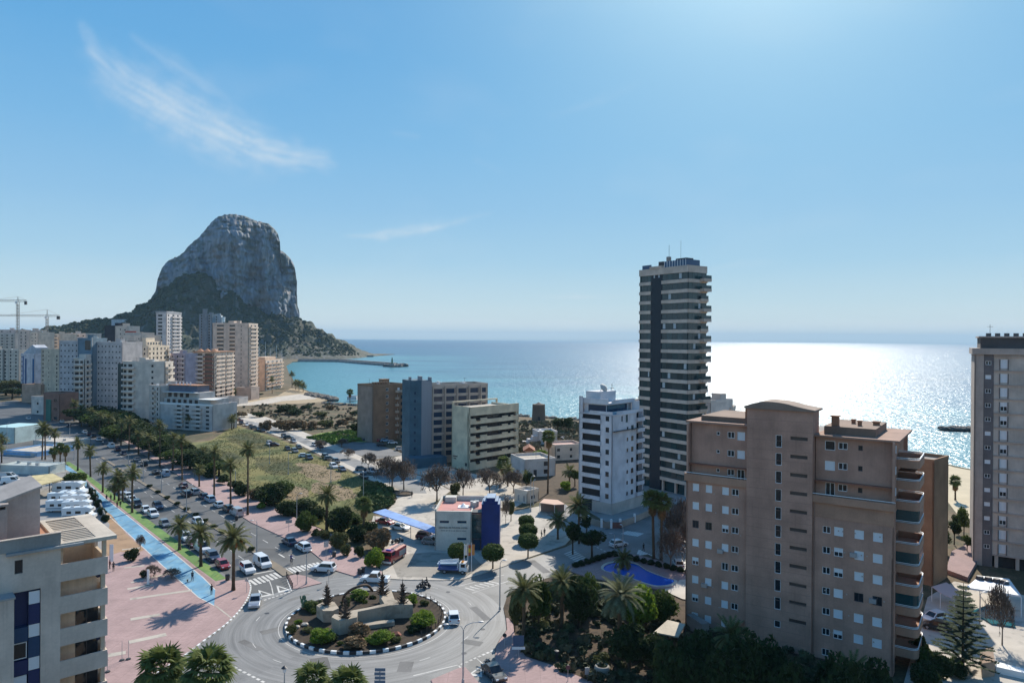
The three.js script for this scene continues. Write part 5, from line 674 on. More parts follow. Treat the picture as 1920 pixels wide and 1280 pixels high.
{ const c = thing('awning', 'orange-pink awning beside the kiosk', 'awning'), p = px([[1012, 943], [1020, 936], [1046, 938], [1060, 946], [1040, 947]], 2.8); mesh('cover', slabGeo(p, 2.8, 2.95), mat(0.6, 0.4, 0.3, 0.9), c); p.forEach(([x, z]) => mesh('post', cyl(x, 0, 2.8, z, 0.06, 0.06, 6), M.frame, c)); mesh('back_wall', slabGeo(px([[1014, 960], [1015, 958], [1058, 960], [1058, 962]]), 0, 2.2), plaster(0.3, 0.22, 0.18), c); }
block('house', 'white house beside the tower, seen past its balconies', 1296, 232, 1333, 226, 752, 12, { c: [0.72, 0.71, 0.68], floors: 8, cat: 'house', front: { cols: [[0.5, 1, 1]] } });
block('house', 'pale low block between tower and brown block', 1318, 236, 1372, 232, 766, 10, { c: [0.66, 0.60, 0.52], floors: 7, cat: 'house', plant: 2 });
block('house', 'pale block half hidden behind the white stepped block', 1176, 232, 1204, 228, 754, 8, { c: [0.62, 0.58, 0.53], floors: 8, cat: 'house', plant: 0 });
{ // park shelter roof at the foot of the brown block
  const c = thing('shelter', 'cream sloping shelter roof in the park trees', 'shelter'), p = px([[1226, 1187], [1252, 1164], [1285, 1172], [1272, 1196]], 3); mesh('roof', slabGeo(p, 3, 3.18), plaster(0.62, 0.53, 0.40), c); p.forEach(([x, z]) => mesh('post', cyl(x, 0.1, 3, z, 0.09, 0.09, 6), M.darkMetal, c));
  const w = thing('low_wall', 'plain low wall running to the brown block', 'wall'); mesh('wall', slabGeo(px([[1288, 1178], [1300, 1176], [1330, 1195], [1316, 1198]]), 0, 2.2), plaster(0.32, 0.26, 0.22), w);
}

// ================================================================ TOWN UNDER THE ROCK (left)
const G1 = 'blocks of the town under the rock';
block('apartment_block', 'wide grey slab block dotted with small windows, left end', 110, 404, 146, 402, 641, 16, { c: [0.33, 0.34, 0.36], floors: 13, group: G1, front: { cols: [0.1, 0.3, 0.5, 0.7, 0.9].map((t) => [t, 0.8, 0.9]) } });
block('apartment_block', 'dark blue-grey core tower of the dotted slab block', 145, 399, 173, 398, 636, 12, { c: [0.10, 0.16, 0.21], floors: 13, group: G1, front: { cols: [], panels: [[0.48, 0.86, 0.86, 0.985, 0.08, M.glass, 'glazing']] }, more: (h, H) => h.box('white_fin', h.W * 0.9, h.W, H * 0.9, H + 1.2, 0, 0.5, plaster(0.6, 0.6, 0.58)) });
block('apartment_block', 'wide grey slab block dotted with small windows, right half', 173, 402, 228, 398, 643, 16, { c: [0.36, 0.355, 0.36], floors: 13, group: G1, front: { cols: [0.08, 0.2, 0.32, 0.44, 0.56, 0.68, 0.8, 0.92].map((t) => [t, 0.8, 0.9]) } });
block('apartment_block', 'narrow white block with stepped balconies before the grey slab', 137, 392, 158, 392, 674, 18, { c: [0.66, 0.66, 0.63], floors: 10, group: G1, front: { cols: [[0.3, 2.2, 1.6], [0.72, 1.6, 1.6]], balc: [[0.1, 0.9, 1.5]] }, right: { cols: [[0.16, 2, 1.6], [0.42, 1, 1], [0.72, 3, 1.7]], balc: [[0.05, 0.3, 0.9], [0.55, 0.95, 1.6]] }, more: (h, H, m) => { h.geo('stair_housing', bx(h.W * 0.4, h.W * 0.98, H, H + 3, -10, -1), m); h.geo('canopy_roof', bx(-0.5, h.W * 0.4, H + 0.9, H + 1.2, -8, 0.6), M.white); } });
block('apartment_block', 'grey-beige block with curved white balconies down its corner', 229, 368, 309, 368, 680, 9, { c: [0.44, 0.42, 0.38], floors: 10, group: G1, front: { cols: [[0.06, 1.4, 1.5], [0.18, 2.0, 1.5], [0.70, 1.1, 1.2]], balc: [[0.0, 0.29, 1.4, [0.62, 0.61, 0.58]]] }, left: { c: [0.08, 0.17, 0.22], cols: [[0.3, 2, 1.8, 'plainBlue'], [0.75, 2, 1.8, 'plainBlue']] }, right: { cols: [[0.5, 2, 1.4]], balc: [[0.1, 0.9, 1.2]] }, more: (h, H, m) => { h.geo('stair_housing', bx(h.W * 0.35, h.W * 0.7, H, H + 1.8, -7, -2), m); h.geo('glazed_bay', bx(-3, -0.02, 0, H - 0.5, -7, -1), M.glassTeal); } });
block('apartment_block', 'beige tower with stepped roof behind the dotted slab', 225, 456, 263, 446, 630, 14, { c: [0.46, 0.41, 0.36], floors: 15, group: G1, front: { cols: [[0.9, 1, 1.0], [0.1, 1, 1]], panels: [[0.35, 0.75, 0.9, 0.93, 0.06, M.glass, 'slot_window']] }, more: (h, H, m) => { h.geo('penthouse', bx(h.W * 0.1, h.W * 0.95, H, H + 2.4, -10, -1.5), m); for (let k = 0; k < 7; k++) h.box('red_parasol', 1.5 + k * 1.5, 2.4 + k * 1.5, H + 2.4, H + 3.3, -3, -2, mat(0.35, 0.06, 0.04)); } });
block('apartment_block', 'cream stepped block with square windows facing the sun', 263, 440, 277, 440, 650, 27, { c: [0.53, 0.48, 0.39], floors: 13, group: G1, front: { cols: [[0.5, 0.9, 1.3]] }, right: { cols: [[0.08, 1.6, 1.5], [0.25, 1.8, 1.5], [0.42, 1.8, 1.5], [0.6, 1.8, 1.5], [0.78, 1.8, 1.5], [0.93, 1.4, 1.4]], balc: [[0.86, 1.0, 1.1]] }, more: (h, H, m) => { h.geo('upper_floor', bx(0.3, h.W - 1.4, H, H + 3.4, -20, -0.6), m); for (let q = 0; q < 5; q++) h.box('window', 2 + q * 3.4, 3.4 + q * 3.4, H + 1.4, H + 2.8, -1.4, -1.3, M.glass, 'right'); h.geo('top_floor', bx(0.3, h.W - 2, H + 3.4, H + 5.6, -12, -1), m); } });
block('apartment_block', 'black-sided block end standing above the slab roof', 195, 505, 215, 503, 612, 10, { c: [0.028, 0.034, 0.045], floors: 16, group: G1, plant: 0, right: { c: [0.5, 0.46, 0.42] } });
block('apartment_block', 'pale strip of the black-sided block', 215, 502, 239, 498, 613, 10, { c: [0.52, 0.48, 0.43], floors: 16, group: G1, plant: 1, front: { cols: [[0.4, 0.8, 1.3], [0.75, 1.6, 0.8]] } });
block('tower_block', 'slim pale grey tower with dark slots and white balconies under the rock', 291, 600, 311, 600, 588, 27, { c: [0.46, 0.46, 0.47], floors: 21, group: G1, plant: 0, front: { cols: [[0.4, 3.6, 1.7, 'plain', 0.7]] }, right: { cols: [[0.12, 2, 1.7], [0.45, 3.4, 1.8], [0.75, 3.4, 1.8]], balc: [[0.32, 0.96, 1.2]] }, more: (h, H) => { h.geo('crown', bx(-0.3, h.W + 0.3, H + 0.8, H + 2.2, -27.2, 0.3), plaster(0.46, 0.45, 0.46)); } });
block('tower_block', 'dark grey glass tower standing before the scree', 372, 720, 396, 716, 590, 14, { c: [0.15, 0.19, 0.23], floors: 24, group: G1, plant: 0, front: { cols: [[0.2, 1.6, 1.8], [0.8, 2, 2]], panels: [[0.3, 0.66, 0, 1.09, 0.5, [0.24, 0.27, 0.30], 'stair_core']] } });
block('tower_block', 'paler shaft joined to the dark grey glass tower', 396, 720, 413, 722, 592, 12, { c: [0.22, 0.27, 0.32], floors: 24, group: G1, plant: 0, front: { cols: [[0.5, 1, 1.6]] }, more: (h, H) => h.geo('water_tank', merge([cyl(h.W + 1, H - 6, H - 2.5, -4, 2.4), cyl(h.W + 1, H - 2.3, H - 1, -4, 2.6)]), M.white) });
block('apartment_block', 'tall beige block with two columns of dark loggias', 397, 540, 465, 540, 607, 20, { c: [0.50, 0.43, 0.37], floors: 18, group: G1, front: { cols: [[0.22, 5.2, 1.5], [0.55, 4.2, 1.5], [0.80, 0.7, 0.8]], balc: [[0.13, 0.31, 0.7], [0.47, 0.63, 0.7]], bfrom: 5 }, right: { cols: [[0.3, 3, 1.6], [0.7, 3, 1.6]], balc: [[0.1, 0.9, 1.3]] }, more: (h, H, m) => h.geo('stair_housing', bx(h.W * 0.4, h.W * 0.55, H, H + 2.4, -9, -3), m) });
block('apartment_block', 'white and brown balcony block with red tiled roof edge', 362, 470, 400, 470, 662, 34, { c: [0.52, 0.46, 0.40], floors: 12, group: G1, roofM: M.roofTile, plant: 1, front: { cols: [[0.25, 5, 1.8], [0.75, 5, 1.8]], balc: [[0.02, 0.5, 1.3, [0.5, 0.48, 0.46]], [0.52, 1.0, 1.3, [0.18, 0.09, 0.07]]] }, right: { cols: [[0.12, 3.2, 1.7], [0.36, 3.2, 1.7], [0.62, 3.2, 1.7], [0.87, 3.2, 1.7]], balc: [[0.03, 0.24, 1.5], [0.27, 0.48, 1.1], [0.52, 0.73, 1.5], [0.77, 0.98, 1.1]] }, more: (h, H) => { h.geo('tiled_eaves', bx(-1, h.W + 1.2, H + 0.8, H + 1.15, -34, 1.2), M.terracotta); for (let k = 0; k < 3; k++) h.geo('roof_house', new THREE.ConeGeometry(3, 2, 4).rotateY(Math.PI / 4).translate(2.5 + k * 4.6, H + 2.1, -5), M.terracotta); } });
block('apartment_block', 'low beige seafront block with white balconies', 472, 585, 497, 585, 676, 44, { c: [0.54, 0.41, 0.31], floors: 8, group: G1, front: { cols: [[0.5, 1, 1.2]] }, right: { c: [0.66, 0.6, 0.53], cols: [[0.15, 5, 1.7], [0.4, 5, 1.7], [0.65, 5, 1.7], [0.88, 4, 1.7]], balc: [[0.02, 0.48, 1.6], [0.52, 0.98, 1.6]] }, more: (h, H, m) => { h.geo('top_floor', bx(2, h.W - 1.5, H, H + 2.8, -30, -3), m); } });
block('apartment_block', 'stepped grey block with terraces nearest the palms', 300, 342, 399, 331, 757, 16, { c: [0.36, 0.355, 0.35], floors: 6, group: G1, front: { cols: [[0.36, 2.4, 1.6], [0.52, 2.2, 1.6], [0.72, 2.2, 1.5], [0.9, 2, 1.4]], balc: [[0.28, 0.46, 1.3, [0.56, 0.55, 0.53]], [0.62, 0.8, 1.1, [0.56, 0.55, 0.53]]] }, left: { c: [0.30, 0.29, 0.28], cols: [[0.3, 1.4, 1.4], [0.7, 1.4, 1.4]] }, more: (h, H, m) => {
  const p = plaster(0.58, 0.54, 0.5); h.geo('sixth_floor', bx(0.6, h.W * 0.9, H, H + 2.9, -14, -1.8), p); h.geo('terrace_wall', merge([bx(0, h.W, H + 0.0, H + 0.9, -0.2, 0.1), bx(h.W - 0.2, h.W, H, H + 0.9, -14, 0)]), M.white); h.geo('seventh_floor', bx(0.4, h.W * 0.66, H + 2.9, H + 5.8, -13, -3), p); h.geo('eighth_floor', bx(1.2, h.W * 0.58, H + 5.8, H + 8.8, -12, -4.2), plaster(0.16, 0.17, 0.22)); h.geo('tiled_edge', bx(0.8, h.W * 0.6, H + 8.8, H + 9.1, -12.4, -3.8), M.terracotta);
  for (let k = 0; k < 6; k++) { h.box('window', 2.5 + k * 3.4, 4.3 + k * 3.4, H + 0.5, H + 2.4, -1.8, -1.7, M.glass); if (k < 4) h.box('window', 2 + k * 3.6, 4 + k * 3.6, H + 3.4, H + 5.3, -3, -2.9, M.glass); } h.geo('pergola', merge([bx(0.5, h.W * 0.66, H + 5.7, H + 5.95, -3, -1), bx(h.W * 0.7, h.W, H + 2.8, H + 3.0, -6, -0.5)]), M.white); for (let k = 0; k < 5; k++) h.geo('chimney', bx(3 + k * 2.2, 3.5 + k * 2.2, H + 9.1, H + 10.4, -7, -6.4), M.white);
} });
block('apartment_block', 'narrow grey wing on the left of the stepped grey block', 279, 350, 300, 343, 724, 14, { c: [0.40, 0.37, 0.34], floors: 8, group: G1, front: { cols: [[0.35, 1.4, 1.4], [0.75, 1.2, 1.3]], balc: [[0.15, 0.6, 0.8]] } });
block('apartment_block', 'violet-grey block low between the cream block and the slim tower', 318, 470, 346, 462, 664, 12, { c: [0.26, 0.26, 0.33], floors: 11, group: G1, front: { cols: [[0.15, 1.4, 1.4], [0.5, 1.4, 1.4], [0.85, 1.4, 1.4]], balc: [[0.05, 0.4, 0.9, [0.5, 0.5, 0.54]], [0.6, 0.98, 0.9, [0.5, 0.5, 0.54]]] } });
block('apartment_block', 'white low houses behind the red-roofed block', 346, 520, 366, 515, 676, 12, { c: [0.64, 0.64, 0.64], floors: 9, group: G1, front: { cols: [[0.3, 1.6, 1.4], [0.7, 1.6, 1.4]], balc: [[0.1, 0.9, 1]] } });
// far left
block('apartment_block', 'cream far block with striped storeys, below the right-hand crane', 72, 640, 110, 628, 627, 16, { c: [0.50, 0.45, 0.38], floors: 15, group: G1, front: { cols: [[0.2, 4, 1.2], [0.5, 4, 1.2], [0.82, 4, 1.2]], balc: [[0.02, 0.98, 0.6]] } });
block('apartment_block', 'pale far block with long window rows at the slope foot', 118, 660, 160, 650, 626, 16, { c: [0.56, 0.52, 0.48], floors: 15, group: G1, front: { cols: [[0.15, 2.4, 1.2], [0.4, 2.4, 1.2], [0.65, 2.4, 1.2], [0.88, 2, 1.2]] } });
block('apartment_block', 'tall olive-beige block beside the dotted slab', 76, 470, 112, 462, 656, 14, { c: [0.38, 0.35, 0.28], floors: 13, group: G1, front: { cols: [[0.1, 1.2, 1.4], [0.4, 0.8, 0.8], [0.82, 1.4, 1.2]], skip: 0.15 }, left: { c: [0.18, 0.2, 0.22], cols: [[0.5, 2, 1.5]] } });
block('apartment_block', 'beige lattice-fronted block behind the white and blue hotel', 33, 600, 54, 594, 621, 14, { c: [0.44, 0.39, 0.35], floors: 17, group: G1, front: { cols: [[0.25, 1.8, 1.6], [0.65, 1.8, 1.6]] } });
block('apartment_block', 'cream gabled block right of the lattice-fronted one', 54, 592, 70, 588, 624, 14, { c: [0.48, 0.44, 0.38], floors: 17, group: G1, front: { cols: [[0.3, 1, 1.2], [0.7, 1, 1.2]] } });
block('hotel', 'white hotel with blue vertical stripes', 38, 520, 63, 514, 664, 12, { c: [0.62, 0.64, 0.70], cat: 'hotel', floors: 9, group: G1, front: { cols: [[0.08, 1, 1.1]], panels: [[0.15, 0.22, 0, 0.96, 0.1, [0.03, 0.12, 0.34], 'blue_stripe'], [0.32, 0.44, 0.1, 0.9, 0.1, [0.10, 0.14, 0.28], 'blue_stripe'], [0.88, 1.0, 0, 0.9, 0.1, [0.05, 0.16, 0.34], 'blue_stripe']] }, more: (h, H) => { const s = new THREE.Shape(); s.moveTo(0, H); s.lineTo(h.W * 0.75, H + 7); s.lineTo(h.W, H + 5); s.lineTo(h.W, H); s.closePath(); h.geo('sloped_top', new THREE.ExtrudeGeometry(s, { depth: 9, bevelEnabled: false }).translate(0, 0, -10), plaster(0.58, 0.6, 0.64)); } });
block('apartment_block', 'grey slab half out of frame at the far left', -40, 690, 27, 676, 626, 18, { c: [0.40, 0.38, 0.35], floors: 16, group: G1, front: { cols: Array.from({ length: 7 }, (_, k) => [0.08 + k * 0.14, 2.6, 1.3]), balc: [[0.0, 1.0, 0.6]] } });
block('apartment_block', 'cream block with vertical bays at the left frame edge', -45, 560, 34, 548, 656, 16, { c: [0.46, 0.43, 0.38], floors: 12, group: G1, front: { cols: Array.from({ length: 8 }, (_, k) => [0.06 + k * 0.125, 1.5, 1.4]), panels: [[0.3, 0.33, 0, 1.02, 0.6, [0.34, 0.3, 0.26], 'pier'], [0.64, 0.67, 0, 1.02, 0.6, [0.34, 0.3, 0.26], 'pier']] } });
block('apartment_block', 'rose-tinted far roofline block under the left crane', -10, 780, 30, 770, 619, 16, { c: [0.5, 0.44, 0.42], floors: 18, group: G1, front: { cols: [[0.3, 2, 1.3], [0.7, 2, 1.3]] } });
{ const a = sight(208, 606, 1545), b = sight(258, 609, 1545), o = thing('hillside_house', 'long white building on the slope of the rock', 'house', [a[0], a[1] - 9, a[2]]), w = b[0] - a[0]; mesh('wall', merge([bx(0, w * 0.55, 0, 17, -12, 0), bx(w * 0.4, w, 0, 12, -14, 3)]), plaster(0.62, 0.66, 0.70), o); mesh('roof', merge([bx(-1, w * 0.56, 17, 17.8, -13, 1), bx(w * 0.39, w + 1, 12, 12.8, -15, 4)]), plaster(0.66, 0.68, 0.7), o); for (let k = 0; k < 9; k++) mesh('window', bx(w * 0.45 + k * 3.4, w * 0.45 + 1.8 + k * 3.4, 7, 9.6, 3.01, 3.1), M.glass, o); }
block('house', 'low house with red and green walls beside the junction', 81, 372, 111, 366, 738, 10, { c: [0.17, 0.10, 0.08], cat: 'house', floors: 3, plant: 1, roofM: M.terracotta, front: { cols: [[0.75, 3, 1.4]], panels: [[0.2, 0.5, 0, 0.8, 0.4, [0.06, 0.20, 0.15], 'green_panel']] } });
block('house', 'low brown house with dark roof among the left-hand trees', 40, 470, 76, 466, 722, 10, { c: [0.30, 0.22, 0.17], cat: 'house', floors: 3, plant: 0 });
block('house', 'pale low house at the shaded road junction', 58, 400, 82, 396, 745, 9, { c: [0.5, 0.48, 0.45], cat: 'house', floors: 2, plant: 1, front: { cols: [[0.5, 1.6, 1.3]] } });
// promenade kiosks, low walls near the beach
block('house', 'white beach house beside the lone shore palm', 651, 505, 668, 505, 745, 8, { c: [0.64, 0.66, 0.70], cat: 'house', floors: 2, plant: 0 });
block('house', 'low white beach pavilion near the headland', 411, 470, 447, 466, 746, 10, { c: [0.66, 0.64, 0.60], cat: 'house', floors: 1, plant: 0 });
block('house', 'flat pale restaurant roof by the seafront block', 443, 500, 470, 497, 728, 10, { c: [0.36, 0.30, 0.26], cat: 'house', floors: 2, plant: 1 });
struct('curved_path', sheetGeo(px([[410, 756], [470, 754], [520, 744], [560, 739], [600, 742], [590, 748], [530, 752], [500, 758], [440, 762], [410, 764]]), 0.14), M.paleConcrete, 'pale curved seafront path');
// ---- left-hand yard: blue building, yellow canopy, market roofs
block('supermarket', 'low building with pale blue front band beside the twin palms', 6, 262, 68, 258, 846, 16, { c: [0.14, 0.30, 0.52], cat: 'shop', floors: 2, roofM: M.paleConcrete, plant: 2, par: 0.5, front: { panels: [[0.0, 1.0, 0.9, 1.06, 0.15, [0.7, 0.7, 0.68], 'white_fascia'], [0.13, 1.0, 0.0, 0.28, 0.4, [0.5, 0.47, 0.44], 'plinth'], [0.84, 0.95, 0.2, 0.9, 0.15, [0.62, 0.62, 0.62], 'white_pier']] } });
block('warehouse', 'long pale green shed roof beside the yard', 0, 226, 92, 224, 872, 7, { c: [0.36, 0.42, 0.42], cat: 'shed', floors: 1, roofM: mat(0.5, 0.56, 0.55, 0.8, { map: concreteTex }), plant: 3, par: 0.2 });
block('warehouse', 'white flat-roofed store behind the twin palms', 62, 286, 118, 280, 826, 12, { c: [0.62, 0.60, 0.56], cat: 'shed', floors: 1, roofM: M.paleConcrete, plant: 2, par: 0.3 });
block('warehouse', 'turquoise awning roof at the left frame edge', -20, 292, 27, 290, 800, 14, { c: [0.40, 0.52, 0.52], cat: 'shed', floors: 1, roofM: mat(0.42, 0.62, 0.62, 0.7), plant: 0, par: 0 });
{ const c = thing('yard_canopy', 'large cream-yellow tent canopy in the yard', 'canopy'), P = [[35, 900], [60, 893], [98, 889], [118, 899], [92, 906], [70, 912], [45, 908]].map(([x, y]) => site(x, y, 4)); mesh('cover', slabGeo(P, 4, 4.25), mat(0.66, 0.56, 0.30, 0.9, { map: concreteTex }), c); P.forEach(([x, z]) => mesh('post', cyl(x, 0, 4, z, 0.1, 0.1, 6), M.darkMetal, c)); }
{ const y = struct('yard', slabGeo(px([[0, 880], [110, 872], [150, 900], [182, 945], [205, 985], [190, 1040], [0, 1040], [-60, 980], [-60, 885]]), 0.16, 0.2), M.greyConcrete, 'concrete yard with parked motorhomes'); }
{ // hedge-topped yard wall along the cycle lane
  const w = thing('yard_wall', 'low dark wall along the cycle lane beside the motorhomes', 'wall'), a = site(163, 912), b = site(186, 950), c2 = site(197, 978); mesh('wall', merge([[a, b], [b, c2]].map(([p, q]) => { const dx = q[0] - p[0], dz = q[1] - p[1], L = Math.hypot(dx, dz), nx = -dz / L * 0.15, nz = dx / L * 0.15; return slabGeo([[p[0] + nx, p[1] + nz], [q[0] + nx, q[1] + nz], [q[0] - nx, q[1] - nz], [p[0] - nx, p[1] - nz]], 0.16, 1.5); })), plaster(0.2, 0.2, 0.19), w);
}
// ---- tower cranes
function crane(label, xm, dist, yTop, yJib, xTip, xTail) {
  const base = sight(xm, 700, dist), top = sight(xm, yTop, dist)[1], jib = sight(xm, yJib, dist)[1], tip = sight(xTip, yJib, dist)[0] - base[0], tail = sight(xTail, yJib, dist)[0] - base[0], c = thing('tower_crane', label, 'crane', [base[0], 0, base[2]], 0.0, 'tower cranes'), m = mat(0.32, 0.30, 0.27, 0.7), s = 1.0, ml = [], jl = [];
  for (const [a, b] of [[-s, -s], [s, -s], [s, s], [-s, s]]) ml.push(tube([a, 0, b], [a, jib, b], 0.28, 0.28, 4)); for (let y = 0; y < jib - 3; y += 3.4) for (const [a, b, e, f] of [[-s, s, s, s], [s, s, s, -s], [s, -s, -s, -s], [-s, -s, -s, s]]) ml.push(tube([a, y, b], [e, y + 3.4, f], 0.14, 0.14, 3));
  mesh('mast', merge(ml), m, c);
  for (const x1 of [tip, tail]) { jl.push(tube([0, jib, 0.7], [x1, jib, 0.7], 0.22, 0.22, 4), tube([0, jib, -0.7], [x1, jib, -0.7], 0.22, 0.22, 4), tube([0, jib + 1.8, 0], [x1, jib + 1.4, 0], 0.22, 0.22, 4)); const n = Math.max(2, Math.round(Math.abs(x1) / 3)); for (let k = 0; k < n; k++) jl.push(tube([x1 * k / n, jib, 0.7], [x1 * (k + 0.5) / n, jib + 1.6, 0], 0.12, 0.12, 3), tube([x1 * (k + 0.5) / n, jib + 1.6, 0], [x1 * (k + 1) / n, jib, -0.7], 0.12, 0.12, 3)); }
  mesh('jib', merge(jl), m, c); mesh('apex', merge([tube([-0.8, jib, 0], [0, top, 0], 0.25, 0.2, 4), tube([0.8, jib, 0], [0, top, 0], 0.25, 0.2, 4)]), m, c); mesh('tie', merge([tube([0, top, 0], [tip * 0.6, jib + 1.7, 0], 0.12, 0.12, 3), tube([0, top, 0], [tail * 0.9, jib + 1.7, 0], 0.12, 0.12, 3)]), m, c); mesh('counterweight', bx(Math.min(tail, tail * 0.8), Math.max(tail, tail * 0.8), jib - 3.4, jib + 0.4, -1, 1), mat(0.05, 0.05, 0.055, 0.8), c); mesh('cab', bx(-1.2, 1.2, jib - 2.6, jib - 0.2, 0.9, 2.6), M.white, c);
}
crane('taller tower crane with short counterweight at the frame edge', 32, 760, 556, 565, -40, 49);
crane('lower tower crane with long jib over the far blocks', 87, 820, 580, 593, -30, 111);
// ---- masts in the harbour
[[474, 644], [484, 650], [497, 641], [507, 652], [518, 646], [528, 655], [486, 646], [452, 650]].forEach(([x, y], k) => { const p = sight(x, 676, 1250), t = sight(x, y, 1250)[1], b = thing('sailing_boat', `${ord(k)} of the moored sailing boats behind the seafront block, bare mast`, 'boat', [p[0], -0.8, p[2]], 0.4 * k, 'boats in the harbour'); mesh('hull', new THREE.SphereGeometry(1, 12, 6, 0, 6.3, Math.PI / 2, Math.PI / 2).scale(6.5, 1.6, 1.9).translate(0, 1.5, 0), M.white, b); mesh('mast', tube([0, 1.4, 0], [0, t + 1, 0], 0.28, 0.18, 5), M.frame, b); mesh('boom', tube([0, 3, 0], [4, 3, 0], 0.12, 0.12, 4), M.frame, b); });

// ================================================================ TREES AND PLANTS
const leafMat = (r, g, b, tr = 0.35) => new THREE.MeshPhysicalMaterial({ color: C(r, g, b), roughness: 0.85, transmission: tr, thickness: 0, side: THREE.DoubleSide, specularIntensity: 0.2, vertexColors: true });
const L = { palm: leafMat(0.145, 0.15, 0.06), palmPale: leafMat(0.17, 0.18, 0.105), fan: leafMat(0.13, 0.16, 0.05), dark: leafMat(0.04, 0.062, 0.022), green: leafMat(0.08, 0.115, 0.028), bright: leafMat(0.17, 0.25, 0.03, 0.5), olive: leafMat(0.12, 0.125, 0.05), brown: leafMat(0.19, 0.13, 0.075, 0.2), cypress: leafMat(0.035, 0.06, 0.025) };
const twigMat = mat(0.155, 0.115, 0.09, 0.95), deadMat = leafMat(0.24, 0.15, 0.075, 0.2), fruitMat = mat(0.42, 0.13, 0.02, 0.8);
class Tri { // loose triangles with a tint
  constructor() { this.p = []; this.n = []; this.c = []; }
  tri(a, b, c, t) { const u = b.clone().sub(a), w = c.clone().sub(a), n = u.cross(w).normalize(); for (const q of [a, b, c]) { this.p.push(q.x, q.y, q.z); this.n.push(n.x, n.y, n.z); this.c.push(t, t, t * 0.94); } }
  quad(a, b, c, d, t) { this.tri(a, b, c, t); this.tri(a, c, d, t); }
  geo() { const g = new THREE.BufferGeometry(); g.setAttribute('position', new THREE.Float32BufferAttribute(this.p, 3)); g.setAttribute('normal', new THREE.Float32BufferAttribute(this.n, 3)); g.setAttribute('color', new THREE.Float32BufferAttribute(this.c, 3)); g.setAttribute('uv', new THREE.Float32BufferAttribute(new Float32Array(this.p.length / 3 * 2), 2)); return g; }
}
// one pinnate frond, base at origin, leaning along +x; rise: start angle, bend: total droop
function frond(rise, bend, len, seed, pairs = 26, lw = 0.05) {
  const t = new Tri(), r = rng(seed), at = (s) => { let x = 0, y = 0; const n = 8; for (let k = 0; k < n; k++) { const a = rise - bend * Math.pow((k + 0.5) / n * s, 1.3); x += Math.cos(a) * len * s / n; y += Math.sin(a) * len * s / n; } return V(x, y, 0); };
  let prev = at(0); for (let k = 1; k <= 6; k++) { const q = at(k / 6), w = 0.045 * (1 - k / 7); t.quad(prev.clone().add(V(0, 0, -w)), q.clone().add(V(0, 0, -w)), q.clone().add(V(0, 0, w)), prev.clone().add(V(0, 0, w)), 0.9); prev = q; }
  for (let k = 0; k < pairs; k++) { const s = 0.12 + 0.86 * (k + r() * 0.5) / pairs, o = at(s), f = at(Math.min(1, s + 0.04)).sub(o).normalize(), ll = 0.62 * Math.pow(Math.sin(Math.PI * clamp(0.12 + s * 0.80)), 0.7) * (0.85 + 0.3 * r()); for (const z of [-1, 1]) { const tip = o.clone().addScaledVector(f, ll * 0.62).add(V(0, -0.12 * ll - 0.1 * r() * ll + 0.10, z * ll * 0.75)), tint = 0.75 + 0.5 * r(); t.tri(o.clone().addScaledVector(f, -lw), o.clone().addScaledVector(f, lw), tip, tint); } }
  return t.geo();
}
// fan leaf of a Washingtonia-type palm
function fan(rise, len, seed) {
  const t = new Tri(), r = rng(seed), c = V(Math.cos(rise) * len * 0.55, Math.sin(rise) * len * 0.55, 0), dir = V(Math.cos(rise), Math.sin(rise), 0), up = V(-Math.sin(rise), Math.cos(rise), 0), side = V(0, 0, 1);
  t.quad(V(0, 0, -0.03), c.clone().add(V(0, 0, -0.02)), c.clone().add(V(0, 0, 0.02)), V(0, 0, 0.03), 0.8);
  const R = len * 0.55, N = 13; for (let k = 0; k < N; k++) { const a = lerp(-1.9, 1.9, k / (N - 1)), d = dir.clone().multiplyScalar(Math.cos(a)).addScaledVector(side, Math.sin(a)), e = c.clone().addScaledVector(d, R * (0.85 + 0.3 * r())).addScaledVector(up, -0.14 * R - 0.2 * R * r()).add(V(0, -0.12 * R, 0)), w = side.clone().multiplyScalar(Math.cos(a)).addScaledVector(dir, -Math.sin(a)).multiplyScalar(0.11 * R), m = c.clone().addScaledVector(d, R * 0.5); t.tri(c, m.clone().add(w), m.clone().sub(w), 0.8 + 0.4 * r()); t.tri(m.clone().add(w), e, m.clone().sub(w), 0.75 + 0.5 * r()); }
  return t.geo();
}
const spin = (g, yaw, roll = 0) => g.clone().rotateX(roll).rotateY(yaw);
const mergeC = (list) => mergeGeometries(list);
function crownSet(kind, seed) { // list of [rise, bend, len, yaw]
  const r = rng(seed), out = [], n = kind === 'date' ? 46 : kind === 'big' ? 64 : 40;
  for (let k = 0; k < n; k++) { const t = k / n, yaw = k * 2.39996 + r() * 0.3, rise = lerp(1.35, kind === 'fan' ? -0.75 : -0.45, Math.pow(t, 0.85)) + (r() - 0.5) * 0.25; out.push([rise, lerp(0.9, 1.35, r()) * (rise > 0.9 ? 0.55 : 1), (kind === 'fan' ? 1.55 : 2.55) * (0.85 + 0.25 * r()), yaw]); }
  return out;
}
const palmParts = {};
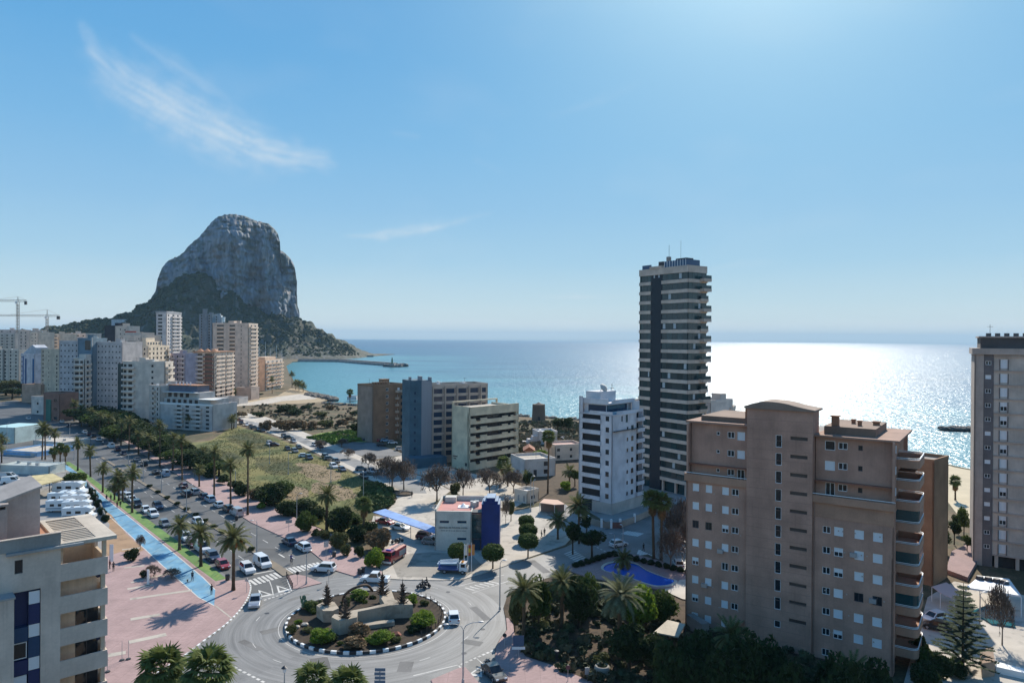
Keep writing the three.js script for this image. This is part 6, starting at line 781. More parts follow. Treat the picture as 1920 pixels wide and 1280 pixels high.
for (const [kind, seed] of [['date', 1], ['date2', 2], ['date3', 5], ['big', 3], ['fan', 4], ['fan2', 6]]) {
  const base = kind.replace(/\d/, ''), set = crownSet(base, seed * 77), fr = set.map(([rise, bend, len, yaw], k) => spin(base === 'fan' ? fan(rise, len, seed * 1000 + k) : frond(rise, bend, len * (base === 'big' ? 1.25 : 1), seed * 1000 + k, base === 'big' ? 34 : 26), yaw, (k % 5 - 2) * 0.12));
  const r = rng(seed + 50), skirt = []; for (let k = 0; k < (base === 'fan' ? 26 : 14); k++) skirt.push(spin(base === 'fan' ? fan(-1.15 - 0.3 * r(), 1.2, 900 + k) : frond(-0.75 - 0.5 * r(), 0.6, 1.5, 900 + k, 10, 0.05), k * 2.4, 0).translate(0, -0.25 - (base === 'fan' ? 0.9 * r() : 0), 0));
  palmParts[kind] = { fronds: fr, crown: mergeC(fr), skirt: mergeC(skirt) };
}
const trunkGeo = (() => { const g = new THREE.CylinderGeometry(0.78, 1, 1, 10, 14, true), p = g.attributes.position; for (let i = 0; i < p.count; i++) { const y = p.getY(i), q = 1 + 0.10 * ((Math.round((y + 0.5) * 14) % 2) * 2 - 1) * 0.6 + (y < -0.46 ? 0.35 : 0) + (y > 0.42 ? 0.28 : 0); p.setX(i, p.getX(i) * q); p.setZ(i, p.getZ(i) * q); } g.translate(0, 0.5, 0); g.computeVertexNormals(); return g; })();
const fruitGeo = (() => { const l = [], r = rng(71); for (let k = 0; k < 9; k++) { const a = k * 0.7 + r() * 0.3, d = V(Math.cos(a), 0, Math.sin(a)); l.push(tube([0, 0.1, 0], [d.x * 0.7, 0.15, d.z * 0.7], 0.05, 0.04, 4)); const c = new THREE.IcosahedronGeometry(0.34, 1).scale(0.8, 1.25, 0.8).translate(d.x * 0.95, -0.35, d.z * 0.95); l.push(c); } return merge(l); })();
function palm(label, bxp, byp, yc, kind = 'date', { s = 1, group, near = false, skirt = true, fruit = false, r = 0.24, m = null, ground = 0.16, dx = 0 } = {}) { // (bxp, byp) foot, yc crown heart on the photograph
  const [x, z] = site(bxp, byp), h = Math.max(1.6, sight(bxp, yc, -z)[1] - ground), o = thing('palm_tree', label, 'palm tree', [x, ground, z], (bxp * 13.7) % 6.28, group), P = palmParts[kind], ln = n2(bxp * 1.7, byp) * 0.055; o.rotation.z = ln; const fm = m ?? (kind.startsWith('fan') ? L.fan : L.palm);
  const t = mesh('trunk', trunkGeo, M.palmBark, o); t.scale.set(r, h, r); if (dx) t.rotation.z = -dx / h;
  if (near) { const c = new THREE.Group(); c.name = 'crown'; c.position.y = h; c.scale.setScalar(s); o.add(c); for (const g of P.fronds) mesh('frond', g, fm, c); } else { const c = mesh('crown', P.crown, fm, o); c.position.y = h; c.scale.set(s * (1 + ln * 3), s * (1 - ln * 2.5), s * (1 + ln * 3)); }
  if (skirt) { const k = mesh('dead_skirt', P.skirt, deadMat, o); k.position.y = h; k.scale.setScalar(s); }
  if (fruit) { const k = mesh('fruit_cluster', fruitGeo, fruitMat, o); k.position.y = h - 0.3; k.scale.setScalar(s * 1.1); }
  return o;
}
// ---- broad-leaved crowns: leaf faces spread through overlapping clumps
function leafCrown(seed, { n = 1800, blobs = 14, sx = 1, sy = 0.8, sz = 1, size = 0.11, flat = 0, core = 0.35, tintAmp = 0.5 } = {}) {
  const r = rng(seed), t = new Tri(), B = []; for (let k = 0; k < blobs; k++) { let v; do v = V(r() * 2 - 1, r() * 2 - 1, r() * 2 - 1); while (v.length() > 1); v.normalize().multiplyScalar(0.25 + 0.42 * r()); B.push([v, 0.30 + 0.22 * r()]); }
  for (let k = 0; k < n; k++) { const [c, R] = B[(r() * blobs) | 0]; let d; do d = V(r() * 2 - 1, r() * 2 - 1, r() * 2 - 1); while (d.length() > 1 || d.length() < 0.01); const q = d.clone().normalize(), p = c.clone().addScaledVector(q, R * (core + (1 - core) * Math.cbrt(r()))); p.set(p.x * sx, p.y * sy, p.z * sz); const a = V(r() - 0.5, r() - 0.5, r() - 0.5).normalize(), nn = q.clone().multiplyScalar(0.8).add(a).normalize(), u = V(0, 1, 0).cross(nn).normalize().applyAxisAngle(nn, r() * 6), w = nn.clone().cross(u), s = size * (0.6 + 0.8 * r()), ti = 1 - tintAmp / 2 + tintAmp * r(); t.quad(p.clone().addScaledVector(u, -s), p.clone().addScaledVector(w, -s * 0.55), p.clone().addScaledVector(u, s), p.clone().addScaledVector(w, s * 0.55), ti); }
  return t.geo();
}
const crowns = { round: [leafCrown(1), leafCrown(2), leafCrown(3, { blobs: 10 })], tall: [leafCrown(4, { sy: 1.25, sx: 0.8, sz: 0.8 })], wide: [leafCrown(5, { sy: 0.6, sx: 1.15, sz: 1.15, blobs: 18, n: 2400 }), leafCrown(6, { sy: 0.55, sx: 1.2, sz: 1.1, blobs: 18, n: 2400 })], dense: [leafCrown(7, { n: 5200, size: 0.085, blobs: 22 }), leafCrown(8, { n: 5200, size: 0.085, blobs: 24, sy: 0.9 })], shrub: [leafCrown(9, { n: 900, sy: 0.75, size: 0.14, blobs: 9 }), leafCrown(10, { n: 900, sy: 0.7, size: 0.14, blobs: 8 }), leafCrown(11, { n: 700, sy: 0.9, size: 0.16, blobs: 7 })] };
crowns.ball = (() => { const r = rng(20), t = new Tri(); for (let k = 0; k < 3200; k++) { let d; do d = V(r() * 2 - 1, r() * 2 - 1, r() * 2 - 1); while (d.length() > 1 || d.length() < 0.1); d.normalize(); const e = 2.6, q = Math.pow(Math.abs(d.x) ** e + Math.abs(d.y) ** e + Math.abs(d.z) ** e, -1 / e), p = d.clone().multiplyScalar(q * (0.84 + 0.2 * r() * r() + 0.06 * n3(d.x * 3, d.y * 3, d.z * 3))); const a = V(r() - 0.5, r() - 0.5, r() - 0.5).normalize(), nn = d.clone().add(a.multiplyScalar(0.8)).normalize(), u = V(0.3, 1, 0.1).cross(nn).normalize(), w = nn.clone().cross(u), s = 0.075 * (0.7 + 0.6 * r()); t.quad(p.clone().addScaledVector(u, -s), p.clone().addScaledVector(w, -s), p.clone().addScaledVector(u, s), p.clone().addScaledVector(w, s), 0.75 + 0.5 * r()); } return [t.geo()]; })();
const limbGeo = [1, 2].map((sd) => { const r = rng(sd * 9), l = [tube([0, 0, 0], [0.02, 0.55, 0.01], 0.06, 0.04, 7)]; for (let k = 0; k < 6; k++) { const a = k * 1.05 + r(), q = [Math.cos(a) * 0.28, 0.75 + 0.2 * r(), Math.sin(a) * 0.28]; l.push(tube([0.02, 0.42 + 0.02 * k, 0.01], q, 0.03, 0.014, 5)); } return merge(l); });
let treeN = 0;
function tree(label, bxp, byp, ytop, rpx, { kind = 'round', m = L.dark, group, name = 'tree', ground = 0.1, cat = 'tree', stem = 0.35 } = {}) { // rpx: half width on the photograph
  const [x, z] = site(bxp, byp), d = -z, R = rpx * d / FOCAL, top = sight(bxp, ytop, d)[1], H = Math.max(top - ground, R * 0.8), set = crowns[kind], o = thing(name, label, cat, [x, ground, z], (++treeN * 2.1) % 6.28, group), ch = H * (1 - stem) / 2;
  if (stem > 0) { const t = mesh('trunk', limbGeo[treeN % 2], M.bark, o); t.scale.set(Math.max(R * 1.6, 1.8), H * 0.82, Math.max(R * 1.6, 1.8)); }
  const c = mesh('crown', set[treeN % set.length], m, o); c.scale.set(R * 1.12, ch * 1.25, R * 1.12); c.position.y = H - ch * 1.02; return o;
}
const shrub = (label, x, y, yt, r, o = {}) => tree(label, x, y, yt, r, { kind: 'shrub', stem: 0, name: 'shrub', cat: 'shrub', m: L.green, ...o });
// ---- leafless trees: branches down to fine twigs
const bareGeos = [31, 32, 33].map((sd) => {
  const r = rng(sd), wood = [], t = new Tri();
  const grow = (p, d, len, rad, lev) => { const q = p.clone().addScaledVector(d, len); if (lev < 3) wood.push(tube(p.toArray(), q.toArray(), rad, rad * 0.65, lev < 1 ? 6 : 4)); else { const s = V(d.z, 0.2, -d.x).normalize().multiplyScalar(Math.max(rad, 0.013)); t.quad(p.clone().add(s), q.clone().addScaledVector(s, 0.4), q.clone().addScaledVector(s, -0.4), p.clone().sub(s), 0.7 + 0.6 * r()); } if (lev >= 6) return; const n = lev === 0 ? 6 : lev < 3 ? 4 : 3; for (let k = 0; k < n; k++) { const a = k * 6.283 / n + r() * 1.4, sp = (lev === 0 ? 0.75 : 0.62) * (0.7 + 0.6 * r()), u = V(0.31, 0.2, 0.93).cross(d).normalize().applyAxisAngle(d, a), e = d.clone().multiplyScalar(Math.cos(sp)).addScaledVector(u, Math.sin(sp)).add(V(0, 0.06, 0)).normalize(); grow(p.clone().lerp(q, lev === 0 ? 1 : 0.65 + 0.35 * r()), e, len * (lev === 0 ? 0.95 : 0.72) * (0.8 + 0.4 * r()), rad * 0.6, lev + 1); } };
  grow(V(0, 0, 0), V(0.03, 1, 0.02).normalize(), 0.3, 0.035, 0); return [merge(wood), t.geo()];
});
const twigLeaf = new THREE.MeshStandardMaterial({ color: C(0.17, 0.125, 0.10), roughness: 0.95, side: THREE.DoubleSide, vertexColors: true });
function bareTree(label, bxp, byp, ytop, rpx, group) { const [x, z] = site(bxp, byp), d = -z, R = rpx * d / FOCAL, H = sight(bxp, ytop, d)[1], o = thing('bare_tree', label, 'tree', [x, 0.05, z], (++treeN * 1.7) % 6.28, group), [a, b] = bareGeos[treeN % 3], s = V(R * 1.55, H * 0.95, R * 1.55); const t = mesh('trunk', a, twigMat, o); t.scale.copy(s); const c = mesh('crown', b, twigLeaf, o); c.scale.copy(s); return o; }

// ---- palms of the green strip (near side of the avenue)
const GA = 'palms along the green strip', GB = 'palms along the far pavement of the avenue';
[[437, 1108, 1010, 'big', 1.12, true, true], [376, 1063, 1000, 'big', 1.0, true], [336, 1032, 985, 'date2', 1.1, true], [247, 962, 886, 'date3', 1.1], [222, 940, 893, 'date', 1.15], [192, 924, 878, 'date2', 1.0], [169, 895, 845, 'date', 1.05], [145, 883, 832, 'date3', 1.1], [102, 862, 812, 'date2', 1.0]].forEach(([x, y, c, k, s, near, fruit], i) => palm(`${['date palm hung with orange fruit beside the roundabout crossing', 'date palm on the green strip beside the dark blue car', 'low date palm on the green strip beside the white van'][i] ?? `${ord(i)} date palm from the roundabout along the green strip`}`, x, y, c, k, { s, near, fruit, group: GA, r: i < 3 ? 0.3 : 0.27, ground: 0.17 }));
palm('short leaning stem in the palm clump on the green strip', 214, 938, 912, 'date3', { s: 1.0, group: GA }); palm('young palm in the palm clump on the green strip', 229, 941, 906, 'date', { s: 0.9, group: GA });
[[78, 862, 803, 'date', 1.35], [84, 862, 806, 'date2', 1.3]].forEach(([x, y, c, k, s], i) => palm(['taller twin palm above the blue-fronted shop', 'shorter twin palm above the blue-fronted shop'][i], x, y, c, k, { s, group: 'twin palms by the shop' }));
[[2, 868, 822], [-6, 890, 838]].forEach(([x, y, c], i) => palm(['palm cut by the left frame edge, upper', 'palm cut by the left frame edge, lower'][i], x, y, c, 'date2', { s: 1.1, group: 'palms at the frame edge' }));
[[122, 872, 842], [100, 868, 846], [112, 872, 838]].forEach(([x, y, c], i) => palm(`${ord(i)} shaggy palm by the yard gate`, x, y, c, 'fan2', { s: 1.1, group: 'shaggy palms by the yard gate' }));
// ---- far pavement: tall palms
[[464, 966, 842, 'date', 1.12, true], [432, 945, 872, 'date2', 1.15, true], [401, 930, 848, 'date3', 1.05, true], [373, 913, 880, 'date', 0.95], [341, 901, 826, 'date2', 1.1], [380, 884, 846, 'date3', 0.9], [323, 882, 820, 'date', 1.05], [299, 876, 797, 'date3', 1.1], [278, 864, 820, 'date2', 1.1], [259, 853, 814, 'date', 1.05], [241, 846, 789, 'date3', 1.15], [226, 836, 795, 'date', 1.1], [204, 826, 784, 'date2', 1.15], [186, 815, 780, 'date', 1.1], [170, 806, 772, 'date3', 1.1], [152, 800, 766, 'date2', 1.1], [138, 790, 756, 'date', 1.2]].forEach(([x, y, c, k, s, near], i) => palm(`tall palm on the far pavement, ${ord(i)} counting from the roundabout`, x, y, c, k, { s, near, group: GB, r: 0.25 }));
palm('broad fan palm in the shrubbery beside the field', 612, 998, 928, 'big', { s: 0.98, near: true, group: 'palms in the avenue shrubbery', r: 0.36 }); palm('fan palm with dry skirt beside the police canopy', 681, 1006, 946, 'fan', { s: 1.35, near: true, group: 'palms in the avenue shrubbery', r: 0.3 });
// ---- small palms by the stepped grey block and the beach
[[354, 806, 782], [383, 806, 783], [406, 806, 780], [418, 802, 782], [424, 803, 784], [434, 806, 786], [438, 804, 782], [397, 800, 784]].forEach(([x, y, c], i) => palm(`small palm by the stepped grey block, ${ord(i)} in its row`, x, y, c, i % 2 ? 'date2' : 'date', { s: 1.0, group: 'small palms at the promenade head', skirt: false }));
[[547, 727, 701, 1.2], [510, 738, 711, 1.0], [656, 757, 735, 1.3], [560, 733, 719, 1.6], [554, 731, 717, 1.3], [568, 735, 723, 1.3], [422, 745, 733, 1.2], [430, 746, 734, 1.3], [440, 745, 735, 1.2]].forEach(([x, y, c, s], i) => palm(i === 2 ? 'lone tall palm on the shore' : `seafront palm near the headland, ${ord(i)} of a loose group`, x, y, c, i === 2 ? 'fan' : 'date', { s: s * 1.25, group: 'seafront palms', skirt: i === 2 }));
// ---- palms round the houses and the tower
palm('tall shaggy palm before the white villas', 1027, 926, 818, 'fan', { s: 1.5, group: 'palms round the villas', r: 0.25 }); palm('bushy palm before the cream hotel', 944, 905, 868, 'fan2', { s: 1.6, group: 'palms round the villas' }); palm('second palm under the cream hotel balconies', 952, 912, 880, 'date', { s: 1.0, group: 'palms round the villas' }); palm('low palm beside the white house', 987, 915, 893, 'date2', { s: 1.0, group: 'palms round the villas' }); palm('garden palm behind the white block corner', 1068, 912, 884, 'date3', { s: 1.1, group: 'palms round the villas' });
palm('left of the two tall palms at the tower foot', 1226, 1050, 936, 'fan', { s: 1.5, near: true, group: 'palms at the tower foot', r: 0.3 }); palm('right of the two tall palms at the tower foot', 1240, 1053, 942, 'fan2', { s: 1.5, near: true, group: 'palms at the tower foot', r: 0.3 }); palm('spreading palm at the shaded crossroads', 1086, 1020, 948, 'big', { s: 1.05, near: true, group: 'palms at the crossroads' }); palm('short palm at the crossroads corner', 1046, 1012, 975, 'date', { s: 1.1, group: 'palms at the crossroads' });
palm('lone palm on the sand between the right-hand blocks', 1792, 938, 902, 'fan', { s: 1.2, group: 'beach palm', skirt: true }); palm('palm before the pool, dark against the water', 1168, 1066, 1052, 'date2', { s: 1.0, group: 'pool palm', skirt: false });
// ---- park palms
palm('park palm with drooping brown fronds beside the roundabout', 982, 1200, 1108, 'big', { s: 1.0, near: true, group: 'palms in the park', r: 0.3 }); palm('fan-leaved palm in the middle of the park', 1053, 1182, 1092, 'date3', { s: 1.15, near: true, group: 'palms in the park', r: 0.34 }); palm('largest grey-green palm in the park', 1160, 1242, 1118, 'big', { s: 1.16, near: true, group: 'palms in the park', m: L.palmPale, r: 0.36 });
palm('shaded palm at the foot of the brown block', 1370, 1282, 1196, 'big', { s: 0.95, near: true, group: 'palms by the brown block' }); palm('low shaded palm under the right wing of the brown block', 1600, 1345, 1262, 'big', { s: 0.85, group: 'palms by the brown block' });
// ---- foreground palm heads at the lower edge
for (const [x, yc, d, s, k, lab] of [[304, 1254, 64, 1.02, 'fan', 'left of the two foreground palm heads at the lower edge'], [391, 1258, 62, 1.02, 'fan2', 'right of the two foreground palm heads at the lower edge'], [586, 1275, 70, 0.8, 'fan2', 'palm top poking up at the lower edge below the monument, left'], [652, 1284, 70, 0.9, 'fan', 'palm top poking up at the lower edge below the monument, right']]) { const p = sight(x, yc, d), f = thing('palm_tree', lab, 'palm tree', [p[0], 0, -d], x % 6, 'foreground palm heads'), P = palmParts[k]; const t = mesh('trunk', trunkGeo, M.palmBark, f); t.scale.set(0.28, p[1], 0.28); const c = new THREE.Group(); c.name = 'crown'; c.position.y = p[1]; c.scale.setScalar(s * 1.5); f.add(c); for (const g of P.fronds) mesh('frond', g, L.fan, c); const sk = mesh('dead_skirt', P.skirt, deadMat, f); sk.position.y = p[1]; sk.scale.setScalar(s * 1.3); }

// ---- trees along the avenue head (dark mass under the town)
const GT = 'dark trees at the head of the avenue';
[[168, 800, 768, 16], [186, 806, 772, 18], [206, 812, 778, 18], [228, 822, 786, 18], [252, 834, 800, 17], [214, 828, 800, 16], [268, 842, 812, 15], [290, 852, 822, 17], [312, 862, 834, 16], [334, 872, 842, 18], [356, 880, 848, 18], [378, 888, 856, 14], [150, 792, 762, 16], [236, 806, 776, 17], [262, 818, 790, 17], [286, 832, 806, 15], [195, 792, 766, 15], [306, 845, 818, 14], [366, 866, 838, 14], [345, 858, 832, 14], [395, 880, 850, 14], [410, 892, 864, 14], [176, 796, 764, 16], [222, 802, 772, 17], [246, 812, 782, 16], [322, 850, 824, 15]].forEach(([x, y, t, r], i) => tree(`dark bushy tree at the avenue head, ${i < 20 ? ord(i) + ' from the far end of the clump' : ['near the low bank', 'nearest the field', 'by the far road bend', 'before the dotted slab', 'before the curved balconies', 'before the stepped block'][i - 20]}`, x, y, t - 3, r * 1.75, { kind: i % 3 ? 'dense' : 'wide', m: i % 4 === 1 ? L.green : L.dark, group: GT, stem: 0.2 }));
[[10, 742, 712, 20], [34, 740, 712, 18], [56, 742, 716, 17], [78, 742, 718, 16], [22, 748, 724, 16], [64, 752, 730, 13], [95, 766, 744, 12], [45, 752, 727, 14]].forEach(([x, y, t, r], i) => tree(`tree in the left-hand belt below the far blocks, ${ord(i)} from the frame edge`, x, y, t, r * 1.15, { kind: i % 2 ? 'wide' : 'round', m: i === 3 ? L.brown : i % 3 ? L.dark : L.olive, group: 'trees below the far blocks' }));
[[459, 722, 700, 13], [470, 742, 734, 9], [484, 744, 736, 9]].forEach(([x, y, t, r], i) => tree(['umbrella pine before the tall beige block', 'low tree by the seafront block', 'second low tree by the seafront block'][i], x, y, t, r, { kind: 'wide', m: L.dark, group: 'seafront trees' }));
// ---- shrubs of the avenue border and the field
const GS = 'shrubs between pavement and field';
[[512, 948, 905, 30, L.dark], [486, 936, 915, 20, L.brown], [537, 968, 938, 22, L.dark], [566, 962, 936, 24, L.dark], [573, 996, 958, 18, L.green], [594, 976, 948, 18, L.dark], [641, 998, 950, 26, L.dark], [660, 982, 960, 22, L.green], [633, 1030, 996, 17, L.olive], [650, 1042, 1020, 10, L.olive], [672, 1046, 1022, 9, L.dark], [701, 1064, 1026, 18, L.bright], [714, 1030, 990, 24, L.brown], [672, 1016, 985, 20, L.dark], [488, 955, 940, 10, L.bright], [456, 930, 908, 14, L.dark], [440, 918, 900, 14, L.dark], [416, 908, 888, 14, L.dark], [395, 896, 878, 13, L.dark], [605, 1012, 992, 12, L.olive], [590, 1008, 990, 9, L.dark], [528, 930, 902, 20, L.green], [690, 1006, 976, 16, L.dark]].forEach(([x, y, t, r, m], i) => shrub(`${m === L.brown ? 'dry grey-brown' : m === L.bright ? 'bright green' : m === L.olive ? 'clipped olive' : m === L.green ? 'mid green' : 'dark green'} shrub of the avenue border, ${i < 20 ? ord(i) + ' listed from the field corner' : ['behind the bins', 'beside the field corner bush', 'close to the fan palm'][i - 20]}`, x, y, t, r * 1.1, { m, group: GS, kind: r > 16 ? 'dense' : 'shrub' }));
[[1110, 1046, 986, 24], [1074, 1040, 978, 18], [1100, 1000, 968, 14]].forEach(([x, y, t, r], i) => tree(`shaded broad-leaved tree at the crossroads, ${ord(i)}`, x, y, t, r, { kind: 'round', m: L.dark, group: 'trees at the crossroads' }));
// ---- clipped round street trees by the police station
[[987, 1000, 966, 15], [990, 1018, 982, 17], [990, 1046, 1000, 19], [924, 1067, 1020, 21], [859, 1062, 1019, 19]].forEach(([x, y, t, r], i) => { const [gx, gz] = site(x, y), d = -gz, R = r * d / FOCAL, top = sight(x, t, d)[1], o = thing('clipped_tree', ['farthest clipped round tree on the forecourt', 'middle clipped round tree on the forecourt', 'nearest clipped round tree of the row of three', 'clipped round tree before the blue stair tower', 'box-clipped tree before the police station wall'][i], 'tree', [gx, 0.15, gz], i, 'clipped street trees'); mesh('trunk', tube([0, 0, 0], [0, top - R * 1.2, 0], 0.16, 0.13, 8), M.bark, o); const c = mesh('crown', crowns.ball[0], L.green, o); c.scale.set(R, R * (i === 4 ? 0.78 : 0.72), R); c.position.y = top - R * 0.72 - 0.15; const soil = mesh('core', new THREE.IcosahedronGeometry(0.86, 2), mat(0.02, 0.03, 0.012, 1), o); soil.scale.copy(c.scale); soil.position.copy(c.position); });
// ---- leafless trees round the plots
[[735, 915, 858, 34], [757, 918, 862, 26], [819, 940, 876, 36], [868, 930, 880, 22], [918, 928, 880, 26], [963, 925, 884, 22], [690, 880, 850, 16], [652, 860, 842, 14], [600, 845, 826, 16], [640, 838, 822, 12]].forEach(([x, y, t, r], i) => bareTree(`leafless brown tree on the promenade plots, ${ord(i)} in the list from the big pair`, x, y, t, r, 'leafless trees of the plots'));
[[1262, 1040, 955, 30], [1280, 1020, 940, 30], [1258, 1070, 990, 26], [1292, 1060, 970, 24]].forEach(([x, y, t, r], i) => bareTree(`bare twiggy tree between tower and brown block, ${ord(i)} of four`, x, y, t, r, 'bare trees by the tower'));
[[262, 1032, 1005, 10], [288, 1082, 1060, 16], [322, 1086, 1066, 16]].forEach(([x, y, t, r], i) => bareTree(['small bare reddish tree beside the cycle lane', 'bare spreading shrub on the plaza beds, left', 'bare spreading shrub on the plaza beds, right'][i], x, y, t, r, 'bare shrubs on the plaza'));
bareTree('leafless tree beside the blue stair tower', 948, 985, 935, 10, 'leafless trees of the plots'); bareTree('thin bare tree overhanging the right-hand street', 1880, 1210, 1100, 26, 'bare street trees');
tree('small yellowish tree behind the police station', 853, 940, 906, 13, { m: L.olive, kind: 'tall' }); tree('young olive tree beside the bare tree, right of the stair tower', 958, 978, 940, 9, { m: L.olive, kind: 'tall' });
tree('round green tree on the lawn before the brown block', 670, 820, 788, 13, { m: L.dark, kind: 'round', group: 'trees near the brown block' }); tree('dark tree behind the villas near the shore', 1046, 812, 783, 14, { m: L.dark, kind: 'round' }); tree('second dark tree behind the villas near the shore', 1066, 812, 782, 14, { m: L.dark, kind: 'round' }); tree('bright garden tree behind the white house', 1012, 866, 840, 14, { m: L.bright }); tree('garden tree between villa and white block', 1078, 912, 880, 13, { m: L.green }); shrub('green shrub at the white house door', 1060, 922, 900, 10, { m: L.bright }); tree('dark tree left of the white house', 990, 925, 880, 10, { m: L.dark });
// ---- plaza planting
shrub('round dark bush at the plaza beds beside the cycle lane', 249, 1052, 1028, 14, { m: L.dark, ground: 0.17 }); shrub('clipped dark bush on the plaza beds', 270, 1084, 1068, 8, { m: L.cypress, kind: 'dense', ground: 0.17 }); shrub('dense green bush at the end of the motorhome row', 136, 912, 885, 22, { m: L.green, kind: 'dense', ground: 0.2 }); shrub('yellow-green bush beside the green strip', 152, 905, 886, 12, { m: L.bright, ground: 0.2 });
[[170, 930], [176, 940], [184, 952], [191, 966], [196, 980]].forEach(([x, y], i) => shrub(`hedge clump on the motorhome yard wall, ${ord(i)} from the far end`, x, y, y - 16, 8, { m: L.cypress, kind: 'dense', group: 'yard hedge' }));
// ---- median hedge clumps
for (let k = 0; k < 12; k++) { const t = k / 12, x = lerp(470, 262, t), y = lerp(1033, 903, t); shrub(`low clipped clump on the central reservation, ${ord(k)} from the roundabout`, x, y, y - 6 + 2 * t, 8 - 2 * t, { m: L.dark, kind: 'dense', group: 'central reservation hedge', ground: 0.17 }); }
// ---- park trees
const GP = 'trees in the park';
[[1010, 1180, 1082, 26, L.green], [1085, 1180, 1080, 34, L.dark], [1100, 1150, 1074, 22, L.green], [1200, 1190, 1098, 38, L.bright], [1245, 1180, 1105, 30, L.green], [1180, 1262, 1168, 40, L.dark], [1230, 1262, 1190, 30, L.dark], [965, 1185, 1112, 14, L.olive]].forEach(([x, y, t, r, m], i) => tree(`${m === L.bright ? 'bright green' : m === L.olive ? 'olive' : m === L.green ? 'leafy green' : 'deep green'} park tree, ${ord(i)} counting from the roundabout side`, x, y, t, r, { kind: 'dense', m, group: GP, ground: 0.14, stem: 0.22 }));
[[1015, 1180, 1160, 16, L.olive], [1130, 1248, 1224, 18, L.olive], [990, 1215, 1204, 10, L.olive], [1060, 1262, 1248, 14, L.dark], [1100, 1272, 1256, 12, L.brown], [1235, 1262, 1240, 16, L.olive], [1005, 1235, 1222, 12, L.dark]].forEach(([x, y, t, r, m], i) => shrub(`dry garden shrub in the park beds, ${ord(i)}`, x, y, t, r, { m, group: 'park shrubs', ground: 0.14 }));
[[1310, 1330, 1185, 46], [1400, 1350, 1180, 56], [1345, 1360, 1215, 50], [1450, 1345, 1200, 40], [1255, 1350, 1200, 44], [1560, 1370, 1226, 46], [1640, 1370, 1238, 44], [1590, 1400, 1235, 50], [1480, 1390, 1238, 46]].forEach(([x, y, t, r], i) => tree(`deep shaded tree at the foot of the brown block, ${ord(i)} from its left corner`, x, y, t, r, { kind: 'dense', m: L.dark, group: 'trees at the foot of the brown block', stem: 0.15 }));
[[1740, 1262, 1215, 24, L.green], [1762, 1272, 1222, 22, L.dark], [1788, 1262, 1232, 16, L.bright], [1735, 1290, 1240, 28, L.dark], [1800, 1272, 1244, 18, L.dark], [1725, 1240, 1190, 18, L.dark]].forEach(([x, y, t, r, m], i) => shrub(`leafy shrub at the foot of the stacked balconies, ${ord(i)}`, x, y, t, r, { m, kind: 'dense', group: 'shrubs by the balconies' }));
[[1790, 1022, 975, 13, L.dark], [1808, 1010, 950, 12, L.green], [1796, 1000, 958, 11, L.dark], [1814, 1040, 1002, 10, L.green], [1772, 1035, 990, 12, L.dark]].forEach(([x, y, t, r, m], i) => tree(`garden tree between the two right-hand blocks, ${ord(i)} listed`, x, y, t, r, { m, group: 'trees between the blocks' }));
// pool hedge
for (let k = 0; k < 18; k++) { const t = k / 17, P = t < 0.4 ? [lerp(1080, 1150, t / 0.4), lerp(1066, 1044, t / 0.4)] : [lerp(1150, 1290, (t - 0.4) / 0.6), lerp(1044, 1078, (t - 0.4) / 0.6)]; shrub(`clump of the dark hedge behind the pool, ${ord(k)} from the park end`, P[0], P[1], P[1] - 13, 7.5, { m: L.cypress, kind: 'dense', group: 'pool hedge', ground: 0.14 }); }
// ---- tiered conifer at the right
{
  const [x, z] = site(1806, 1262), top = sight(1806, 1092, -z)[1], o = thing('conifer', 'tiered conifer with level whorled branches beside the right-hand street', 'tree', [x, 0, z]); mesh('trunk', tube([0, 0, 0], [0, top, 0], 0.22, 0.03, 8), M.bark, o);
  const r = rng(91); for (let k = 0; k < 13; k++) { const y = 1.2 + (top - 1.6) * Math.pow(k / 12.5, 0.95), R = lerp(4.3, 0.4, k / 12.5), t = new Tri(); for (let q = 0; q < 7; q++) { const a = q * 0.9 + k * 0.5 + r() * 0.2, d = V(Math.cos(a), 0.12, Math.sin(a)), e = V(-Math.sin(a), 0, Math.cos(a)); for (let i = 0; i < 26; i++) { const s = R * (0.12 + 0.88 * i / 26), p = d.clone().multiplyScalar(s).add(V(0, y + 0.1 * Math.sin(s), 0)), w = 0.62 * (1 - 0.4 * i / 26); for (const sg of [-1, 1]) { const tip = p.clone().addScaledVector(e, sg * w * (0.7 + 0.5 * r())).add(V(d.x * 0.2, 0.12 * r(), d.z * 0.2)); t.tri(p.clone().addScaledVector(d, -0.14), p.clone().addScaledVector(d, 0.16), tip, 0.7 + 0.6 * r()); } } } mesh('branch_whorl', t.geo(), L.cypress, o); }
}
// ---- scrubland bushes: those one can tell apart
[[535, 776, 764, 24, L.dark], [556, 778, 768, 14, L.dark], [484, 782, 771, 12, L.dark], [572, 768, 760, 12, L.dark], [500, 806, 788, 14, L.brown], [530, 808, 786, 20, L.brown], [560, 806, 786, 18, L.brown], [584, 804, 790, 16, L.brown], [610, 802, 786, 16, L.olive], [640, 800, 784, 14, L.brown], [664, 778, 770, 10, L.dark], [690, 782, 772, 10, L.dark], [450, 782, 772, 14, L.brown], [620, 768, 762, 10, L.brown], [600, 782, 774, 14, L.olive], [655, 790, 780, 12, L.brown]].forEach(([x, y, t, r, m], i) => shrub(`${m === L.dark ? 'dark rounded' : m === L.brown ? 'dry brown' : 'dull olive'} bush on the scrubland, ${ord(i)} of those listed`, x, y, t, r, { m, group: 'bushes of the scrubland', ground: 0 }));
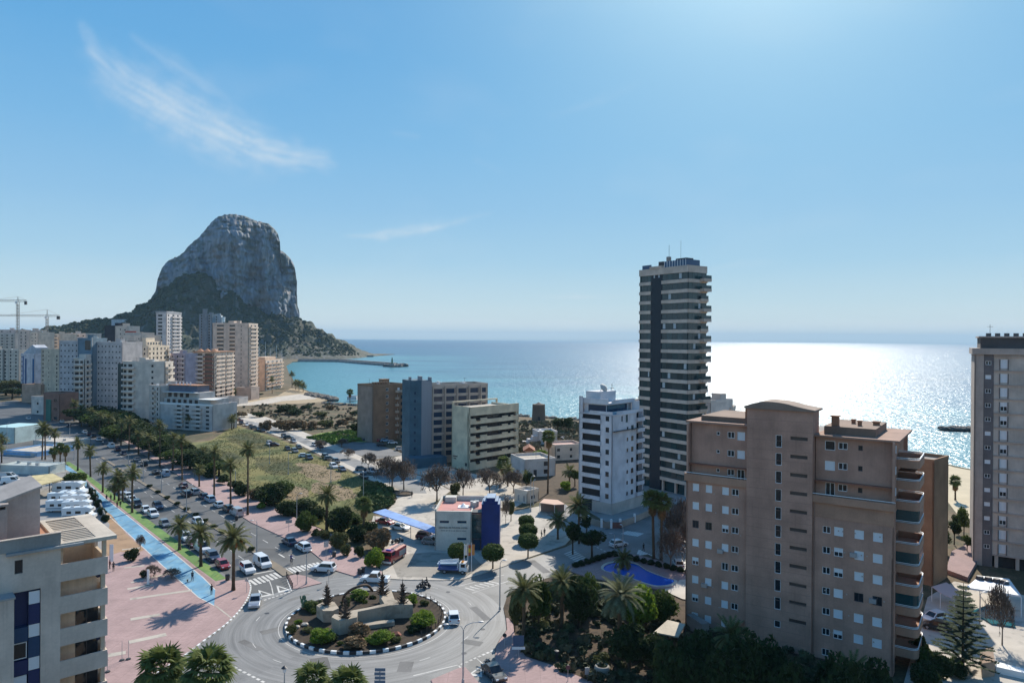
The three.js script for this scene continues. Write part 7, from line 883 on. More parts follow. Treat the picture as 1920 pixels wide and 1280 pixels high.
struct('green_meadow', sheetGeo(curved(px([[575, 824], [600, 812], [660, 806], [698, 808], [700, 824], [660, 832], [620, 836], [590, 832]]), 3), 0.02), mat(0.26, 0.36, 0.08, 0.98, { map: concreteTex }), 'bright green weeds by the brown block');
// ---- ground cover
{
  const tuft = (() => { const t = new Tri(), r = rng(3); for (let k = 0; k < 9; k++) { const a = r() * 6.28, d = V(Math.cos(a) * 0.12, 0, Math.sin(a) * 0.12), e = V(-Math.sin(a) * 0.05, 0, Math.cos(a) * 0.05); t.tri(d.clone().sub(e), d.clone().add(e), V(d.x * 3.2, 0.32 + 0.3 * r(), d.z * 3.2), 0.8 + 0.4 * r()); } return t.geo(); })();
  const inside = (p, poly) => { let c = false; for (let i = 0, j = poly.length - 1; i < poly.length; j = i++) if ((poly[i][1] > p[1]) !== (poly[j][1] > p[1]) && p[0] < (poly[j][0] - poly[i][0]) * (p[1] - poly[i][1]) / (poly[j][1] - poly[i][1]) + poly[i][0]) c = !c; return c; };
  const sow = (name, label, pxPoly, n, cols, sc, seed, geo, y = 0.1) => { const poly = px(pxPoly), xs = poly.map((p) => p[0]), zs = poly.map((p) => p[1]), r = rng(seed), im = new THREE.InstancedMesh(geo, new THREE.MeshStandardMaterial({ color: C(1, 1, 1), roughness: 0.95, side: THREE.DoubleSide, vertexColors: true }), n), o = new THREE.Object3D(); let k = 0, guard = 0; while (k < n && guard++ < n * 20) { const p = [lerp(Math.min(...xs), Math.max(...xs), r()), lerp(Math.min(...zs), Math.max(...zs), r())]; if (!inside(p, poly) || n2(p[0] / 14 + seed, p[1] / 14) < -0.9 + 0.9 * r()) continue; const s = sc * (0.5 + r()); o.position.set(p[0], y, p[1]); o.scale.set(s, s * (0.6 + 0.6 * r()), s); o.rotation.y = r() * 6.28; o.updateMatrix(); im.setMatrixAt(k, o.matrix); const c = cols[(r() * cols.length) | 0], q = 0.75 + 0.5 * r(); im.setColorAt(k, C(c[0] * q, c[1] * q, c[2] * q)); k++; } im.count = k; im.name = numbered(name); im.castShadow = im.receiveShadow = true; scene.add(im); tag(im, label, 'vegetation', null, 'stuff'); };
  sow('grass', 'dry and green grass tufts of the field', [[400, 826], [440, 799], [560, 840], [690, 905], [730, 924], [720, 953], [690, 965], [640, 1000], [560, 968], [470, 922], [400, 884], [345, 848]], 9000, [[0.30, 0.25, 0.12], [0.26, 0.235, 0.105], [0.16, 0.18, 0.07], [0.30, 0.26, 0.14]], 0.6, 5, tuft, 0.11);
  const bushlet = leafCrown(44, { n: 60, size: 0.34, blobs: 4, sy: 0.6 }).translate(0, 0.4, 0);
  sow('scrub', 'low grey-brown scrub on the vacant land by the sea', [[430, 772], [470, 760], [600, 758], [700, 766], [700, 806], [640, 826], [560, 806], [500, 782]], 320, [[0.22, 0.17, 0.11], [0.16, 0.14, 0.08], [0.28, 0.22, 0.14], [0.12, 0.12, 0.06]], 1.0, 6, bushlet, 0); sow('scrub', 'low scrub behind the hotel down to the windmill', [[985, 790], [1090, 794], [1100, 850], [1020, 850], [990, 880], [960, 850], [915, 800]], 800, [[0.2, 0.16, 0.1], [0.12, 0.12, 0.06], [0.24, 0.19, 0.12]], 1.2, 8, bushlet, 0);
  sow('ground_cover', 'sparse planting on the shaded park soil', [[965, 1110], [1060, 1090], [1200, 1110], [1290, 1180], [1500, 1230], [1650, 1300], [1200, 1360], [1090, 1270], [985, 1228], [966, 1190]], 650, [[0.06, 0.07, 0.03], [0.10, 0.085, 0.045], [0.05, 0.06, 0.025]], 0.9, 9, bushlet, 0.13);
  sow('weeds', 'green weeds along the promenade edge of the field', [[690, 905], [735, 922], [738, 945], [700, 965], [670, 950]], 500, [[0.07, 0.10, 0.03], [0.10, 0.12, 0.04]], 1.0, 10, bushlet, 0.12);
  sow('weeds', 'bright weeds by the brown block', [[578, 822], [660, 808], [698, 812], [698, 824], [620, 834]], 900, [[0.15, 0.22, 0.04], [0.11, 0.17, 0.03]], 1.0, 12, bushlet, 0.02);
}

// ================================================================ ROUNDABOUT ISLAND AND MONUMENT
{
  const isle = struct('roundabout_island', slabGeo(circle(R_ISLE - 0.3), 0, 0.3), M.darkSoilAndShade, 'planted soil island of the roundabout');
  const N = 84; for (let k = 0; k < N; k++) { const a0 = (k + 0.04) / N * 6.2832, a1 = (k + 0.96) / N * 6.2832, p = []; for (const [r, x] of [[R_ISLE, a0], [R_ISLE, a1], [R_ISLE - 0.34, a1], [R_ISLE - 0.34, a0]]) p.push([ISLE[0] + r * Math.cos(x), ISLE[1] + r * Math.sin(x)]); mesh('kerb_block', slabGeo(p, 0, 0.42), k % 2 ? M.white : M.black, isle); }
  // stone monument: angular walls round a sunken court
  const mo = thing('monument', 'angular pale stone monument walls in the middle of the roundabout', 'monument'), st = mat(0.50, 0.43, 0.34, 0.92, { map: concreteTex }), top = st, T = 2.3;
  const P = (l, h = T) => l.map(([x, y]) => site(530 + x * 0.1615, 1070 + y * 0.1615, h));
  const main = P([[565, 545], [660, 592], [862, 545], [870, 482], [1240, 408], [1330, 402], [1512, 398], [1450, 330], [1300, 345], [1260, 230], [1120, 290], [1180, 390], [960, 440], [790, 470], [680, 520], [600, 510]]);
  mesh('wall', slabGeo(main, 0.2, T), st, mo); mesh('wall_top', slabGeo(main, T + 0.003, T + 0.12), top, mo);
  const low = P([[390, 408], [470, 470], [580, 470], [650, 440], [600, 370], [520, 350], [440, 380]], 2.0); mesh('wall', slabGeo(low, 0.2, 2.0), st, mo); mesh('wall_top', slabGeo(low, 2.003, 2.1), top, mo);
  mesh('shade_dark_court_floor', slabGeo(P([[600, 460], [700, 500], [960, 430], [1180, 380], [1120, 280], [940, 320], [700, 400]], 1.3), 0.2, 1.3), M.darkSoilAndShade, mo); mesh('ledge', slabGeo(P([[940, 640], [1300, 590], [1290, 560], [930, 600]], 0.9), 0.2, 0.9), st, mo);  // court floor coloured dark to stand in for the shade between the walls
  const jr = mat(0.40, 0.345, 0.27, 0.95); for (const [a, b, n] of [[0, 1, 3], [1, 2, 5], [3, 4, 7], [5, 6, 5]]) for (let k = 1; k < n; k++) { const t = k / n, x = lerp(main[a][0], main[b][0], t), z = lerp(main[a][1], main[b][1], t); mesh('joint', bx(x - 0.03, x + 0.03, 0.3, T, z - 0.03, z + 0.035), jr, mo); }
  // rusty spiked cones
  const rust = mat(0.075, 0.05, 0.035, 0.9, { side: THREE.DoubleSide }), spike = (() => { const r = rng(61), l = [new THREE.ConeGeometry(0.26, 3, 7).translate(0, 1.5, 0)]; for (let k = 0; k < 70; k++) { const y = 0.1 + 2.2 * Math.pow(r(), 1.2), R = 0.85 * Math.pow(1 - y / 2.9, 1.1) + 0.1, a = r() * 6.28, g = new THREE.ConeGeometry(0.09 + 0.05 * r(), R * 1.25, 4).rotateZ(-Math.PI / 2 + 0.55).translate(R * 0.55, y, 0).rotateY(a); l.push(g); } return merge(l); })();
  [[510, 400, 2.0, 1.05, 'left'], [725, 555, T, 0.98, 'front'], [1155, 285, T, 1.15, 'rear'], [1388, 385, T, 1.08, 'right']].forEach(([x, y, h, s, w]) => { const [px2, pz] = P([[x, y]], h)[0], o = tag(mesh('spiked_sculpture', spike, rust), `dark spiked cone sculpture on the ${w} corner of the monument`, 'sculpture', 'spiked cones on the monument'); o.position.set(px2, h + 0.1, pz); o.scale.setScalar(s * 1.25); o.rotation.y = x; });
  { const c = new THREE.CatmullRomCurve3([[690, 380, 0.4], [715, 290, 2.2], [800, 215, 3.6], [900, 175, 4.0], [985, 170, 3.2], [1040, 230, 1.6]].map(([x, y, h]) => { const [a, b] = P([[x, y]], h)[0]; return V(a, h, b); })), o = tag(mesh('arched_trunk', new THREE.TubeGeometry(c, 24, 0.22, 7), rust), 'dark bent arch rising behind the monument wall', 'sculpture'); }
  const isl = (label, x, y, t, r, m, kind = 'shrub') => shrub(label, 530 + x * 0.1615, 1070 + y * 0.1615, 1070 + t * 0.1615 - 3, r * 0.1615 * 1.3, { m, kind, group: 'plants on the roundabout', ground: 0.3 });
  [[740, 430, 340, 60], [900, 385, 290, 70], [1040, 350, 280, 50], [960, 400, 340, 40]].forEach(([x, y, t, r], i) => shrub(`dark plant in the sunken court of the monument, ${ord(i)}`, 530 + x * 0.1615, 1070 + y * 0.1615 + 10, 1070 + t * 0.1615, r * 0.1615, { m: i % 2 ? L.green : L.dark, group: 'plants on the roundabout', ground: 1.0 }));
  for (let k = 0; k < 16; k++) { const a = 0.2 + k * 0.39, r = 8.6 + 2.2 * ((k * 7) % 5) / 5, o = thing('shrub', `low ground plant round the island rim, ${ord(k)} anticlockwise`, 'shrub', [ISLE[0] + r * Math.cos(a), 0.3, ISLE[1] + r * Math.sin(a)], k, 'low plants round the island rim'), c = mesh('crown', crowns.shrub[k % 3], [L.green, L.dark, L.olive, L.bright][k % 4], o), s = 0.5 + 0.35 * ((k * 3) % 4) / 3; c.scale.set(s * 1.3, s * 0.8, s * 1.3); c.position.y = s * 0.45; }
  isl('bright bush on the island, front left of the monument', 430, 850, 690, 120, L.bright, 'dense'); isl('bright bush on the island beside the red stone', 1130, 860, 710, 110, L.bright, 'dense'); isl('large green bush on the right of the island', 1640, 660, 490, 120, L.bright, 'dense'); isl('dark bush under the right side bush', 1530, 720, 640, 70, L.dark); isl('grey-brown dry bush before the monument', 880, 790, 620, 110, L.brown); isl('green bush left of the low wall', 330, 480, 370, 80, L.green, 'dense'); isl('small green bush at the left kerb', 100, 760, 640, 50, L.olive); isl('green shrub behind the monument court', 880, 330, 240, 90, L.bright); isl('shrub behind the right cone', 1500, 400, 290, 70, L.bright); isl('dark low plant at the front kerb', 560, 850, 780, 70, L.dark); isl('dry creeping plant near the front kerb', 820, 920, 850, 120, L.brown);
  { const [a, b] = site(569, 1144), o = thing('cactus', 'paddle cactus at the left of the island', 'plant', [a, 0.3, b], 0, 'plants on the roundabout'); const cm = mat(0.10, 0.17, 0.10, 0.8); [[0, 0.5, 0, 0.4], [0.3, 1.1, 0.1, 0.34], [-0.3, 1.2, 0, 0.36], [0.05, 1.75, 0, 0.34], [-0.5, 1.8, 0.1, 0.26]].forEach(([x, y, z, s]) => mesh('paddle', new THREE.SphereGeometry(s, 10, 7).scale(1, 1.25, 0.28).rotateY(x * 2).translate(x, y, z), cm, o)); }
  { const [a, b] = site(740, 1199), o = tag(mesh('red_stone', new THREE.DodecahedronGeometry(0.8).scale(1.25, 0.7, 0.8), mat(0.33, 0.12, 0.08, 0.9, { map: concreteTex })), 'reddish stone block on the island soil', 'stone'); o.position.set(a, 0.7, b); }
  [[555, 1181], [571, 1176]].forEach(([x, y], i) => { const [a, b] = site(x, y), o = tag(mesh('pale_stone', new THREE.DodecahedronGeometry(0.45).scale(1.3, 0.6, 1), M.paleConcrete), ['pale stone at the left kerb of the island', 'second pale stone behind it on the island'][i], 'stone'); o.position.set(a, 0.5, b); });
  for (let k = 0; k < 15; k++) { const a = -0.9 + k * 0.11, r = R_ISLE - 0.7, o = tag(mesh('fence_post', cyl(0, 0, 0.95, 0, 0.05, 0.05, 6), M.darkMetal), `dark fence post on the far rim of the island, ${ord(k)} from the near end`, 'post', 'island fence posts'); o.position.set(ISLE[0] + r * Math.cos(a), 0.3, ISLE[1] + r * Math.sin(a)); }
}

// ================================================================ VEHICLES
const paint = {}; for (const [k, r, g, b] of [['white', 0.74, 0.74, 0.73], ['silver', 0.42, 0.43, 0.45], ['grey', 0.16, 0.165, 0.17], ['black', 0.012, 0.012, 0.014], ['dark blue', 0.015, 0.03, 0.07], ['red', 0.33, 0.018, 0.02], ['maroon', 0.12, 0.02, 0.022], ['pale blue', 0.30, 0.40, 0.50]]) paint[k] = new THREE.MeshPhysicalMaterial({ color: C(r, g, b), roughness: 0.35, clearcoat: 1, clearcoatRoughness: 0.05, metalness: k === 'silver' ? 0.4 : 0 });
const carGlass = new THREE.MeshPhysicalMaterial({ color: C(0.015, 0.018, 0.02), roughness: 0.05 }), lampWhite = new THREE.MeshPhysicalMaterial({ color: C(0.7, 0.72, 0.75), roughness: 0.1 }), lampRed = new THREE.MeshPhysicalMaterial({ color: C(0.3, 0.01, 0.01), roughness: 0.2 });
const quadGeo = (a, b, c, d) => { const g = new THREE.BufferGeometry(), v = [a, b, c, a, c, d]; g.setAttribute('position', new THREE.Float32BufferAttribute(v.flat(), 3)); g.setAttribute('uv', new THREE.Float32BufferAttribute(new Float32Array(12), 2)); g.computeVertexNormals(); return g; };
const tyreGeo = new THREE.CylinderGeometry(0.33, 0.33, 0.22, 18).rotateX(Math.PI / 2), rimGeo = new THREE.CylinderGeometry(0.2, 0.2, 0.235, 10).rotateX(Math.PI / 2);
const carTypes = {
  hatchback: { L: 4.0, W: 1.75, H: 1.48, belt: 0.92, hood: 0.84, g: [-1.85, 1.05, -1.45, 0.25], wb: 1.25 }, saloon: { L: 4.6, W: 1.8, H: 1.45, belt: 0.92, hood: 0.85, g: [-1.75, 1.05, -1.0, 0.2], wb: 1.38 }, SUV: { L: 4.5, W: 1.85, H: 1.68, belt: 1.06, hood: 1.0, g: [-2.1, 1.1, -1.75, 0.4], wb: 1.32 }, van: { L: 5.0, W: 1.95, H: 2.05, belt: 1.2, hood: 1.1, g: [-2.45, 1.75, -2.4, 0.95], wb: 1.5 }, pickup: { L: 5.2, W: 1.9, H: 1.78, belt: 1.05, hood: 1.02, g: [-0.9, 1.35, -0.6, 0.6], wb: 1.6 },
};
for (const k in carTypes) {
  const t = carTypes[k], hl = t.L / 2, [g0, g1, t0, t1] = t.g, s = new THREE.Shape(), bev = 0.09, wb = t.wb, ar = 0.42;
  s.moveTo(-hl + bev, 0.36); s.lineTo(-hl + bev, t.belt - 0.12); s.lineTo(-hl + 0.2, t.belt - bev); s.lineTo(g1, t.belt - bev); s.lineTo(hl - 0.5, t.hood - bev); s.lineTo(hl - bev, t.hood - 0.26); s.lineTo(hl - bev, 0.36);
  s.lineTo(wb + ar, 0.36); s.absarc(wb, 0.34, ar, 0.05, Math.PI - 0.05, false); s.lineTo(-wb + ar, 0.36); s.absarc(-wb, 0.34, ar, 0.05, Math.PI - 0.05, false); s.closePath();
  const body = new THREE.ExtrudeGeometry(s, { depth: t.W - 2 * bev, bevelEnabled: true, bevelSize: bev, bevelThickness: bev, bevelSegments: 2, curveSegments: 6 }).translate(0, 0, -(t.W - 2 * bev) / 2), w0 = t.W * 0.47, w1 = t.W * 0.39, y0 = t.belt - 0.02, y1 = t.H;
  const A = [g0, y0, w0], B = [g1, y0, w0], Cc = [t1, y1, w1], D = [t0, y1, w1], mz = ([x, y, z]) => [x, y, -z], hull = merge([quadGeo(A, B, Cc, D), quadGeo(mz(B), mz(A), mz(D), mz(Cc)), quadGeo(D, Cc, mz(Cc), mz(D)), quadGeo(B, mz(B), mz(Cc), Cc), quadGeo(mz(A), A, D, mz(D))]);
  const roofS = bx(t0 - 0.03, t1 + 0.03, y1 - 0.02, y1 + 0.045, -w1 - 0.02, w1 + 0.02); t.body = merge([body, hull, roofS]);
  const inn = (a, b, c, d, m, push) => { const ctr = [0, 1, 2].map((i) => (a[i] + b[i] + c[i] + d[i]) / 4), f = (p) => p.map((v, i) => lerp(ctr[i], v, m) + push[i]); return quadGeo(f(a), f(b), f(c), f(d)); };
  t.glass = { windscreen: inn(B, mz(B), mz(Cc), Cc, 0.88, [0.02, 0.012, 0]), rear_window: k === 'van' ? inn(mz(A), A, D, mz(D), 0.6, [-0.02, 0.1, 0]) : inn(mz(A), A, D, mz(D), 0.84, [-0.02, 0.012, 0]) };
  const cut = k === 'van' ? 0.62 : 0; const sA = [lerp(A[0], B[0], cut), y0, w0], sD = [lerp(D[0], Cc[0], cut), y1, w1]; t.side = [inn(sA, B, Cc, sD, 0.86, [0, 0.005, 0.018]), inn(mz(B), mz(sA), mz(sD), mz(Cc), 0.86, [0, 0.005, -0.018])];
}
function car(label, x, y, type, colour, turn, { far = false, group, ground = 0.03 } = {}) {
  const [X, Z] = site(x, y, ground), t = carTypes[type], o = thing(type === 'van' ? 'parked_van' : type === 'pickup' ? 'pickup_truck' : 'car', label, type === 'van' ? 'van' : type === 'pickup' ? 'pickup' : 'car', [X, ground, Z], turn, group); mesh('body', t.body, paint[colour], o);
  for (const n in t.glass) mesh(n, t.glass[n], carGlass, o); for (const g of t.side) mesh('side_window', g, carGlass, o);
  for (const sx of [-1, 1]) for (const sz of [-1, 1]) { const w = mesh('wheel', tyreGeo, M.rubber, o); w.position.set(sx * t.wb, 0.33, sz * (t.W / 2 - 0.13)); if (!far) mesh('rim', rimGeo, M.rim, w); }
  if (!far) for (const sz of [-1, 1]) { const a = mesh('headlight', boxGeo(0.14, 0.16, 0.36), lampWhite, o); a.position.set(t.L / 2 - 0.06, t.hood - 0.24, sz * (t.W / 2 - 0.3)); const b = mesh('tail_light', boxGeo(0.1, 0.2, 0.26), lampRed, o); b.position.set(-t.L / 2 + 0.04, t.belt - 0.2, sz * (t.W / 2 - 0.22)); const m = mesh('mirror', boxGeo(0.12, 0.13, 0.2), paint[colour], o); m.position.set(t.g[1] - 0.45, t.belt + 0.08, sz * (t.W / 2 + 0.08)); }
  return o;
}
const IN = AV_TURN + Math.PI, OUT = AV_TURN, GC = 'cars parked along the green strip', GR = 'cars parked on the far side of the avenue', GM = 'cars driving on the avenue';
[[417, 1064, 'hatchback', 'red'], [398, 1049, 'SUV', 'dark blue'], [378, 1033, 'van', 'white'], [360, 1023, 'hatchback', 'maroon'], [347, 1012, 'SUV', 'white'], [308, 986, 'hatchback', 'grey'], [286, 968, 'SUV', 'white'], [273, 960, 'hatchback', 'white'], [256, 949, 'SUV', 'black'], [247, 940, 'saloon', 'white'], [240, 934, 'hatchback', 'white'], [228, 925, 'saloon', 'silver'], [218, 917, 'hatchback', 'black']].forEach(([x, y, t, c], i) => car(`${c} ${t} parked beside the green strip, ${ord(i)} from the roundabout`, x, y, t, c, IN, { group: GC }));
[[443, 966, 'van', 'silver'], [427, 958, 'SUV', 'black'], [409, 950, 'hatchback', 'white'], [393, 940, 'SUV', 'pale blue'], [381, 934, 'hatchback', 'dark blue'], [364, 926, 'SUV', 'silver'], [348, 930, 'SUV', 'black'], [343, 914, 'hatchback', 'maroon'], [292, 888, 'saloon', 'black'], [269, 873, 'hatchback', 'black'], [256, 864, 'saloon', 'grey'], [230, 852, 'hatchback', 'dark blue'], [219, 845, 'hatchback', 'maroon'], [207, 839, 'van', 'white'], [196, 832, 'hatchback', 'grey'], [184, 826, 'saloon', 'white'], [174, 820, 'hatchback', 'black']].forEach(([x, y, t, c], i) => car(`${c} ${t} at the far pavement of the avenue, ${ord(i)} from the roundabout`, x, y, t, c, OUT, { group: GR, far: i > 7 }));
car('white and blue camper van at the far pavement', 309, 892, 'van', 'pale blue', OUT, { group: GR });
car('dark SUV driving towards the roundabout in the near carriageway', 295, 953, 'SUV', 'dark blue', IN, { group: GM }); car('white hatchback driving beside the central reservation', 370, 982, 'hatchback', 'white', IN, { group: GM }); car('white hatchback waiting left at the zebra crossing', 463, 1072, 'SUV', 'white', IN - 0.05, { group: GM }); car('white city car waiting right at the zebra crossing', 491, 1061, 'van', 'white', IN, { group: GM });
car('silver car entering the roundabout beside the plaza kerb', 478, 1133, 'saloon', 'silver', -Math.PI * 0.42, { group: 'cars at the roundabout' }); car('white hatchback circling right of the island', 850, 1163, 'hatchback', 'white', Math.PI / 2 + 0.15, { group: 'cars at the roundabout' }); car('white pickup behind the monument', 703, 1091, 'pickup', 'white', Math.PI - 0.1, { group: 'cars at the roundabout' }); car('white SUV leaving the roundabout towards the avenue', 607, 1071, 'SUV', 'white', Math.PI - 0.15, { group: 'cars at the roundabout' });
car('dark saloon in the lay-by before the shrubbery', 542, 1020, 'saloon', 'dark blue', OUT, { group: 'cars in the lay-by' }); car('white SUV in the lay-by before the shrubbery', 568, 1031, 'SUV', 'white', OUT, { group: 'cars in the lay-by' });
car('red car under the end of the blue canopy', 722, 982, 'saloon', 'red', -0.5, { group: 'cars at the police station', ground: 0.15 }); car('white patrol car beside the blue canopy', 750, 993, 'saloon', 'white', -0.45, { group: 'cars at the police station', ground: 0.15 }); car('maroon car at the police station wall', 799, 1011, 'SUV', 'maroon', -0.3, { group: 'cars at the police station', ground: 0.15 }); car('dark car beside the maroon one', 808, 1020, 'hatchback', 'grey', -0.3, { group: 'cars at the police station', ground: 0.15 });
car('dark car in the shaded exit lane at the lower edge', 926, 1268, 'saloon', 'black', -1.1, { group: 'cars at the lower edge' });
// promenade and plots: small parked cars
{
  const cols = ['black', 'white', 'dark blue', 'grey', 'silver', 'black', 'white', 'maroon', 'black', 'grey'], ps = [[452, 795], [462, 798], [470, 801], [477, 804], [484, 806], [492, 809], [505, 834], [514, 836], [539, 844], [552, 848], [560, 841], [570, 857], [579, 861], [532, 819], [550, 829], [541, 823], [590, 836], [600, 839], [610, 859], [618, 862], [630, 867], [625, 877], [641, 883], [677, 882], [697, 887], [682, 896], [440, 788], [448, 790]], d = (() => { const a = site(500, 810), b = site(690, 898), q = Math.hypot(b[0] - a[0], b[1] - a[1]); return Math.atan2(-(b[1] - a[1]), b[0] - a[0]); })();
  ps.forEach(([x, y], i) => car(`${cols[i % 10]} car parked on the pale promenade, ${i < 20 ? ord(i) : ['one past twentieth', 'two past twentieth', 'three past twentieth', 'four past twentieth', 'five past twentieth', 'six past twentieth', 'nearest the beach', 'second nearest the beach'][i - 20]} from its far end`, x, y, i % 3 ? 'hatchback' : 'SUV', cols[i % 10], i % 4 === 3 ? d + 1.2 : d, { far: true, group: 'cars on the promenade', ground: 0.07 }));
  [[690, 826, 'dark blue'], [706, 828, 'red'], [722, 828, 'pale blue'], [736, 832, 'white'], [750, 844, 'white'], [762, 846, 'silver'], [715, 836, 'black']].forEach(([x, y, c], i) => car(`${c} car parked in the shade of the dark brown block, ${ord(i)}`, x, y, 'hatchback', c, 0.2, { far: true, group: 'cars by the brown block', ground: 0.02 }));
  [[52, 786, 'white'], [100, 788, 'black'], [115, 792, 'white'], [128, 800, 'dark blue'], [60, 800, 'grey'], [158, 812, 'white'], [166, 816, 'maroon']].forEach(([x, y, c], i) => car(`${c} car in the shaded junction at the avenue head, ${ord(i)}`, x, y, 'hatchback', c, OUT, { far: true, group: 'cars at the avenue head', ground: 0.04 }));
  [[1160, 1024, 'white'], [1272, 1062, 'white'], [1758, 1180, 'black'], [1752, 1164, 'white'], [1090, 940, 'black']].forEach(([x, y, c], i) => car(['white car at the shaded crossroads', 'white car beside the brown block corner', 'black car in the street below the stacked balconies', 'white car in the street below the stacked balconies', 'black car behind the white stepped block'][i], x, y, 'hatchback', c, 0.5 + i, { group: 'cars right of the police station', far: i === 4, ground: 0.06 }));
}
// ---- motorhomes
function motorhome(label, x, y, turn, s = 1) {
  const [X, Z] = site(x, y), o = thing('motorhome', label, 'motorhome', [X, 0.2, Z], turn, 'motorhomes in the yard'); o.scale.setScalar(s);
  const sh = new THREE.Shape(); sh.moveTo(-3.4, 0.45); sh.lineTo(-3.4, 2.8); sh.lineTo(1.9, 2.95); sh.lineTo(2.9, 2.6); sh.lineTo(2.7, 2.05); sh.lineTo(2.2, 1.95); sh.lineTo(2.75, 1.15); sh.lineTo(3.5, 0.98); sh.lineTo(3.55, 0.45); sh.closePath();
  mesh('body', new THREE.ExtrudeGeometry(sh, { depth: 2.1, bevelEnabled: true, bevelSize: 0.06, bevelThickness: 0.06, bevelSegments: 1 }).translate(0, 0, -1.05), paint.white, o);
  for (const z of [-1.13, 1.13]) { mesh('side_window', bx(-2.4, -1.4, 1.5, 2.1, z - 0.01, z + 0.01), carGlass, o); mesh('side_window', bx(-0.5, 0.7, 1.5, 2.1, z - 0.01, z + 0.01), carGlass, o); mesh('cab_window', bx(1.7, 2.35, 1.3, 1.85, z - 0.01, z + 0.01), carGlass, o); mesh('stripe', bx(-3.3, 2, 0.9, 1.1, z - 0.008, z + 0.008), mat(0.1, 0.12, 0.16, 0.5), o); }
  mesh('windscreen', quadGeo([2.76, 1.2, 0.95], [2.76, 1.2, -0.95], [2.26, 1.95, -0.9], [2.26, 1.95, 0.9]), carGlass, o); mesh('roof_hatch', bx(-1.8, -1.1, 2.9, 3.05, -0.35, 0.35), M.galv, o); mesh('roof_hatch', bx(0.3, 0.9, 2.92, 3.1, -0.3, 0.3), M.galv, o);
  for (const x2 of [-2.1, 2.3]) for (const z of [-0.98, 0.98]) { const w = mesh('wheel', tyreGeo, M.rubber, o); w.position.set(x2, 0.36, z); w.scale.setScalar(1.1); mesh('rim', rimGeo, M.rim, w); }
}
[[131, 928, 0.1], [140, 941, 0.12], [142, 950, 0.14], [146, 962, 0.16], [148, 974, 0.18], [118, 945, 0.1], [116, 960, 0.1]].forEach(([x, y, t], i) => motorhome(`white motorhome in the yard, ${ord(i)} from the far end`, x, y, t, i ? 1 : 1.2)); [[20, 906, 0.4], [34, 926, 0.6], [52, 930, 0.2], [60, 882, 0.1], [80, 884, 0.1], [14, 898, 0.2]].forEach(([x, y, t], i) => car(`pale vehicle parked behind the yard canopy, ${ord(i)}`, x, y, 'van', i % 2 ? 'silver' : 'white', t, { far: true, group: 'vans behind the yard canopy', ground: 0.2 }));
// ---- red fire engine with pale roof
{
  const [X, Z] = site(738, 1052), o = thing('fire_engine', 'old red fire engine parked on the forecourt', 'fire engine', [X, 0.15, Z], 1.25 - Math.PI), red = paint.red; const b = (n, ...a) => mesh(n, bx(...a), red, o);
  mesh('body', merge([bx(-3.2, 1.3, 0.55, 2.3, -1.15, 1.15), bx(1.3, 3.3, 0.55, 1.6, -1.15, 1.15)]), red, o); mesh('cab', merge([bx(1.32, 3.05, 1.6, 2.55, -1.1, 1.1)]), red, o); mesh('roof', bx(-3.1, 1.2, 2.3, 2.42, -1.1, 1.1), mat(0.62, 0.32, 0.24, 0.6), o); mesh('windscreen', bx(3.05, 3.08, 1.75, 2.4, -1.0, 1.0), carGlass, o); for (const z of [-1.12, 1.12]) { mesh('cab_window', bx(1.6, 2.8, 1.75, 2.4, z - 0.01, z + 0.01), carGlass, o); mesh('roller_shutter', bx(-2.9, -0.2, 0.9, 1.9, z * 1.03 - 0.02, z * 1.03 + 0.02), M.galv, o); } mesh('bumper', bx(3.3, 3.48, 0.45, 0.8, -1.15, 1.15), M.white, o); mesh('grille', bx(3.3, 3.32, 0.9, 1.4, -0.7, 0.7), M.darkMetal, o); mesh('ladder', merge([bx(-3.2, 1.0, 2.55, 2.62, -0.5, -0.42), bx(-3.2, 1.0, 2.55, 2.62, 0.1, 0.18), ...Array.from({ length: 10 }, (_, k) => bx(-3.1 + k * 0.43, -3.05 + k * 0.43, 2.55, 2.61, -0.42, 0.1)), bx(-2.9, -2.8, 2.42, 2.55, -0.5, 0.18), bx(0.7, 0.8, 2.42, 2.55, -0.5, 0.18)]), M.galv, o); mesh('beacon', bx(1.9, 2.3, 2.55, 2.75, -0.5, 0.5), mat(0.02, 0.06, 0.4, 0.3), o);
  for (const x of [-2, 2.2]) for (const z of [-1.0, 1.0]) { const w = mesh('wheel', tyreGeo, M.rubber, o); w.position.set(x, 0.48, z); w.scale.setScalar(1.45); mesh('rim', rimGeo, M.rim, w); }
}
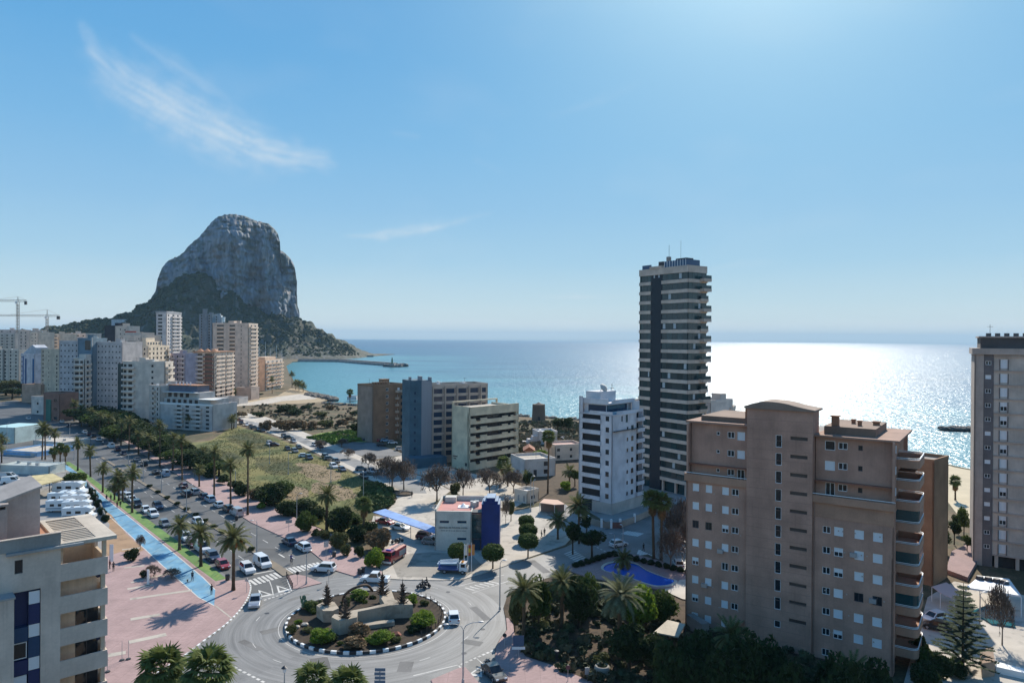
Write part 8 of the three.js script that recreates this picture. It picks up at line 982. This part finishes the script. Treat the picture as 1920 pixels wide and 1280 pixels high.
// ---- tow truck with blue and white lift
{
  const [X, Z] = site(851, 1075), o = thing('tow_truck', 'white and blue tow truck parked before the police station', 'truck', [X, 0.15, Z], -0.12), bl = (o.scale.setScalar(0.86), mat(0.03, 0.10, 0.42, 0.4)), wh = paint.white; mesh('chassis', bx(-3.4, 3.0, 0.55, 0.85, -0.8, 0.8), M.darkMetal, o); mesh('cab', merge([bx(1.3, 3.1, 0.7, 1.5, -1.05, 1.05), bx(1.35, 2.8, 1.5, 2.4, -1.0, 1.0)]), wh, o); mesh('windscreen', quadGeo([3.02, 1.55, 0.95], [3.02, 1.55, -0.95], [2.82, 2.3, -0.92], [2.82, 2.3, 0.92]), carGlass, o); for (const z of [-1.02, 1.02]) mesh('cab_window', bx(1.7, 2.6, 1.55, 2.25, z - 0.01, z + 0.01), carGlass, o); mesh('bed', merge([bx(-3.5, 1.2, 0.86, 1.05, -1.1, 1.1), bx(-3.4, 0.9, 1.05, 1.25, -1.1, -1.0), bx(-3.4, 0.9, 1.05, 1.25, 1.0, 1.1)]), mat(0.06, 0.10, 0.26, 0.5), o); mesh('lift_arm', merge([tube([-3.2, 2.4, -0.5], [1.0, 2.9, -0.5], 0.14, 0.12, 6), tube([-3.2, 2.4, 0.5], [1.0, 2.9, 0.5], 0.14, 0.12, 6), tube([0.8, 1.0, 0], [1.0, 2.9, 0], 0.16, 0.14, 6)]), wh, o); mesh('lift_deck', merge([bx(-3.4, 0.9, 2.15, 2.35, -0.95, -0.2), bx(-3.4, 0.9, 2.15, 2.35, 0.2, 0.95)]).rotateZ(0.07), mat(0.42, 0.52, 0.62, 0.5), o); mesh('post', merge([bx(-3.2, -3.0, 1.05, 2.3, -0.9, -0.7), bx(-3.2, -3.0, 1.05, 2.3, 0.7, 0.9)]), bl, o); mesh('beacon', bx(1.7, 2.2, 2.4, 2.55, -0.7, 0.7), mat(0.5, 0.2, 0.02, 0.3), o); for (const x of [-1.9, 2.1]) for (const z of [-0.95, 0.95]) { const w = mesh('wheel', tyreGeo, M.rubber, o); w.position.set(x, 0.45, z); w.scale.setScalar(1.3); mesh('rim', rimGeo, M.rim, w); }
}
// ================================================================ PEOPLE
function figure(bones, res, half) { // smooth union of tapered capsules -> one continuous surface
  const mc = new MarchingCubes(res, new THREE.MeshStandardMaterial(), false, false, 40000), sz = mc.size, h2 = sz / 2; mc.isolation = 0; const k = 0.035;
  for (let z = 0; z < sz; z++) for (let y = 0; y < sz; y++) for (let x = 0; x < sz; x++) { const p = [(x - h2) / h2 * half, (y - h2) / h2 * half, (z - h2) / h2 * half]; let s = 0; let d = 9; for (const [a, b, r0, r1] of bones) { const v = [b[0] - a[0], b[1] - a[1], b[2] - a[2]], w = [p[0] - a[0], p[1] - a[1], p[2] - a[2]], L2 = v[0] * v[0] + v[1] * v[1] + v[2] * v[2] || 1e-6, t = clamp((v[0] * w[0] + v[1] * w[1] + v[2] * w[2]) / L2), e = Math.hypot(w[0] - v[0] * t, w[1] - v[1] * t, w[2] - v[2] * t) - lerp(r0, r1, t), hh = clamp(0.5 + 0.5 * (d - e) / k); d = lerp(d, e, hh) - k * hh * (1 - hh); } mc.field[x + y * sz + z * sz * sz] = -d; }
  mc.update(); const n = mc.count, g = new THREE.BufferGeometry(), P = new Float32Array(mc.positionArray.slice(0, n * 3)); for (let i = 0; i < P.length; i++) P[i] *= half; g.setAttribute('position', new THREE.BufferAttribute(P, 3)); g.setAttribute('normal', new THREE.BufferAttribute(new Float32Array(mc.normalArray.slice(0, n * 3)), 3)); return g;
}
const arm = (s, sw) => { const sh = [0.02, 0.56, 0.19 * s], el = [0.02 + 0.10 * sw, 0.29, 0.24 * s], wr = [0.10 + 0.2 * sw, 0.06, 0.23 * s], out = [[sh, el, 0.055, 0.045], [el, wr, 0.043, 0.03], [wr, [wr[0] + 0.02, wr[1] - 0.09, wr[2]], 0.038, 0.03]]; for (let f = 0; f < 4; f++) out.push([[wr[0] + 0.02 - 0.03 + f * 0.02, wr[1] - 0.09, wr[2]], [wr[0] + 0.03 - 0.03 + f * 0.02, wr[1] - 0.16 + Math.abs(f - 1.5) * 0.012, wr[2]], 0.011, 0.009]); out.push([[wr[0] + 0.04, wr[1] - 0.04, wr[2]], [wr[0] + 0.08, wr[1] - 0.1, wr[2] * 0.97], 0.012, 0.01]); return out; };
const headB = [[[0, 0.62, 0], [0.01, 0.70, 0], 0.055, 0.052], [[0.01, 0.78, 0], [0.02, 0.83, 0], 0.085, 0.092], [[0.09, 0.78, 0], [0.115, 0.765, 0], 0.016, 0.014]], torso = [[[0, 0.06, -0.05], [0, 0.06, 0.05], 0.125, 0.125], [[0, 0.1, 0], [0.0, 0.36, 0], 0.12, 0.125], [[0, 0.50, -0.10], [0, 0.50, 0.10], 0.105, 0.105]], leg = (s, a, b, c) => [[[0, 0.0, 0.085 * s], [a, -0.4, 0.095 * s], 0.088, 0.058], [[a, -0.4, 0.095 * s], [b, -0.78, 0.09 * s], 0.055, 0.04], [[b, -0.8, 0.09 * s], [b + 0.15, -0.82 + c, 0.1 * s], 0.04, 0.032]];
const walkG = figure([...headB, ...torso, ...arm(1, 1), ...arm(-1, -0.8), ...leg(1, 0.02, -0.22, 0.0), ...leg(-1, 0.16, 0.2, 0.02)], 92, 0.96), standG = figure([...headB, ...torso, ...arm(1, 0.1), ...arm(-1, 0), ...leg(1, 0.0, 0.0, 0), ...leg(-1, 0.02, -0.02, 0)], 92, 0.96);
const rideArm = (s) => [[[0.05, 0.54, 0.19 * s], [0.25, 0.34, 0.25 * s], 0.055, 0.045], [[0.25, 0.34, 0.25 * s], [0.5, 0.30, 0.28 * s], 0.043, 0.03], [[0.5, 0.30, 0.28 * s], [0.57, 0.28, 0.28 * s], 0.036, 0.03]], rideLeg = (s) => [[[0, 0.0, 0.1 * s], [0.42, -0.05, 0.2 * s], 0.088, 0.06], [[0.42, -0.05, 0.2 * s], [0.3, -0.46, 0.2 * s], 0.056, 0.042], [[0.3, -0.48, 0.2 * s], [0.45, -0.5, 0.21 * s], 0.04, 0.032]];
const rideG = figure([...headB.map(([a, b, r, q]) => [[a[0] + 0.12, a[1] - 0.02, a[2]], [b[0] + 0.12, b[1] - 0.02, b[2]], r * 1.12, q * 1.12]), [[0, 0.06, -0.05], [0, 0.06, 0.05], 0.125, 0.125], [[0, 0.1, 0], [0.08, 0.36, 0], 0.12, 0.125], [[0.08, 0.50, -0.10], [0.08, 0.50, 0.10], 0.105, 0.105], ...rideArm(1), ...rideArm(-1), ...rideLeg(1), ...rideLeg(-1)], 80, 0.96);
const bodyMat = mat(1, 1, 1, 0.9, { vertexColors: true });
function dressed(g, top, low, hair, sit = false) { const p = g.attributes.position, c = []; for (let i = 0; i < p.count; i++) { const x = p.getX(i), y = p.getY(i), z = p.getZ(i); let q = y > 0.64 ? (y > 0.82 || x < (sit ? 0.1 : -0.015) ? hair : [0.42, 0.26, 0.19]) : !sit && y < -0.74 ? [0.03, 0.03, 0.03] : !sit && Math.abs(z) > 0.17 && y < 0.03 && y > -0.2 ? [0.42, 0.26, 0.19] : y > (sit ? 0.12 : 0.02) ? top : low; c.push(...q); } const n = g.clone(); n.setAttribute('color', new THREE.Float32BufferAttribute(c, 3)); return n; }
function person(label, x, y, turn, g, top, low, ground = 0.17, group = 'people on foot') { const [X, Z] = site(x, y), o = tag(mesh('person', dressed(g, top, low, [0.04, 0.03, 0.02]), bodyMat), label, 'person', group); o.position.set(X, ground + 0.865, Z); o.rotation.y = turn; return o; }
person('person in dark clothes walking on the cycle lane with a small dog', 360, 1090, IN, walkG, [0.03, 0.035, 0.05], [0.02, 0.03, 0.06]); person('person in black standing at the end of the cycle lane', 396, 1116, OUT, standG, [0.02, 0.02, 0.02], [0.02, 0.02, 0.025]);
person('left of the pair walking up the cycle lane by the palm clump', 199, 940, OUT, walkG, [0.03, 0.03, 0.04], [0.02, 0.02, 0.03]); person('right of the pair walking up the cycle lane by the palm clump', 207, 940, OUT, walkG, [0.05, 0.03, 0.03], [0.02, 0.025, 0.04]); person('left of the pair below the palm clump on the footway', 219, 953, IN, walkG, [0.14, 0.03, 0.03], [0.03, 0.03, 0.04]); person('right of the pair below the palm clump on the footway', 225, 952, IN, standG, [0.02, 0.03, 0.02], [0.02, 0.02, 0.02]);
person('person in red at the corner of the cream block', 205, 1068, 1, standG, [0.14, 0.03, 0.03], [0.03, 0.03, 0.035]); person('person in dark clothes beside the one in red', 212, 1072, 2, standG, [0.03, 0.03, 0.035], [0.02, 0.02, 0.02]);
person('person in dark clothes by the clipped trees', 1021, 1006, 2, standG, [0.03, 0.03, 0.04], [0.02, 0.02, 0.02]); person('second person by the clipped trees', 1015, 1010, 0, walkG, [0.05, 0.05, 0.06], [0.02, 0.02, 0.03]); person('person crossing at the shaded zebra', 1207, 1034, 2, walkG, [0.02, 0.02, 0.02], [0.02, 0.02, 0.02], 0.05); person('person on the promenade before the bare trees', 772, 932, 1, standG, [0.03, 0.03, 0.03], [0.02, 0.02, 0.02], 0.08); person('person standing on the pale promenade', 757, 905, 1, walkG, [0.03, 0.03, 0.03], [0.03, 0.03, 0.03], 0.08);
{ const [X, Z] = site(351, 1093), g = figure([[[-0.18, 0.02, 0], [0.14, 0.04, 0], 0.09, 0.10], [[0.14, 0.06, 0], [0.26, 0.2, 0], 0.06, 0.05], [[0.27, 0.22, 0], [0.38, 0.19, 0], 0.06, 0.03], [[0.26, 0.26, 0.04], [0.25, 0.33, 0.05], 0.02, 0.01], [[0.26, 0.26, -0.04], [0.25, 0.33, -0.05], 0.02, 0.01], [[-0.24, 0.06, 0], [-0.36, 0.2, 0], 0.025, 0.012], ...[[0.13, 0.06], [0.13, -0.06]].map(([x, z]) => [[x, -0.02, z], [x + 0.01, -0.26, z], 0.035, 0.022]), ...[[-0.18, 0.06], [-0.18, -0.06]].flatMap(([x, z]) => [[[x, -0.02, z], [x + 0.05, -0.12, z], 0.045, 0.03], [[x + 0.05, -0.12, z], [x - 0.03, -0.19, z], 0.028, 0.02], [[x - 0.03, -0.19, z], [x - 0.01, -0.27, z], 0.02, 0.02]])], 56, 0.45), o = tag(mesh('dog', g, mat(0.05, 0.04, 0.035, 0.9)), 'small dark dog beside the walker on the cycle lane', 'dog'); o.position.set(X, 0.45, Z); o.rotation.y = IN; }
// ---- motorcycles and a bicycle
function motorcycle(label, x, y, turn, ground, rider) {
  const [X, Z] = site(x, y), o = thing('motorcycle', label, 'motorcycle', [X, ground, Z], turn, 'motorcycles'); for (const wx of [-0.68, 0.72]) { const w = mesh('wheel', new THREE.TorusGeometry(0.27, 0.065, 7, 18), M.rubber, o); w.position.set(wx, 0.335, 0); mesh('rim', new THREE.CylinderGeometry(0.2, 0.2, 0.05, 12).rotateX(Math.PI / 2), M.darkMetal, w); }
  mesh('frame', merge([tube([-0.6, 0.5, 0], [0.45, 0.75, 0], 0.05, 0.05, 6), tube([0.72, 0.33, 0.07], [0.45, 0.95, 0.07], 0.03, 0.03, 6), tube([0.72, 0.33, -0.07], [0.45, 0.95, -0.07], 0.03, 0.03, 6), bx(-0.25, 0.3, 0.3, 0.62, -0.14, 0.14), tube([-0.68, 0.33, 0.12], [0.1, 0.4, 0.12], 0.045, 0.04, 6)]), M.darkMetal, o); mesh('tank', new THREE.SphereGeometry(0.22, 10, 8).scale(1.3, 0.8, 0.8).translate(0.2, 0.88, 0), paint.black, o); mesh('seat', new THREE.SphereGeometry(0.2, 10, 6).scale(2, 0.5, 0.8).translate(-0.35, 0.82, 0), M.rubber, o); mesh('handlebar', merge([tube([0.42, 1.02, -0.36], [0.45, 0.98, 0], 0.025, 0.025, 5), tube([0.42, 1.02, 0.36], [0.45, 0.98, 0], 0.025, 0.025, 5)]), M.darkMetal, o); mesh('headlight', new THREE.SphereGeometry(0.1, 8, 6).translate(0.58, 0.86, 0), lampWhite, o); mesh('mudguard', new THREE.TorusGeometry(0.36, 0.05, 5, 10, 1.6).translate(-0.68, 0.335, 0), M.darkMetal, o);
  if (rider) { const p = tag(mesh('person', dressed(rideG, [0.02, 0.02, 0.022], [0.015, 0.015, 0.02], [0.02, 0.02, 0.02], true), bodyMat), `motorcycle rider in black, ${rider}`, 'person', 'riders'); const f = V(-0.28, 0.92, 0).applyAxisAngle(V(0, 1, 0), turn); p.position.set(X + f.x, ground + f.y, Z + f.z); p.rotation.y = turn; }
}
motorcycle('black motorcycle on the roundabout behind the island', 790, 1105, Math.PI - 0.35, 0.03, 'leading on the roundabout'); motorcycle('second black motorcycle close behind on the roundabout', 798, 1101, Math.PI - 0.3, 0.03, 'following on the roundabout'); motorcycle('parked motorcycle beside the fire engine', 741, 1020, 0.3, 0.15); motorcycle('second parked motorcycle beside the fire engine', 748, 1018, 0.5, 0.15); motorcycle('motorcycle in the shade of the exit lane', 918, 1252, 2.2, 0.03);
{ const [X, Z] = site(546, 1057), o = thing('bicycle', 'bicycle crossing the avenue before the zebra', 'bicycle', [X, 0.04, Z], -1.0); for (const wx of [-0.5, 0.52]) { const w = mesh('wheel', new THREE.TorusGeometry(0.33, 0.022, 6, 20), M.rubber, o); w.position.set(wx, 0.34, 0); } mesh('frame', merge([tube([-0.5, 0.34, 0], [-0.1, 0.32, 0], 0.02), tube([-0.1, 0.32, 0], [-0.22, 0.85, 0], 0.02), tube([-0.1, 0.32, 0], [0.4, 0.8, 0], 0.022), tube([-0.2, 0.78, 0], [0.38, 0.85, 0], 0.02), tube([0.52, 0.34, 0], [0.38, 0.95, 0], 0.02), tube([-0.5, 0.34, 0], [-0.2, 0.75, 0], 0.016)]), M.darkMetal, o); mesh('saddle', bx(-0.35, -0.1, 0.86, 0.92, -0.07, 0.07), M.rubber, o); mesh('handlebar', tube([0.36, 1.0, -0.25], [0.36, 1.0, 0.25], 0.018), M.darkMetal, o); const p = tag(mesh('person', dressed(rideG, [0.06, 0.05, 0.2], [0.03, 0.03, 0.1], [0.04, 0.03, 0.03], true), bodyMat), 'cyclist in blue crossing before the zebra', 'person', 'riders'); const f = V(-0.22, 0.98, 0).applyAxisAngle(V(0, 1, 0), -1.0); p.position.set(X + f.x, 0.04 + f.y, Z + f.z); p.rotation.y = -1.0; }

// ================================================================ STREET FURNITURE
function lamp(label, x, y, yTop, { arm = 1.4, dir = 0, double = false, group = 'street lamps', ground = 0.15 } = {}) {
  const [X, Z] = site(x, y), H = sight(x, yTop, -Z)[1] - ground, o = thing('street_lamp', label, 'street lamp', [X, ground, Z], dir, group); mesh('pole', merge([cyl(0, 0, H * 0.9, 0, 0.11, 0.07, 8), cyl(0, 0, 0.5, 0, 0.2, 0.16, 8)]), M.galv, o);
  for (const s of double ? [1, -1] : [1]) { const c = new THREE.CatmullRomCurve3([V(0, H * 0.88, 0), V(s * arm * 0.15, H * 0.95, 0), V(s * arm * 0.5, H * 0.99, 0), V(s * arm, H, 0)]); mesh('arm', new THREE.TubeGeometry(c, 8, 0.045, 6), M.galv, o); mesh('lamp_head', new THREE.SphereGeometry(0.3, 10, 6).scale(1.3, 0.35, 0.6).translate(s * (arm + 0.25), H, 0), M.galv, o); } return o;
}
lamp('tall double-arm lamp on the lower traffic island', 868, 1282, 1168, { arm: 2.0, double: true, dir: 0.2 }); lamp('slim lamp at the park corner beside the roundabout', 937, 1145, 1050, { arm: 0.5 }); lamp('lamp on the small traffic island at the avenue mouth', 574, 1096, 1034, { arm: 0.7, dir: 1 }); lamp('lamp beside the central reservation end', 481, 1036, 974, { arm: 0.8, dir: AV_TURN + 1.57 });
[[349, 960, 918], [302, 925, 890], [268, 904, 872], [240, 886, 858]].forEach(([x, y, t], i) => lamp(`double lamp on the central reservation, ${ord(i)} from the roundabout`, x, y, t - 8, { arm: 0.9, double: true, dir: AV_TURN + 1.57 }));
[[556, 982, 925], [540, 890, 848], [681, 937, 884], [505, 870, 832], [441, 918, 880], [620, 905, 868]].forEach(([x, y, t], i) => lamp(`lamp post beside the field, ${ord(i)} listed`, x, y, t, { arm: 0.7, dir: i })); [[995, 960, 892], [1000, 948, 900], [1168, 1048, 985], [1152, 1040, 1000], [893, 960, 930]].forEach(([x, y, t], i) => lamp(`lamp post between forecourt and tower, ${ord(i)} listed`, x, y, t, { arm: 0.5, dir: i })); [[1838, 1180, 1110], [1882, 1150, 1090]].forEach(([x, y, t], i) => lamp(['lamp in the right-hand street beside the conifer', 'lamp beside the white canopy'][i], x, y, t, { arm: 0.5 })); [[130, 830, 788], [66, 842, 800], [12, 840, 792], [138, 862, 812], [144, 870, 822]].forEach(([x, y, t], i) => lamp(`pale lamp mast near the avenue head, ${ord(i)}`, x, y, t, { arm: 0.6 }));
{ const p = sight(533, 1252, 90), o = thing('lantern_post', 'lantern with small pointed cap at the lower edge', 'street lamp', [p[0], 0, -90]); mesh('pole', cyl(0, 0, p[1] - 0.5, 0, 0.09, 0.06, 8), M.galv, o); mesh('lantern', cyl(0, p[1] - 0.5, p[1], 0, 0.2, 0.3, 8), M.frame, o); mesh('cap', new THREE.ConeGeometry(0.42, 0.35, 8).translate(0, p[1] + 0.17, 0), M.darkMetal, o); }
const signBlue = mat(0.02, 0.06, 0.2, 0.5), signM = (n) => [signBlue, M.white, mat(0.35, 0.02, 0.02, 0.5)][n];
function sign(label, x, y, h, panels, turn = 0, ground = 0.15) { const [X, Z] = site(x, y), o = thing('road_sign', label, 'sign', [X, ground, Z], turn, 'road signs'); mesh('post', cyl(0, 0, h, -0.06, 0.045, 0.045, 6), M.galv, o); for (const [w, hh, yy, c, shape] of panels) mesh('panel', shape === 'round' ? new THREE.CylinderGeometry(w / 2, w / 2, 0.04, 16).rotateX(Math.PI / 2).translate(0, yy, 0) : shape === 'tri' ? new THREE.CylinderGeometry(w / 1.7, w / 1.7, 0.04, 3).rotateX(Math.PI / 2).rotateZ(Math.PI).translate(0, yy, 0) : bx(-w / 2, w / 2, yy - hh / 2, yy + hh / 2, -0.02, 0.02), c, o); return o; }
{ const p = sight(712, 1263, 84), o = thing('direction_sign', 'stacked blue-grey direction boards at the lower edge', 'sign', [p[0], 0, -84]); mesh('post', cyl(0, 0, p[1] + 0.6, -0.08, 0.07, 0.07, 8), M.galv, o); for (let k = 0; k < 4; k++) { const b = mesh('board', bx(-0.6 - 0.05 * (k % 2), 0.65, p[1] + 0.3 - k * 0.48, p[1] + 0.68 - k * 0.48, -0.03, 0.03), mat(0.14, 0.18, 0.24, 0.5), o); } }
sign('blue information board with white strip at the park corner', 972, 1236, 3.0, [[1.5, 1.5, 2.4, mat(0.04, 0.09, 0.16, 0.5)], [1.8, 0.36, 1.4, M.white]]); sign('give way sign at the plaza corner', 462, 1113, 2.5, [[0.75, 0, 2.2, M.galv, 'tri']]); sign('dark round sign on the avenue traffic island', 557, 1098, 2.4, [[0.6, 0, 2.1, M.darkMetal, 'round']], 0.3); sign('pale square sign before the border shrubs', 611, 1052, 3.6, [[0.9, 1.1, 3.2, M.galv]], 0.4); sign('blue sign by the far pavement', 619, 1058, 2.8, [[0.6, 0.6, 2.4, signBlue]]); sign('pale board sign by the lay-by', 541, 998, 2.6, [[1.4, 0.7, 2.3, M.galv]], 0.5); sign('round sign at the park walk', 946, 1218, 2.2, [[0.6, 0, 1.9, M.darkMetal, 'round']]); sign('red-backed sign on the park walk', 1065, 1278, 2.0, [[0.6, 0, 1.7, mat(0.12, 0.04, 0.05, 0.5), 'round']]); sign('grey box board on the park walk', 1101, 1276, 1.6, [[0.6, 0.9, 1.1, M.galv]]); sign('tall dark board beside the fruit palm', 442, 1084, 3.4, [[0.9, 1.3, 2.7, M.galv]], 0.6); sign('give way sign on the right of the avenue mouth', 616, 1096, 2.4, [[0.7, 0, 2.1, M.galv, 'tri']]); sign('sign at the far end of the forecourt', 860, 1060, 4.4, [[0.3, 0.3, 4.2, M.galv]]);
[[426, 1089], [443, 976], [626, 1045], [680, 1075], [674, 1078], [1043, 1236]].forEach(([x, y], i) => { const [X, Z] = site(x, y), o = thing('litter_bin', ['dark bin at the end of the green strip', 'dark bin by the silver van', 'dark bin before the shrubbery', 'left dark bin beside the fire engine bay', 'right dark bin beside the fire engine bay', 'dark bin at the park edge'][i], 'bin', [X, 0.16, Z], 0, 'litter bins'); mesh('body', cyl(0, 0, 0.95, 0, 0.36, 0.42, 12), M.darkMetal, o); mesh('lid', new THREE.SphereGeometry(0.43, 12, 5, 0, 6.3, 0, 1.57).scale(1, 0.4, 1).translate(0, 0.95, 0), M.black, o); });
for (let k = 0; k < 6; k++) { const [X, Z] = site(537 + k * 2.2, 1083 + k * 4.2), o = tag(mesh('bollard', merge([cyl(0, 0, 0.9, 0, 0.09, 0.08, 8), new THREE.SphereGeometry(0.11, 8, 6).translate(0, 0.92, 0)]), M.black), `black bollard on the traffic island edge, ${ord(k)} from the avenue`, 'bollard', 'bollards of the traffic island'); o.position.set(X, 0.15, Z); }
[[201, 1262], [228, 1240], [240, 1238], [197, 1240]].forEach(([x, y], i) => { const [X, Z] = site(x, y), o = thing('barrier_post', `thin barrier pole standing on the plaza, ${ord(i)}`, 'post', [X, 0.16, Z], 0, 'plaza barrier poles'); mesh('pole', cyl(0, 0, 2.6, 0, 0.04, 0.03, 6), M.galv, o); mesh('foot', cyl(0, 0, 0.12, 0, 0.35, 0.3, 10), M.black, o); });
{ const [X, Z] = site(208, 1062), o = thing('banner', 'white feather banner at the corner of the cream block', 'banner', [X, 0.16, Z], 0.3); mesh('pole', cyl(-0.3, 0, 4.2, 0, 0.04, 0.03, 6), M.galv, o); mesh('cloth', bx(-0.27, 0.35, 0.8, 4.1, -0.015, 0.015), M.white, o); const [a, b] = site(277, 1098), q = thing('info_totem', 'slim white totem standing on the plaza beds', 'totem', [a, 0.16, b]); mesh('totem', bx(-0.18, 0.18, 0, 2.7, -0.08, 0.08), M.white, q); mesh('base', bx(-0.4, 0.4, 0, 0.1, -0.3, 0.3), M.kerb, q); }
[[735, 925], [757, 927], [700, 889]].forEach(([x, y], i) => { const [X, Z] = site(x, y), o = thing('planter_ring', `dark tree surround under the leafless trees, ${ord(i)}`, 'planter', [X, 0.06, Z], 0, 'tree surrounds'); mesh('ring', new THREE.TorusGeometry(2.4, 0.28, 6, 20).rotateX(Math.PI / 2).translate(0, 0.2, 0), mat(0.1, 0.085, 0.07, 0.95), o); mesh('soil', cyl(0, 0, 0.25, 0, 2.3, 2.3, 20), M.soil, o); });
{ const [X, Z] = site(1129, 1262), o = thing('well_head', 'round stone well in the shaded park', 'well', [X, 0.14, Z]); mesh('wall', new THREE.TorusGeometry(0.8, 0.25, 8, 20).rotateX(Math.PI / 2).scale(1, 2, 1).translate(0, 0.45, 0), plaster(0.4, 0.36, 0.3), o); mesh('shaft', cyl(0, 0, 0.3, 0, 0.6, 0.6, 14), M.inside, o); }
renderer.render(scene, camera);
